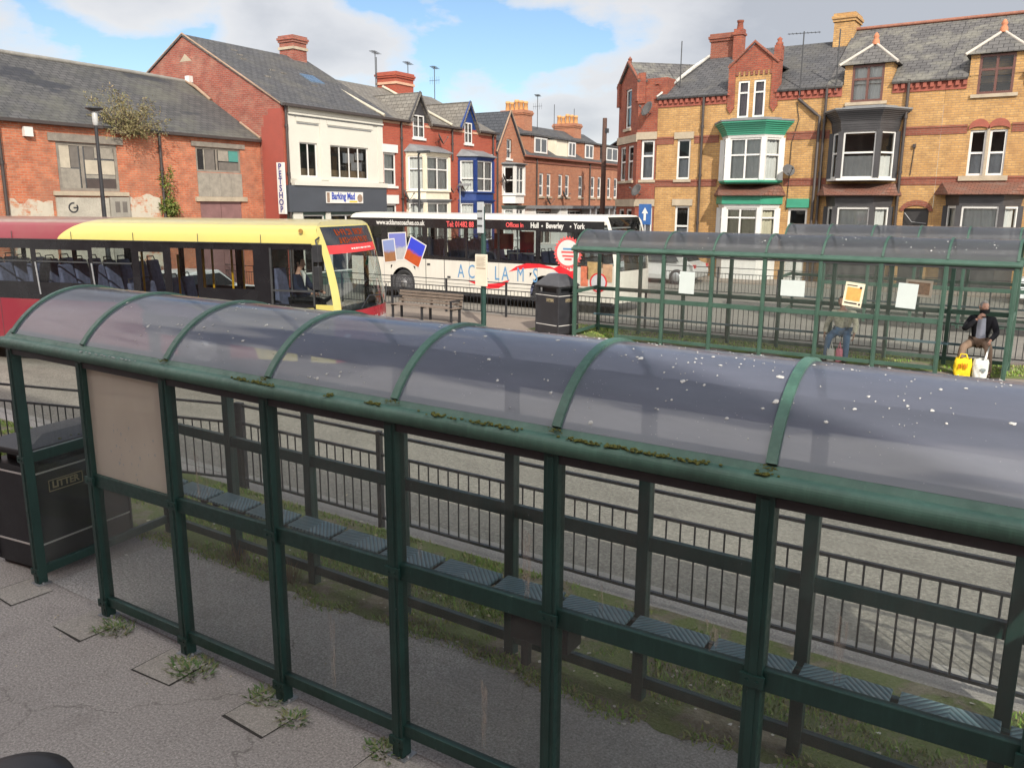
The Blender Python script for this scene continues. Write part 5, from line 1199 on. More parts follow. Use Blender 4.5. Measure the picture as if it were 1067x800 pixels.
# ------------------------------------------------------------------ red terrace: cream bay house and blue bay house
def redhouse(s0, s1, label, bx0, bx1, trim, corm, dx, wx, gcol, barge, fm, bayroof, baysplit):
    H = lhouse('terraced_house', label, 'house', s0, 0, 'red brick terraced houses')
    W = s1-s0; c = lambda s: s-s0
    w = (c(wx[0]), c(wx[1]), 4.16, 5.62); wg = (c(wx[0]), c(wx[1]), 1.9, 3.35); dw = (c(dx[0]), c(dx[1]), 6.42, 7.44); b1 = (c(bx0)+.12, c(bx1)-.12, 4.0, 5.6); b0 = (c(bx0)+.12, c(bx1)-.12, 1.2, 3.4)
    wallpart(H, 0, W, -.1, 7.12, [w, wg, b1, b0, (dw[0],dw[1],dw[2],7.121)], b_red)
    dm = (dw[0]+dw[1])/2; hw = .78; az = 8.42
    mb = MB(); k = (az-7.1)/hw
    mb.poly([(dm-hw+.06,-.0,7.12),(dw[0],0,7.12),(dw[0],0,dw[3]),(dw[1],0,dw[3]),(dw[1],0,7.12),(dm+hw-.06,0,7.12),(dm,0,az-.1)]); mb.build('dormer_wall', gcol, H)
    win(H, *dw, (.5,), (.5,), fm, .055, curtainm, (0,.9), upvc, y=.0)
    for sg in (-1, 1):
        mb = MB(); mb.prism([(dm+sg*(hw+.06),7.02),(dm+sg*(hw+.06),7.24),(dm,az+.1),(dm,az-.13)], 'y', -.16, -.09); mb.build('bargeboard', barge, H)
        roof(H, (dm+sg*(hw+.1),-.2,7.02),(dm+sg*(hw+.1),3.6,7.02),(dm,3.6,az+.06),(dm,-.2,az+.06), s_light, .06, 'dormer_roof')
    win(H, *w, (), (.5,), fm, .08, curtainm, (0,.95), upvc); win(H, *wg, (), (.5,), fm, .08, curtainm, (0,.9), upvc)
    for q, za, zb in ((w,5.63,5.98), (wg,3.36,3.75)):
        mb = MB(); mb.box(q[0]-.1,q[1]+.1,-.06,.02,za,zb); mb.build('lintel', upvc, H)
    bay(H, c(bx0), c(bx1), 4.0, 5.55, .75, trim, upvc, .42, .18, .1, bayroof, .38, corm, baysplit, (.62,) if trim is paintcream else (.42,), curtainm, (0,.97))
    bay(H, c(bx0), c(bx1), 1.5, 3.42, .75, trim, upvc, 1.5, .16, .12, None, .1, lead if trim is paintcream else trim, baysplit, (.7,), curtainm, (0,.97))
    sl_ = (9.22-7.08)/4.48
    for a_, b_, y_ in ((0, dm-hw-.02, -.18), (dm-hw-.02, dm+hw+.02, .35), (dm+hw+.02, W, -.18)): roof(H, (a_,y_,7.08+(y_+.18)*sl_),(b_,y_,7.08+(y_+.18)*sl_),(b_,4.3,9.22),(a_,4.3,9.22), s_light)
    roof(H, (0,8.8,7.08),(W,8.8,7.08),(W,4.3,9.22),(0,4.3,9.22), s_light)
    for a_, b_ in ((0,dm-hw-.1), (dm+hw+.1,W)):
        mb = MB(); mb.box(a_,b_,-.26,-.16,7.03,7.12); mb.build('gutter', pipeblk, H)
    mb = MB(); mb.box(0,dw[0]-.05,-.03,-.002,6.92,7.02); mb.box(dw[1]+.05,W,-.03,-.002,6.92,7.02); mb.build('eaves_band', simple('pale_brick_band', (.5,.3,.2), .8), H)
    mb = MB(); mb.quad((0,8.6,-.1),(W,8.6,-.1),(W,8.6,7.1),(0,8.6,7.1)); mb.build('rear_wall', b_red, H)
    return H
HA = redhouse(5.99, 11.22, 'red brick terraced house with cream bay window and dark gabled dormer', 7.68, 10.5, paintcream, paintcream, (8.20,9.07), (6.03,6.88), paintdark, paintdark, upvc, lead, (.5,))
mb = MB(); mb.tube([(.05,-.1,7.2),(.05,4.3,9.3)], .07, 6); mb.build('party_verge', simple('pale_mortar', (.42,.38,.3), .8), HA); pipe(HA, 1.28, .1, 7.0); dish(HA, 3.95, 6.45); dish(HA, 1.2, 3.75); dish(HA, 4.75, 4.15)
aerial(HA, 4.75, 4.3, 9.0, 10.95, 1); aerial(HA, 5.2, 4.6, 9.0, 10.75, 0)
HB = redhouse(11.225, 15.52, 'red brick terraced house with bright blue bay window and blue gable trim', 11.95, 14.5, paintblue, paintblue, (12.49,13.17), (14.55,15.02), paintblue, paintblue, upvc, lead, (.5,))
mb = MB(); mb.tube([(.05,-.1,7.2),(.05,4.3,9.3)], .07, 6); mb.build('party_verge', MATS['pale_mortar'], HB)
chimney(HB, .3, 1.75, 3.6, 4.9, 8.6, 10.05, b_red, 0, None, MATS['pale_brick_band']); aerial(HB, 2.2, 4.3, 9.0, 10.8, 1); aerial(HB, 4.6, 4.3, 9.0, 10.9, 2); dish(HB, .55, 4.25); pipe(HB, 3.9, .1, 7.0); pipe(HB, .1, 5.5, 7.0)
# brown gabled house
H = lhouse('terraced_house', 'brown brick house with steep front gable and white bay window', 'house', 15.53, 0, 'brown brick houses')
W = 2.88; ow = (1.08,1.58,5.85,6.9); ob = (.75,2.3,3.9,5.45)
wallpart(H, 0, W, -.1, 6.2, [(ow[0],ow[1],ow[2],6.201), ob, (.75,2.3,1.2,3.2)], b_brown)
mb = MB(); mb.poly([(0,0,6.2),(ow[0],0,6.2),(ow[0],0,6.9),(ow[1],0,6.9),(ow[1],0,6.2),(W,0,6.2),(1.38,0,8.3)]); mb.build('gable', b_brown, H)
win(H, *ow, (), (.5,), upvc, .06, curtaing, (0,.9), upvc)
bay(H, .68, 2.38, 3.92, 5.42, .6, upvc, upvc, .5, .12, .1, lead, .14, lead, (.5,), (.5,), None, sillm=upvc)
bay(H, .68, 2.38, 1.5, 3.1, .6, upvc, upvc, 1.5, .2, .14, None, .1, simple('shop_dark_green', (.05,.07,.06), .5), (.5,), (.6,), curtainm)
for sg, xe in ((-1, -.1), (1, W+.1)):
    roof(H, (xe,-.12,6.1),(xe,8,6.1),(1.38,8,8.4),(1.38,-.12,8.4), s_dark); mb = MB(); mb.tube([(xe,-.1,6.15),(1.38,-.1,8.42)], .05, 6); mb.build('verge', MATS['verge_mortar'], H)
mb = MB(); mb.quad((0,0,-.1),(0,8,-.1),(0,8,6.2),(0,0,6.2)); mb.build('side_wall', b_brown, H)
pipe(H, .05, .1, 6.1); dish(H, .35, 4.75)
# farther brown terrace
def brownhouse(s0, s1, label, wins, dorm, dmat, pipes=(), dishes=(), shop=None):
    H = lhouse('terraced_house', label, 'house', s0, 0, 'brown brick houses'); W = s1-s0; c = lambda s: s-s0
    ops = [(c(a), c(b), 3.85, 5.2) for a, b in wins]; g = (.4, W-.5, 1.0, 3.0)
    wallpart(H, 0, W, -.1, 6.15, ops + [g], b_brown)
    for o in ops: win(H, *o, (), (.45,), upvc, .09, curtaing, (0,.6), stone)
    win(H, *g, (.25,.5,.75), (.7,), upvc, .09, curtainm, (0,.8))
    mb = MB(); mb.box(.15,W-.2,-.75,-.003,3.12,3.3); mb.build('porch_canopy', lead, H)
    mb = MB(); mb.box(.3,W-.35,-.62,-.004,.0,1.0); mb.box(.3,.5,-.62,-.004,1.0,3.12); mb.box(W-.55,W-.35,-.62,-.004,1.0,3.12); mb.build('bay_front', upvc, H)
    roof(H, (0,-.15,6.1),(W,-.15,6.1),(W,4,8.5),(0,4,8.5), s_grey); roof(H, (0,8.15,6.1),(W,8.15,6.1),(W,4,8.5),(0,4,8.5), s_grey)
    mb = MB(); mb.box(0,W,-.05,-.002,5.75,5.85); mb.box(0,W,-.22,-.1,6.04,6.14); mb.build('eaves_band', b_rband, H)
    if dorm:
        a, b = c(dorm[0]), c(dorm[1]); z0, z1 = 6.35, 7.25
        mb = MB(); mb.quad((a,.25,z0-.1),(b,.25,z0-.1),(b,.25,z1+.05),(a,.25,z1+.05)); 
        for x in (a, b): mb.add([(x,.25,z0-.1),(x,.25,z1+.05),(x,2.0,z1+.05)], [(0,1,2)])
        mb.add([(a-.1,.1,z1+.05),(b+.1,.1,z1+.05),(b+.1,2.6,z1+.3),(a-.1,2.6,z1+.3),(a-.1,.1,z1+.15),(b+.1,.1,z1+.15),(b+.1,2.6,z1+.4),(a-.1,2.6,z1+.4)], [(0,1,2,3),(4,5,6,7),(0,1,5,4),(1,2,6,5),(2,3,7,6),(3,0,4,7)], 1)
        mb.build('dormer', [dmat, s_grey], H)
        win(H, dorm[2]-s0, dorm[3]-s0, z0, z1, (.5,), (), upvc, .09, None, y=.17, glassmat=darkpane)
    for p_ in pipes: pipe(H, c(p_), .1, 6.0)
    for x, z in dishes: dish(H, c(x), z)
    return H
H1 = brownhouse(18.42, 22.4, 'brown brick terraced house next to the gabled one, with small brick dormer', [(20.35,20.87),(21.28,21.80)], (19.7,21.8,20.06,21.6), b_brown, (19.95,), ((20.9,3.6),))
H2 = brownhouse(22.4, 26.6, 'brown brick terraced house with wide cream sided dormer', [(22.78,23.32),(23.68,24.24),(25.56,26.15)], (22.9,25.5,24.4,25.4), paintcream, (), ((22.95,3.95),))
H3 = brownhouse(26.6, 29.55, 'brown brick terraced house with two white dormer windows left of the telegraph pole', [(27.4,27.98),(28.43,28.98)], (26.7,29.2,26.8,28.0), b_brown, (27.1,))
H4 = brownhouse(29.55, 34.2, 'farthest brown brick terraced house beside the corner building', [(30.0,30.55),(31.1,31.7),(32.6,33.1)], (29.8,32.2,30.1,32.0), paintdark)
chimney(H2, 1.5, 2.6, 3.2, 4.9, 7.6, 9.3, b_brown, 5, simple('buff_pot', (.50,.26,.10), .8, 0, .2, 6), None, 'y', .55)
chimney(H4, 1.5, 2.6, 3.2, 4.9, 7.6, 9.05, b_brown, 5, MATS['buff_pot'], None, 'y', .55)
aerial(H2, 4.0, 3.6, 8.3, 10.5, 2); aerial(H3, 2.9, 4, 8.3, 10.2, 0); aerial(H4, 3.0, 4, 8.3, 10.2, 0)
# distant roofline closing the street
H = thing('distant_house', 'distant dark roofed house closing the gap beside the corner building', 'house', (-27.2, 62, 0), radians(90))
mb = MB(); mb.box(0,14,0,8,-.1,6.2); mb.build('wall', b_brown, H); roof(H, (0,-.1,6.15),(14,-.1,6.15),(14,4,8.4),(0,4,8.4), s_dark); roof(H, (0,8.1,6.15),(14,8.1,6.15),(14,4,8.4),(0,4,8.4), s_dark)
chimney(H, 3, 5, 3.4, 4.6, 7.8, 9.3, b_brown, 4)
# ------------------------------------------------------------------ yellow brick terrace (faces the camera)
RY = 38.67; KS = 1.22; HZ = 3.3592*(1-KS)      # the terrace stands across a wide road; house plans below are in units of 1.22 m
def bands(H, x0, x1, gaps=()):
    """red string courses and a dentilled eaves band on a facade"""
    def strips(z0, z1, gp):
        e = x0
        for a, b in sorted(gp) + [(x1, x1)]:
            if a > e:
                mb = MB(); mb.prism([(-.002,z0),(-.022,z0),(-.022,z1-.06),(-.045,z1-.06),(-.045,z1),(-.002,z1)], 'x', e, a); mb.build('string_course', b_rband, H)
            e = max(e, b)
    strips(5.70, 5.98, [g[:2] for g in gaps if g[2] < 5.7 < g[3]]); strips(4.08, 4.34, [g[:2] for g in gaps if g[2] < 4.2 < g[3]])
    e = x0
    for a, b in sorted([g[:2] for g in gaps if g[3] > 7.2]) + [(x1, x1)]:
        if a > e:
            mb = MB(); mb.box(e, a, -.03, -.002, 7.10, 7.46); mb.box(e, a, -.12, -.03, 7.38, 7.46)
            x = e + .06
            while x < a-.1: mb.box(x, x+.11, -.10, -.03, 7.22, 7.38); x += .22
            mb.build('eaves_band', simple('eaves_red_brick', (.26,.075,.05), .85, 0, .3, 5), H)
        e = max(e, b)
def ogee(H, x0, x1, z0, z1, mat, topmat=None, d=.75):
    mb = MB(); n = 7
    for k in range(n):
        e = .05 + .30*((k+1)/n)**1.5; mb.prism(canted(x0, x1, d, .62, e), 'z', z0+(z1-z0)*k/n, z0+(z1-z0)*(k+1)/n)
    mb.build('bay_cornice', mat, H)
    mb = MB(); mb.prism(canted(x0, x1, d, .62, .38), 'z', z1, z1+.05); mb.prism(canted(x0+.2, x1-.2, d-.2, .62, .1), 'z', z1+.05, z1+.14); mb.build('bay_roof', topmat or lead, H)
def pent(H, x0, x1, z0, z1, d=.95):
    A = canted(x0, x1, d, .5, .1); mb = MB(); top = [(x0+.1,-.01,z1),(x1-.1,-.01,z1)]
    v = [(x,y,z0) for x, y in A] + top + [(x,y,z0+.05) for x, y in A]
    mb.add(v, [(3,2,1,0),(0,1,7,6),(1,2,8,7),(2,3,9,8),(6,7,4),(7,8,5,4),(8,9,5)]); return mb.build('pent_roof', t_red, H)
def hipdormer(H, x0, x1, z0, z1, curt=None):
    """dormer that breaks the eaves: brick cheeks, brown window, hipped slate cap with a terracotta finial"""
    mb = MB()
    for a, b in ((x0-.26, x0), (x1, x1+.26)): mb.box(a, b, -.01, .5, z0+.58, z1+.02)
    mb.box(x0-.26, x1+.26, .5, 2.2, z0+.4, z1+.02); mb.build('dormer_cheek', b_yellow, H)
    f = win(H, x0, x1, z0, z1, (.5,), (.62,), framebrown, .075, curt, (0,1), stone, y=.0, sw=.16)
    xm = (x0+x1)/2; hw = (x1-x0)/2+.42; zt = z1+.02; za = z1+.80
    mb = MB(); e = [(xm-hw,-.16,zt),(xm+hw,-.16,zt),(xm+hw,3.2,zt),(xm-hw,3.2,zt)]; ap = (xm,.75,za); ap2 = (xm,3.2,za)
    mb.add(e + [ap, ap2], [(0,1,4),(1,2,5,4),(3,0,4,5),(0,3,2,1)]); mb.build('dormer_roof', s_lich, H)
    mb = MB(); mb.tube([e[0], ap], .05, 6); mb.tube([e[1], ap], .05, 6); mb.tube([ap, ap2], .06, 6); mb.build('hip_tile', simple('pale_hip', (.42,.38,.33), .8), H)
    mb = MB(); mb.lathe([(.13,-.05),(.11,.1),(.07,.16),(.1,.22),(.05,.32),(0,.36)], 10, (ap[0],ap[1],ap[2])); mb.build('finial', b_terra, H)
    mb = MB(); mb.box(x0-.3, x1+.3, -.05, -.015, z0-.001, z0+.0); 
def rroof(H, x0, x1, zr, mat, gap=None):
    sl = (zr-7.44)/3.67
    if gap:
        for a, b, y in ((x0, gap[0], -.17), (gap[0], gap[1], gap[2]), (gap[1], x1, -.17)): roof(H, (a,y,7.44+(y+.17)*sl),(b,y,7.44+(y+.17)*sl),(b,3.5,zr),(a,3.5,zr), mat)
    else: roof(H, (x0,-.17,7.44),(x1,-.17,7.44),(x1,3.5,zr),(x0,3.5,zr), mat)
    roof(H, (x0,7.2,7.44),(x1,7.2,7.44),(x1,3.5,zr),(x0,3.5,zr), mat)
GR = 'yellow brick terraced houses'
# corner house
CX = -14.2
H = thing('corner_house', 'yellow and red brick corner house with gabled red chamfer and slate hip roof', 'house', (CX*KS, RY, HZ), 0, GR); H.scale = (KS,KS,KS)
W = 1.93
oa = (.87,1.43,4.36,5.88); og = (.90,1.50,1.6,3.34)
wallpart(H, 0, W, -.1, 7.46, [oa, og], b_yellow)
for o in (oa, og):
    win(H, *o, (), (.55,), upvc, .075, curtaing, (0,.5), stone); mb = MB(); mb.box(o[0]-.12,o[1]+.12,-.05,.02,o[3]+.01,o[3]+.26); mb.build('lintel', stone, H)
bands(H, 0, W, ((oa[0]-.14, oa[1]+.14, 5.5, 6.2),))
RB = wallpart(H, -.84, -.002, -.1, 7.98, [(-.66,-.06,4.36,5.9),(-.62,-.06,1.6,3.3)], b_gable, y=-.03, room=.7)
for z0, z1 in ((4.36,5.9),(1.6,3.3)): win(H, -.64, -.07, z0, z1, (), (.6,), upvc, .08, curtaing, (0,.7), stone, y=.01)
for za in (5.92, 3.32):
    mb = MB(); mb.box(-.86,.02,-.07,-.033,za,za+.28); mb.build('lintel', stone, H)
mb = MB(); mb.box(-.83,.30,.12,2.2,7.35,8.24); mb.build('parapet_wall', b_gable, H)
mb = MB(); mb.box(-.86,-.55,-.09,-.033,7.3,8.45); mb.box(-.12,.06,-.09,-.033,7.98,8.05); mb.build('kneeler', b_gable, H)
# the chamfer: a wall turned towards the street corner, with its own gable
ang = radians(-45); CW = 2.4
M = T(-.84 - CW*cos(pi/4), CW*sin(pi/4) - .03, 0, ang)
c1 = [(.35,1.05,4.36,5.75),(1.3,2.0,4.36,5.75),(.35,1.05,1.5,3.2),(1.3,2.0,1.5,3.2),(.85,1.55,6.45,8.0)]
wallpart(H, 0, CW, -.1, 8.25, c1, b_gable, M, 'chamfer_wall', room=.6)
mb = MB(M); mb.poly([(0,0,8.25),(CW,0,8.25),(CW/2,0,9.0)]); mb.build('chamfer_gable', b_gable, H)
for o in c1: win(H, *o, (), (.55,), upvc, .075, curtaing, (0,.6), stone, M)
for q in ((-.02,CW+.02,-.05,-.002,5.85,6.15), (-.02,CW+.02,-.05,-.002,3.3,3.6)):
    mb = MB(M); mb.box(*q); mb.build('stone_band', stone, H)
for q in ((-.06,.22,-.10,-.002,7.4,8.35), (CW-.22,CW+.06,-.1,-.002,7.4,8.35)):
    mb = MB(M); mb.box(*q); mb.build('kneeler', b_gable, H)
mb = MB(M)
for sg in (-1,1): mb.tube([(CW/2+sg*(CW/2+.1),-.06,8.2),(CW/2,-.06,9.06)], .06, 6)
mb.lathe([(.08,-.05),(.08,.08),(.1,.1),(.04,.16),(0,.22)], 8, (CW/2,0,9.06)); mb.build('coping', b_rband, H)
def pm(x, y, z): return tuple(M @ Vector((x, y, z)))
roof(H, pm(-.12,-.1,8.18), pm(-.12,5,8.18), pm(CW/2,5,9.06), pm(CW/2,-.1,9.06), s_lich, name='chamfer_roof'); roof(H, pm(CW+.12,-.1,8.18), pm(CW+.12,5,8.18), pm(CW/2,5,9.06), pm(CW/2,-.1,9.06), s_lich, name='chamfer_roof')
mb = MB(); x = -.84-CW*cos(pi/4); y = CW*sin(pi/4); mb.quad((x,y,-.1),(x,9,-.1),(x,9,8.2),(x,y,8.2)); mb.build('side_wall', b_gable, H)
mb = MB(); mb.quad((-.84,-.028,7.9),(-.02,-.028,7.9),(-.02,1.2,7.9),(-.84,1.2,7.9)); mb.quad((-.02,-.03,7.3),(-.02,-.03,7.98),(-.02,1.6,7.98),(-.02,1.6,7.3)); mb.build('parapet', b_gable, H)
roof(H, (.0,-.17,7.44),(W,-.17,7.44),(W,3.5,9.55),(.95,3.5,9.55), s_grey)
mb = MB(); mb.add([(-.02,-.17,7.40),(.95,3.5,9.55),(-2.2,3.4,7.9),(-2.5,1.8,8.0)], [(0,1,2,3)]); mb.build('hip_slope', s_grey, H)
mb = MB(); mb.tube([(.0,-.17,7.5),(.3,1.0,8.2),(.55,1.9,8.75),(.95,3.5,9.62)], [.04,.07,.085,.05], 6); mb.build('hip_flashing', simple('white_flashing', (.40,.385,.355), .8, 0, .65, 2.2), H)
pipe(H, 1.9, .1, 7.4, -.09); dish(H, -.30, 7.05, -.38, .30, -.5); dish(H, -.62, 3.95, -.4, .26, -.4); aerial(H, .62, .6, 7.8, 9.6, 0)
# green trimmed house
GX = -12.27
H = thing('terraced_house', 'yellow brick terraced house with green trimmed bay window and red gabled dormer', 'house', (GX*KS, RY, HZ), 0, GR); H.scale = (KS,KS,KS); W = 4.45
c = lambda x: x - GX
d1 = (c(-11.0), c(-10.58), 6.56, 7.86); d2 = (c(-10.42), c(-9.99), 6.56, 7.86); bb = (c(-11.35), c(-9.35), 4.25, 5.75); gb = (c(-11.35), c(-9.3), 1.4, 3.3); dr = (c(-8.86), c(-8.16), .2, 3.28)
wallpart(H, 0, W, -.1, 7.46, [(d1[0],d1[1],d1[2],7.461), (d2[0],d2[1],d2[2],7.461), bb, gb, dr], b_yellow)
bands(H, 0, W, ((c(-11.65), c(-9.1), 4, 6.3), (c(-11.3), c(-9.62), 7, 8)))
xl, xr, xm = c(-11.27), c(-9.64), c(-10.47)
mb = MB(); mb.prism([(xl,7.461),(d1[0],7.461),(d1[0],7.86),(d1[1],7.86),(d1[1],7.461),(d2[0],7.461),(d2[0],7.86),(d2[1],7.86),(d2[1],7.461),(xr,7.461),(xr,8.2),(xl,8.2)], 'y', -.012, .3); mb.build('dormer_wall', b_yellow, H)
mb = MB(); mb.prism([(xl,8.2),(xr,8.2),(xr,8.42),(xm,9.12),(xl,8.42)], 'y', -.02, .3)
for a, b in ((xl-.12, xl+.14), (xr-.14, xr+.12)): mb.box(a, b, -.06, .32, 6.95, 8.5); mb.prism([(a-.02,6.95),(b+.02,6.95),((a+b)/2,6.72)], 'y', -.06, .02)
mb.box(xr-.1, xr+.14, -.08, .3, 8.5, 9.0); mb.lathe([(.13,0),(.14,.08),(.07,.14),(.1,.22),(0,.3)], 8, (xr+.02,.1,9.0)); mb.build('dormer_gable', b_gable, H)
mb = MB(); x = xl+.16
while x < xr-.2: mb.box(x, x+.09, -.05, -.021, 8.05, 8.2); x += .18
mb.tube([(xl-.14,-.05,8.36),(xm,-.05,9.2),(xr+.1,-.05,8.42)], .06, 6); mb.build('gable_coping', b_rband, H)
for o in (d1, d2): win(H, *o, (), (.68,), upvc, .065, simple('pinkish_curtain', (.36,.27,.27), .9), (0,1), None, y=.0)
mb = MB(); mb.box(d1[0]-.05,d2[1]+.05,-.09,.02,6.44,6.555); mb.build('sill', paintgreen, H)
for sg, xe in ((-1, xl-.05), (1, xr+.05)): roof(H, (xe,.02,8.38),(xe,3.4,8.38),(xm,3.4,9.16),(xm,.02,9.16), s_grey, name='dormer_roof')
bay(H, c(-11.48), c(-9.22), 4.28, 5.78, .75, upvc, upvc, .12, .10, .04, None, .1, upvc, (.5,), (.6,), curtainm, (0,.98), apronm=paintgreen, sillm=paintgreen)
ogee(H, c(-11.48), c(-9.22), 5.885, 6.36, paintgreen)
pent(H, c(-11.62), c(-9.08), 3.72, 4.12)
mb = MB(); mb.prism(canted(c(-11.5),c(-9.2),.75,.62,.12), 'z', 3.42, 3.715); mb.build('bay_fascia', paintgreen, H)
bay(H, c(-11.48), c(-9.22), 1.5, 3.28, .75, upvc, upvc, 1.5, .13, .06, None, .1, upvc, (.45,), (.8,), simple('cream_blind', (.55,.50,.36), .9), (0,.95))
rroof(H, 0, W, 9.55, s_grey, (xl-.1, xr+.12, .32))
chimney(H, -1.05, -.05, 3.0, 3.9, 8.9, 10.2, b_rband, 0, None, None); mb = MB(); mb.box(.0,.36,2.7,3.1,9.0,10.25); mb.box(-.04,.40,2.66,3.14,10.02,10.1); mb.lathe([(.14,0),(.11,.25),(.14,.27),(.14,.34)], 10, (.18,2.9,10.25)); mb.build('flue_stack', b_gable, H)
mb = MB(); mb.box(dr[0]-.05,dr[1]+.05,-.08,.0,3.30,3.62); mb.build('door_head', paintgreen, H)
f = win(H, dr[0], dr[1], 2.6, 3.28, (), (), upvc, .08, None); mb = MB(); mb.box(dr[0],dr[1],.05,.10,.2,2.6); mb.build('door', upvc, H)
mb = MB(); mb.tube([(c(-8.75),-.08,7.1),(c(-8.1),-.10,6.55),(c(-7.96),-.10,6.45),(c(-7.98),-.10,.2)], .055, 8); mb.build('soil_pipe', pipeblk, H)
dish(H, c(-8.85), 4.62, -.34, .23, .7); aerial(H, c(-8.72), -.12, 7.2, 9.35, 1, .2)
mb = MB(); mb.tube([(c(-8.82),-.03,7.0),(c(-8.7),-.03,6.4),(c(-8.9),-.03,5.6),(c(-8.92),-.03,3.2)], .012, 5); mb.build('cable', blackp, H)
# black bay house
BX = -7.82
H = thing('terraced_house', 'yellow brick terraced house with black canted bay and brown dormer window', 'house', (BX*KS, RY, HZ), 0, GR); H.scale = (KS,KS,KS); W = 3.77
c = lambda x: x - BX
d = (c(-7.0), c(-5.97), 6.88, 8.08); bb = (c(-7.35), c(-5.5), 4.3, 5.8); gb = (c(-7.4), c(-5.45), 1.4, 3.4); dr = (c(-4.95), c(-4.15), .2, 3.3)
wallpart(H, 0, W, -.1, 7.46, [(d[0],d[1],d[2],7.461), bb, gb, dr], b_yellow)
bands(H, 0, W, ((c(-7.6), c(-5.25), 4, 6.3), (d[0]-.3, d[1]+.3, 7, 8)))
hipdormer(H, *d, curtainm)
bay(H, c(-7.5), c(-5.35), 4.3, 5.85, .75, paintdark, upvc, .08, .3, .06, None, .1, paintdark, (), (.55,), curtainm, (0,.48), sillm=upvc)
ogee(H, c(-7.5), c(-5.35), 6.155, 6.55, paintdark)
pent(H, c(-7.85)+.05, c(-5.15), 3.72, 4.14)
bay(H, c(-7.5), c(-5.35), 1.5, 3.35, .75, paintdark, upvc, 1.5, .35, .05, None, .1, paintdark, (), (.97,), curtainm, (0,1))
mb = MB(); N = 10; rr_ = .40
mb.prism([(.4+c(-4.95)+.52*cos(pi*i/N), 3.22+.36*sin(pi*i/N)) for i in range(N+1)] + [(.4+c(-4.95)+.40*cos(pi*i/N), 3.2+.20*sin(pi*i/N)) for i in range(N,-1,-1)], 'y', -.04, -.003); mb.build('door_arch', b_rband, H)
mb = MB(); mb.box(dr[0],dr[1],.11,.13,.2,3.3); mb.build('door', simple('dark_door', (.03,.028,.028), .5), H)
mb = MB(); mb.tube([(dr[0]+.05,.0,3.15),(dr[0]+.3,-.02,2.85),(dr[1]-.05,-.02,2.8)], .012, 5); mb.build('cable', steel, H)
rroof(H, 0, W, 9.85, s_lich, (d[0]-.28, d[1]+.28, .6))
chimney(H, -.66, .06, 3.0, 4.1, 9.0, 10.45, b_yellow, 0); mb = MB(); mb.tube([(0,3.5,9.91),(W,3.5,9.91)], .065, 6); mb.build('ridge_tile', simple('red_ridge_tile', (.24,.10,.065), .8, 0, .35, 5), H)
pipe(H, .03, .1, 7.5, -.1); pipe(H, c(-5.16), .1, 7.5, -.1); aerial(H, .32, -.1, 7.3, 9.3, 0)
mb = MB(); mb.box(c(-4.85),c(-4.76),-.08,0,5.3,5.42); mb.tube([(c(-4.8),-.02,5.3),(c(-4.85),-.02,4.4)], .015, 5); mb.build('security_light', pipeblk, H)
# right-hand house
EX = -4.045
H = thing('terraced_house', 'yellow brick terraced house with paired arched windows and brown dormer at the right edge', 'house', (EX*KS, RY, HZ), 0, GR); H.scale = (KS,KS,KS); W = 6.2
c = lambda x: x - EX
d = (c(-3.14), c(-2.14), 6.90, 8.10); o1 = (c(-3.18), c(-2.70), 4.36, 5.80); o2 = (c(-2.62), c(-2.12), 4.36, 5.80); gb = (c(-3.6), c(-1.55), 1.4, 3.4); dr = (c(-.9), c(-.1), .2, 3.3)
wallpart(H, 0, W, -.1, 7.46, [(d[0],d[1],d[2],7.461), o1, o2, gb, dr], b_yellow)
bands(H, 0, W, ((o1[0]-.1, o2[1]+.1, 5.5, 6.2), (d[0]-.3, d[1]+.3, 7, 8)))
hipdormer(H, *d, None)
for o in (o1, o2):
    win(H, *o, (), (.5,), upvc, .07, curtaing, (0,.48), None)
    m_ = (o[0]+o[1])/2; N = 8; r0, r1 = (o[1]-o[0])/2+.04, (o[1]-o[0])/2+.06
    mb = MB(); mb.prism([(m_+r1*cos(pi*i/N), 5.82+.30*sin(pi*i/N)+.02) for i in range(N+1)] + [(m_+r0*cos(pi*i/N), 5.80+.10*sin(pi*i/N)) for i in range(N,-1,-1)], 'y', -.05, -.003); mb.build('window_arch', MATS['eaves_red_brick'], H)
mb = MB(); mb.box(o1[1]+.005,o2[0]-.005,-.04,.0,4.3,5.85); mb.build('mullion', stone, H); mb = MB(); mb.box(o1[0]-.2,o2[1]+.15,-.09,.02,4.2,4.355); mb.build('sill', stone, H)
pent(H, c(-3.95)-.0, c(-1.35), 3.75, 4.16)
bay(H, c(-3.65), c(-1.5), 1.5, 3.4, .75, paintdark, upvc, 1.5, .33, .05, None, .1, paintdark, (), (.97,), curtainm, (0,1))
mb = MB(); mb.box(dr[0],dr[1],.11,.13,.2,3.3); mb.build('door', MATS['dark_door'], H)
rroof(H, 0, W, 9.85, s_lich, (d[0]-.28, d[1]+.28, .6)); mb = MB(); mb.tube([(0,3.5,9.91),(W,3.5,9.91)], .065, 6); mb.build('ridge_tile', MATS['red_ridge_tile'], H)
mb = MB(); mb.quad((W,0,-.1),(W,7,-.1),(W,7,7.45),(W,0,7.45)); mb.poly([(W,0,7.45),(W,7,7.45),(W,3.5,9.85)]); mb.build('end_wall', b_yellow, H)

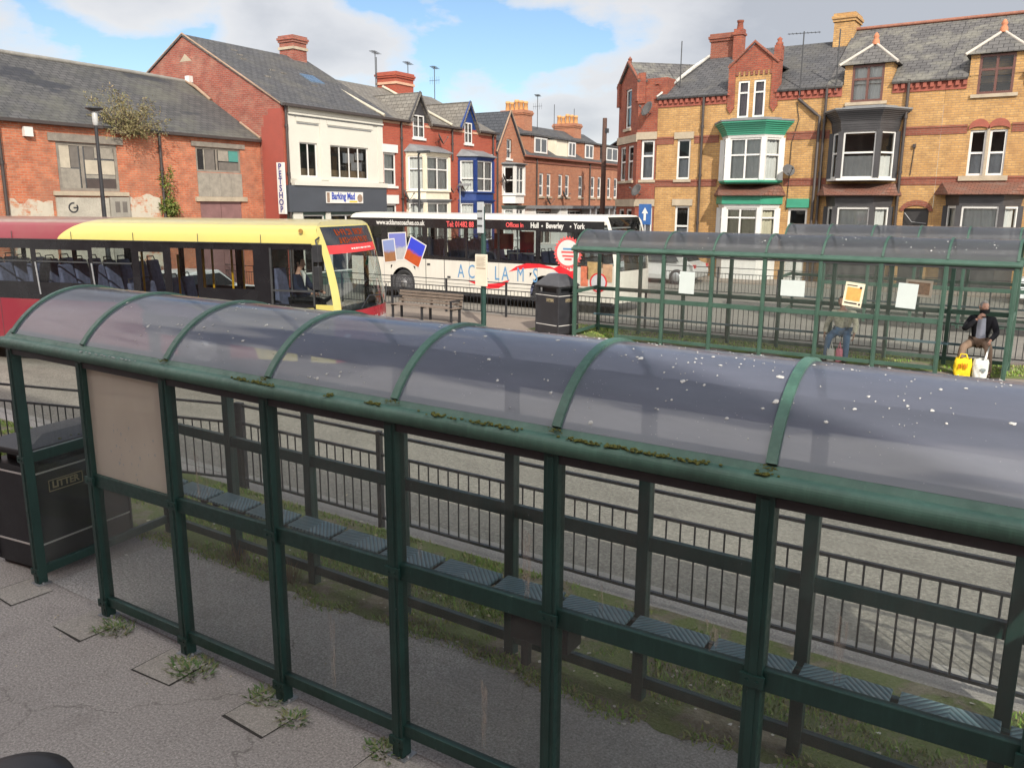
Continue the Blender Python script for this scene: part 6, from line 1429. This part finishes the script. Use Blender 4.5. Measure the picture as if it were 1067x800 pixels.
# ------------------------------------------------------------------ unseen building added behind the viewpoint to cast shade over the near shelter
H = thing('shade_building', 'unseen brick building added behind the camera to shade the near shelter', 'building', (0, -4.2, 0), 0)
mb = MB(); mb.prism([(-24,-.1),(13.5,-.1),(13.5,6.63),(5.1,11.0),(-24,11.0)], 'y', -9, 0); mb.build('wall', b_red, H)
for i in range(8):
    for z in (1.2, 4.4):
        mb = MB(); x = -22+i*3.1; mb.box(x, x+1.3, -.02, .03, z, z+1.7); mb.build('window', darkpane, H)
        mb = MB(); mb.box(x-.1, x+1.4, 0, .06, z-.12, z-.01); mb.build('sill', stone, H)

# ------------------------------------------------------------------ people
m_skin = simple('skin', (.60,.34,.25), .55, 0, .12, 12); m_hairg = simple('grey_hair', (.33,.31,.29), .85, 0, .3, 40); m_hairb = simple('dark_brown_hair', (.03,.02,.016), .8, 0, .3, 40)
def skin_obj(name, chain, mats, parent, sub=2, root=0):
    """chain: list of (parent index or -1, point, radius)"""
    me = bpy.data.meshes.new(name); me.from_pydata([c[1] for c in chain], [(c[0], i) for i, c in enumerate(chain) if c[0] >= 0], [])
    o = bpy.data.objects.new(name, me); COL.objects.link(o)
    md = o.modifiers.new('skin', 'SKIN'); sv = me.skin_vertices[0].data
    for i, c in enumerate(chain):
        r = c[2]; sv[i].radius = r if isinstance(r, tuple) else (r, r); sv[i].use_root = (i == root)
    md.use_smooth_shade = True
    s = o.modifiers.new('sub', 'SUBSURF'); s.levels = sub; s.render_levels = sub
    bpy.context.view_layer.update()
    em = bpy.data.meshes.new_from_object(o.evaluated_get(bpy.context.evaluated_depsgraph_get()))
    bpy.data.objects.remove(o); em.name = name
    em.materials.clear(); em.materials.append(mats)
    for p in em.polygons: p.use_smooth = True
    r = bpy.data.objects.new(name, em); COL.objects.link(r); r.parent = parent; return r
def head_part(hd, parent, yaw, pitch, hair, bald=False):
    """a head with brow, nose, chin and ears, plus hair, eyes as children; hd = centre"""
    M = Matrix.Translation(hd) @ Matrix.Rotation(yaw, 4, 'Z') @ Matrix.Rotation(pitch, 4, 'X')
    mb = MB(M)
    def f(u, v):
        a = 2*pi*u; t = pi*(v-.5); x = .077*cos(t)*sin(a); y = -.098*cos(t)*cos(a); z = .122*sin(t)
        fr = max(0, -y/.098)
        if z < -.02: k = 1-.30*min(1, (-z-.02)/.1); x *= k; y = y*k if y > 0 else y*(1-.10*min(1,(-z-.02)/.1))
        if z < -.05 and y > 0: y *= .75
        nose = math.exp(-(x/.016)**2 - ((z+.012)/.030)**2)*fr; y -= .026*nose
        y += .008*math.exp(-((abs(x)-.032)/.018)**2 - ((z-.018)/.016)**2)*fr
        y -= .006*math.exp(-(x/.03)**2 - ((z+.062)/.012)**2)*fr
        y -= .008*math.exp(-(x/.025)**2 - ((z+.102)/.02)**2)*fr
        return (x, y, z)
    mb.grid(f, 32, 24)
    for s in (-1,1):
        vs = [(s*.078, .0+.02*cos(2*pi*i/10), -.005+.034*sin(2*pi*i/10)) for i in range(10)] + [(s*.094, .014+.014*cos(2*pi*i/10), -.003+.028*sin(2*pi*i/10)) for i in range(10)]
        mb.add(vs, [(i, (i+1)%10, 10+(i+1)%10, 10+i) for i in range(10)] + [tuple(range(10,20))], 0, True)
    mb.build('head', m_skin, parent)
    mb = MB(M)
    for s in (-1,1): mb.lathe([(0,-.006),(.008,-.003),(.010,.003)], 8, (s*.031,-.082,.016), 'y')
    mb.box(-.022,.022,-.094,-.086,-.063,-.058); mb.build('eyes_and_mouth', simple('dark_features', (.09,.035,.03), .5), parent)
    mb = MB(M); lo = .02 if not bald else -.005
    def g(u, v):
        a = 2*pi*u; t0 = radians(8 if cos(a) < .1 else 34) if not bald else radians(-18 if cos(a) < -.0 else 48)
        t0 = radians(-32) if cos(a) < -.25 else (radians(-8) if cos(a) < .35 else radians(46))
        t = t0 + (pi/2 - t0)*v; k = 1.07 + .02*sin(a*9+v*5)
        return (.079*cos(t)*sin(a)*k, -.098*cos(t)*cos(a)*k, .122*sin(t)*k)
    mb.grid(g, 36, 10); mb.build('hair', hair, parent)
def hand(parent, wrist, fdir, pdir, curl=.7, s=1.):
    """palm, four curled fingers of different length, thumb from the side; fdir = finger direction, pdir = palm normal"""
    f = Vector(fdir).normalized(); p = Vector(pdir); p = (p - f*p.dot(f)).normalized(); w = f.cross(p); W0 = Vector(wrist)
    ch = [(-1, W0 - f*.01*s, .026*s), (0, W0 + f*.04*s, (.020*s, .038*s)), (1, W0 + f*.085*s, (.016*s, .040*s))]
    o = [skin_obj('hand', [(a, tuple(b), c) for a, b, c in ch], m_skin, parent, 1)]
    mb = MB()
    for k, L in enumerate((.072,.082,.076,.06)):
        b = W0 + f*.082*s + w*(k-1.5)*.02*s; d1 = (f*cos(curl*.5) + p*sin(curl*.5)); d2 = (f*cos(curl*1.2) + p*sin(curl*1.2)); d3 = (f*cos(curl*1.9) + p*sin(curl*1.9))
        a = b + d1*L*.45*s; c = a + d2*L*.33*s; e = c + d3*L*.25*s
        mb.tube([b, a, c, e], [.0098*s,.0092*s,.0085*s,.006*s], 8)
    b = W0 + f*.02*s - w*.032*s; a = b + (f*.6 - w*.7 + p*.3).normalized()*.035*s; c = a + (f*.9 - w*.1 + p*.4).normalized()*.03*s
    mb.tube([b, a, c], [.013*s,.011*s,.008*s], 8); mb.build('fingers', m_skin, o[0])
def tex_cloth(name, cols, scale=14):
    if name in MATS: return MATS[name]
    m, nt = nmat(name); v = coords(nt, 'Object'); n = noise(nt, v, scale, 3, .55)
    col = ramp(nt, n, [(.30+.4*i/(len(cols)-1), c) for i, c in enumerate(cols)]); finish(m, nt, col, .9, 0, noise(nt, v, 9, 4, .6), .4, .02, .2); MATS[name] = m; return m
def person(loc, label, J, jacket, trousers, shoes, hair, yaw, pitch, shirt=None, extra=None, headpart=True, torso_r=1.):
    """J: named joints in local metres"""
    root = thing('person', label, 'person', loc)
    V = {k: Vector(v) for k, v in J.items() if k != 'floor'}
    pel, che, nek, hd = V['pelvis'], V['chest'], V['neck'], V['head']
    mid = (pel+che)/2
    chain = [(-1, pel, .115), (0, mid, .11), (1, che, .12), (2, nek, .052), (3, hd - Vector((0,0,.05)), .055)]
    for s in 'LR':
        b = len(chain)
        chain += [(2, V['sh'+s], .058), (b, V['el'+s], .042), (b+1, V['ha'+s], .030)]
        h = len(chain); an_ = V['an'+s]; chain += [(0, V['hip'+s], .075), (h, V['kn'+s], .055), (h+1, an_, .036), (h+2, an_ + (V['to'+s]-an_)*.45, .022)]
    body = skin_obj('body', [(a, tuple(b), c) for a, b, c in chain], m_skin, root, 1)
    # jacket
    t = torso_r; fw = Vector((0,-.02,0)); low = pel + (mid-pel)*.1
    jc = [(-1, low, (.165*t,.135*t)), (0, mid, (.165*t,.135*t)), (1, che, (.175*t,.135*t)), (2, (che*.35+nek*.65), (.10,.085))]
    for s in 'LR':
        b = len(jc); sh, el, ha = V['sh'+s], V['el'+s], V['ha'+s]
        jc += [(2, sh, .082), (b, (sh+el)/2, .070), (b+1, el, .062), (b+2, (el+ha)/2, .056), (b+3, el+(ha-el)*.92, .046)]
    skin_obj('jacket', [(a, tuple(b), c) for a, b, c in jc], jacket, root, 2, 1)
    tc = [(-1, pel + Vector((0,0,.02)), (.155*t,.13)), ]
    for s in 'LR':
        b = len(tc); hp, kn, an = V['hip'+s], V['kn'+s], V['an'+s]
        tc += [(0, hp, .105), (b, (hp+kn)/2, .092), (b+1, kn, .080), (b+2, (kn+an)/2, .070), (b+3, an - (kn-an).normalized()*.035, .060)]
    skin_obj('trousers', [(a, tuple(b), c) for a, b, c in tc], trousers, root, 2)
    for s in 'LR':
        an, to = V['an'+s], V['to'+s]; d = (to-an); d.z = 0; d.normalize(); base = Vector((an.x, an.y, 0)) if J.get('floor', True) is True else an - Vector((0,0,.08))
        skin_obj('shoe', [(-1, tuple(base - d*.05 + Vector((0,0,.045))), (.045,.042)), (0, tuple(base + d*.07 + Vector((0,0,.045))), (.048,.042)), (1, tuple(base + d*.20 + Vector((0,0,.032))), (.042,.030))], shoes, root, 1)
    head_part(hd, root, yaw, pitch, hair)
    return root, V
# man with shopping bags
cloth_black = tex_cloth('black_jacket_cloth', [(.012,.012,.015),(.028,.028,.034)], 5); cloth_brown = tex_cloth('brown_trouser_cloth', [(.17,.115,.08),(.24,.165,.12)], 5)
man, V = person((-1.35, 19.55, 0), 'seated man in black jacket and brown trousers raising a dark scarf to his face', dict(
    pelvis=(0,.06,.66), chest=(0,.04,1.02), neck=(0,.0,1.20), head=(.02,-.04,1.36), shL=(-.20,.03,1.10), shR=(.21,.03,1.10), elL=(-.29,-.12,.88), haL=(-.05,-.24,1.14), elR=(.30,-.08,.84), haR=(.21,-.30,.70),
    hipL=(-.11,.02,.62), knL=(-.25,-.40,.55), anL=(-.29,-.48,.11), toL=(-.33,-.66,.04), hipR=(.11,.02,.62), knR=(.21,-.40,.55), anR=(.26,-.46,.09), toR=(.28,-.66,.04)), cloth_black, cloth_brown, simple('brown_shoes', (.05,.03,.02), .5), m_hairg, .55, .12)
mb = MB(); mb.grid(lambda u, v: ((u-.5)*(.20-.06*v) + .01, -.115 - .02*sin(u*pi) + .05*abs(u-.5) + .045*(1-v), .70+.44*v), 10, 8); mb.build('shirt', tex_cloth('pale_blue_shirt', [(.42,.45,.55),(.52,.55,.64)], 8), man)
mb = MB(); M = Matrix.Translation((.02,-.04,1.30)) @ Matrix.Rotation(.55,4,'Z'); mb = MB(M)
mb.grid(lambda u, v: ((.088+.012*v)*sin((u-.5)*3.6), -.112*cos((u-.5)*3.0)-.006*v, -.07+.085*v+.02*(u-.5)), 14, 6)
mb.build('scarf', simple('black_scarf', (.01,.01,.012), .9, 0, .3, 10), man)
hand(man, (-.05,-.24,1.14), (.5,-.15,.75), (.6,.6,-.2), .9); hand(man, (.21,-.30,.70), (.0,-.35,-.9), (-.9,.1,0), 1.2)
# woman whose head is behind the poster
camo = tex_cloth('camouflage_cloth', [(.36,.36,.27),(.54,.52,.39),(.70,.67,.53),(.40,.40,.31)], 13); jean = tex_cloth('blue_jeans', [(.06,.13,.24),(.11,.20,.32)], 6)
wom, V2 = person((-4.07, 19.55, 0), 'seated person in camouflage jacket and blue jeans behind the orange poster', dict(
    pelvis=(0,.06,.64), chest=(0,.03,.96), neck=(-.02,.0,1.12), head=(-.04,-.02,1.28), shL=(-.21,.02,1.02), shR=(.22,.02,1.03), elL=(-.32,-.03,.78), haL=(-.33,-.16,.55), elR=(.30,-.03,.78), haR=(.30,-.18,.58),
    hipL=(-.11,.02,.60), knL=(-.19,-.36,.50), anL=(-.21,-.42,.09), toL=(-.23,-.62,.04), hipR=(.11,.02,.60), knR=(.19,-.36,.52), anR=(.21,-.42,.09), toR=(.24,-.62,.04)), camo, jean, simple('grey_shoes', (.12,.12,.13), .6), m_hairb, -.2, .1)
hand(wom, (-.33,-.16,.55), (0,-.4,-.9), (.9,0,0), .5); hand(wom, (.30,-.18,.58), (0,-.4,-.9), (-.9,0,0), .5)
# driver: built in the bus's own frame, then stood in the world
Mb = Matrix.Translation((-11.7, 11.4, -.02)) @ Matrix.Rotation(A19, 4, 'Z')
dp = Mb @ Vector((-1.04, .52, .10))
drv, V3 = person((dp.x, dp.y, .10), 'bus driver in navy jacket and white shirt at the wheel of the yellow bus', dict(floor=False,
    pelvis=(0,0,1.36), chest=(.02,0,1.73), neck=(.04,0,1.92), head=(.08,0,2.09), shL=(.03,-.2,1.83), shR=(.03,.2,1.83), elL=(.12,-.28,1.60), haL=(.42,-.16,1.50), elR=(.14,.28,1.60), haR=(.42,.16,1.52),
    hipL=(.02,-.1,1.33), knL=(.45,-.12,1.34), anL=(.62,-.12,.98), toL=(.78,-.12,.92), hipR=(.02,.1,1.33), knR=(.45,.12,1.34), anR=(.62,.12,.98), toR=(.78,.12,.92)), tex_cloth('navy_jacket', [(.018,.026,.05),(.03,.04,.075)], 6), tex_cloth('dark_trouser', [(.015,.016,.02),(.025,.026,.03)], 6), blackp, m_hairb, pi/2, .15)
drv.rotation_euler = (0,0,A19)
mb = MB(); mb.add([(.155,-.07,1.86),(.165,.0,1.62),(.155,.07,1.86),(.10,.06,1.95),(.10,-.06,1.95)], [(0,1,2,3,4)]); mb.build('shirt_collar', white, drv)
hand(drv, (.42,-.16,1.50), (.8,.2,.1), (0,.5,-.8), 1.3); hand(drv, (.42,.16,1.52), (.8,-.2,.1), (0,-.5,-.8), 1.3)

# bags
def bag(loc, w, d, h, mat, label, cat, handle, seed, hmat=None, name='carrier_bag'):
    r = random.Random(seed); root = thing(name, label, cat, loc)
    mb = MB(); N = 28; K = 9
    def f(u, v):
        a = 2*pi*u; k = 1 + .10*sin(3*a+seed) + .06*sin(7*a+v*9+seed*2) + .05*sin(11*a - v*13)
        s = (.80+.34*v-.30*v*v) * k
        if v > .8: s *= 1-.5*(v-.8)
        q = 4.; c, si = cos(a), sin(a); sq = (abs(c)**q + abs(si)**q)**(-1/q)
        return (w/2*c*sq*s, d/2*si*sq*s, h*v + .012*sin(5*a+seed)*v)
    mb.grid(f, N, K); mb.poly([f(i/N, 0) for i in range(N)][::-1]); mb.build('bag_body', mat, root)
    if handle:
        mb = MB(); mb.tube(handle, .014, 6); mb.build('handle', hmat or mat, root)
    return root
m_ybag = tex_cloth('yellow_plastic_bag', [(.72,.48,.01),(.80,.58,.03),(.70,.45,.02)], 6); m_wbag = tex_cloth('white_plastic_bag', [(.62,.64,.60),(.75,.77,.72)], 6)
b = bag((-1.55, 18.95, 0), .34, .22, .36, m_ybag, 'yellow plastic carrier bag on the ground between the seated man’s feet', 'bag', [(-.08,0,.34),(-.05,0,.44),(.05,.0,.43),(.08,0,.34)], 2)
mb = MB()
for i, (x, z) in enumerate([(-.06,.20),(-.01,.22),(.04,.21),(.08,.22)]): mb.box(x, x+.02, -.134, -.120, z-.05, z+.05)
mb.build('print', simple('orange_bag_print', (.55,.16,.01), .6), b)
b = bag((-1.22, 18.93, 0), .30, .22, .37, m_wbag, 'white plastic carrier bag hanging by its strap from the seated man’s hand', 'bag', [(.05,.0,.35),(.07,.08,.5),(.09,.22,.62),(.07,.0,.37)], 5)
mb = MB(); mb.box(.01,.10,-.130,-.118,.15,.20); mb.box(.05,.07,-.130,-.118,.11,.15); mb.build('print', simple('grey_bag_print', (.2,.24,.25), .6), b)
bag((-4.17, 19.12, 0), .17, .16, .27, m_wbag, 'small white bag between the feet of the person in jeans', 'bag', [(-.03,0,.26),(0,0,.42),(.03,0,.26)], 3)
bag((-3.99, 19.10, 0), .15, .14, .29, simple('pink_bag', (.75,.25,.33), .6), 'small pink bag beside the small white one', 'bag', [(-.03,0,.28),(0,0,.44),(.03,0,.28)], 8)

# ------------------------------------------------------------------ light, sky, camera
SUN_AZ, SUN_EL = 45., 34.       # azimuth measured from -Y towards +X
sd = Vector((sin(radians(SUN_AZ))*cos(radians(SUN_EL)), -cos(radians(SUN_AZ))*cos(radians(SUN_EL)), sin(radians(SUN_EL))))
ld = bpy.data.lights.new('sun', 'SUN'); ld.energy = 2.2; ld.angle = radians(.55); ld.color = (1., .93, .82)
so = bpy.data.objects.new('sun', ld); COL.objects.link(so); so.rotation_euler = (-sd).to_track_quat('-Z', 'Y').to_euler(); so.location = (30, -40, 40)
w = bpy.data.worlds.new('World'); scene.world = w; w.use_nodes = True; nt = w.node_tree; nt.nodes.clear()
sky = nd(nt, 'ShaderNodeTexSky', sky_type='NISHITA'); sky.sun_disc = False; sky.sun_elevation = radians(SUN_EL)
sky.sun_rotation = math.atan2(sd.x, sd.y); sky.air_density = 1.0; sky.dust_density = .3; sky.ozone_density = 1.6
tc = nd(nt, 'ShaderNodeTexCoord'); dirv = tc.outputs['Generated']
def cdir(px, py):
    f_ = 865.38; x, y = px-533.5, py-400
    d = CF + CR*(x/f_) - CU*(y/f_); return d.normalized()
pitch, yaw, roll = .2127, -.5859, .0056
CF = Vector((sin(yaw)*cos(pitch), cos(yaw)*cos(pitch), -sin(pitch))); rt = Vector((cos(yaw), -sin(yaw), 0)); up = rt.cross(CF)
CR = rt*cos(roll) + up*sin(roll); CU = -rt*sin(roll) + up*cos(roll)
n1 = nd(nt, 'ShaderNodeTexNoise'); n1.inputs['Scale'].default_value = 5.5; n1.inputs['Detail'].default_value = 9; n1.inputs['Roughness'].default_value = .56
mp = nd(nt, 'ShaderNodeMapping'); mp.inputs['Scale'].default_value = (1,1,2.0); lk(nt, dirv, mp.inputs[0]); lk(nt, mp.outputs[0], n1.inputs['Vector'])
n2 = nd(nt, 'ShaderNodeTexNoise'); n2.inputs['Scale'].default_value = 2.2; n2.inputs['Detail'].default_value = 5; lk(nt, mp.outputs[0], n2.inputs['Vector'])
acc = None
# cloud banks: direction, angular half-sizes (deg) across and up, weight
for (px, py, ax, ay, wt_) in [(330,62,5.5,3.2,1.05),(275,25,3.2,3,.85),(385,85,3,1.2,.7),(115,-6,7,2.4,.85),(600,-25,12,3.8,.95),(740,-10,14,5,1.1),(960,20,18,9,1.65),(690,82,8,3.2,1.1),(600,112,6,1.6,.8),(620,135,8,1.8,.8),(800,60,12,6,1.15),(500,150,5,1.4,.6),(-420,-60,16,13,1.4),(90,-340,13,9,1.4),(-250,-420,20,12,1.2),(1300,40,16,10,1.)]:  # unseen banks far left and above added to brighten the roof's reflection
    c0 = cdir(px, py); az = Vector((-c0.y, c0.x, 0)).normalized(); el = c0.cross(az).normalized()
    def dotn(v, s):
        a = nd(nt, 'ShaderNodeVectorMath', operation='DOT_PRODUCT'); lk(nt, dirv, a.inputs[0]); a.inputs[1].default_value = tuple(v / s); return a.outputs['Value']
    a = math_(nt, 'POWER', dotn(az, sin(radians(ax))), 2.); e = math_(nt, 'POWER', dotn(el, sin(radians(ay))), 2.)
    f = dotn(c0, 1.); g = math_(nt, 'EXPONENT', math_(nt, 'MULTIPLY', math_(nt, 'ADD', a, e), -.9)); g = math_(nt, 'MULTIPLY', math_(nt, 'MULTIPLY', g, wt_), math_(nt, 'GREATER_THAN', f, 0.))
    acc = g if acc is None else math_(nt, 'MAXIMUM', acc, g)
# unseen clouds elsewhere in the sky, added to light the shade
els = math_(nt, 'MULTIPLY', ramp(nt, n2.outputs['Fac'], [(.36, 0.), (.5, 1.)]), .9)
fac = nd(nt, 'ShaderNodeVectorMath', operation='DOT_PRODUCT'); lk(nt, dirv, fac.inputs[0]); fac.inputs[1].default_value = tuple(CF)
nv = Vector((sin(yaw)*cos(radians(47)), cos(yaw)*cos(radians(47)), sin(radians(47))))
fn_ = nd(nt, 'ShaderNodeVectorMath', operation='DOT_PRODUCT'); lk(nt, dirv, fn_.inputs[0]); fn_.inputs[1].default_value = tuple(nv)
els = math_(nt, 'MULTIPLY', els, ramp(nt, fn_.outputs['Value'], [(.68, 1.), (.84, 0.)]))
acc = math_(nt, 'MAXIMUM', acc, math_(nt, 'MULTIPLY', els, ramp(nt, fac.outputs['Value'], [(.5, 1.), (.78, 0.)])))
dens = math_(nt, 'ADD', acc, math_(nt, 'MULTIPLY', math_(nt, 'SUBTRACT', n1.outputs['Fac'], .5), 2.1))
mask = ramp(nt, dens, [(.40, 0.), (.50, .55), (.68, 1.)])
core = ramp(nt, math_(nt, 'ADD', math_(nt, 'MULTIPLY', dens, .5), math_(nt, 'MULTIPLY', n2.outputs['Fac'], .45)), [(.40, (.62,.61,.605)), (.64, (.53,.53,.545)), (.95, (.36,.37,.40))])
cl = nd(nt, 'ShaderNodeMix', data_type='RGBA'); lk(nt, math_(nt, 'MULTIPLY', mask, .92), cl.inputs[0])
# unseen clouds overhead and behind the viewpoint, made extra bright to lift the shade
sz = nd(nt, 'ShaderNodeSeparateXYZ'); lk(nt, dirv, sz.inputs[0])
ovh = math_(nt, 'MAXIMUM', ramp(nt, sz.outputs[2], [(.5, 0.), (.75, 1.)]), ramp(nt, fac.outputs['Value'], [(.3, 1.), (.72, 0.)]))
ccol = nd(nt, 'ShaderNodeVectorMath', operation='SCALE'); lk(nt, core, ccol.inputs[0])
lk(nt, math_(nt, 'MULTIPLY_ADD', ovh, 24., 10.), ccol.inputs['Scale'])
skyt = mixc(nt, 1., sky.outputs[0], (.86,.93,.98), 'MULTIPLY')
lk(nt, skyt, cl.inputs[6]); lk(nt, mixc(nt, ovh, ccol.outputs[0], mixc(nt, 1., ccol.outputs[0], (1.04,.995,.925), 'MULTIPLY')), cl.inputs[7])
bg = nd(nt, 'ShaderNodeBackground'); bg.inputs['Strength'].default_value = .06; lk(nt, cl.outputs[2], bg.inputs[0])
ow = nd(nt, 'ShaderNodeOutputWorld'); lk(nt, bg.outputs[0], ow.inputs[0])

cd = bpy.data.cameras.new('camera'); cam = bpy.data.objects.new('camera', cd); COL.objects.link(cam); scene.camera = cam
cd.sensor_fit = 'HORIZONTAL'; cd.sensor_width = 36; cd.lens = 865.38/1067*36; cd.clip_start = .05; cd.clip_end = 2000
cam.matrix_world = Matrix(((CR.x,CU.x,-CF.x,0),(CR.y,CU.y,-CF.y,0),(CR.z,CU.z,-CF.z,3.3592),(0,0,0,1)))
vs_ = scene.view_settings; scene.display_settings.display_device = 'sRGB'; vs_.view_transform = 'Standard'; vs_.look = 'None'; vs_.exposure = 1.28; vs_.gamma = 1.; vs_.use_curve_mapping = False
cy = scene.cycles; cy.max_bounces = 8; cy.transparent_max_bounces = 24; cy.glossy_bounces = 4; cy.diffuse_bounces = 3; cy.use_denoising = True
try: cy.denoiser = 'OPENIMAGEDENOISE'
except Exception: pass
cy.sample_clamp_indirect = 6.; cy.caustics_reflective = False; cy.caustics_refractive = False
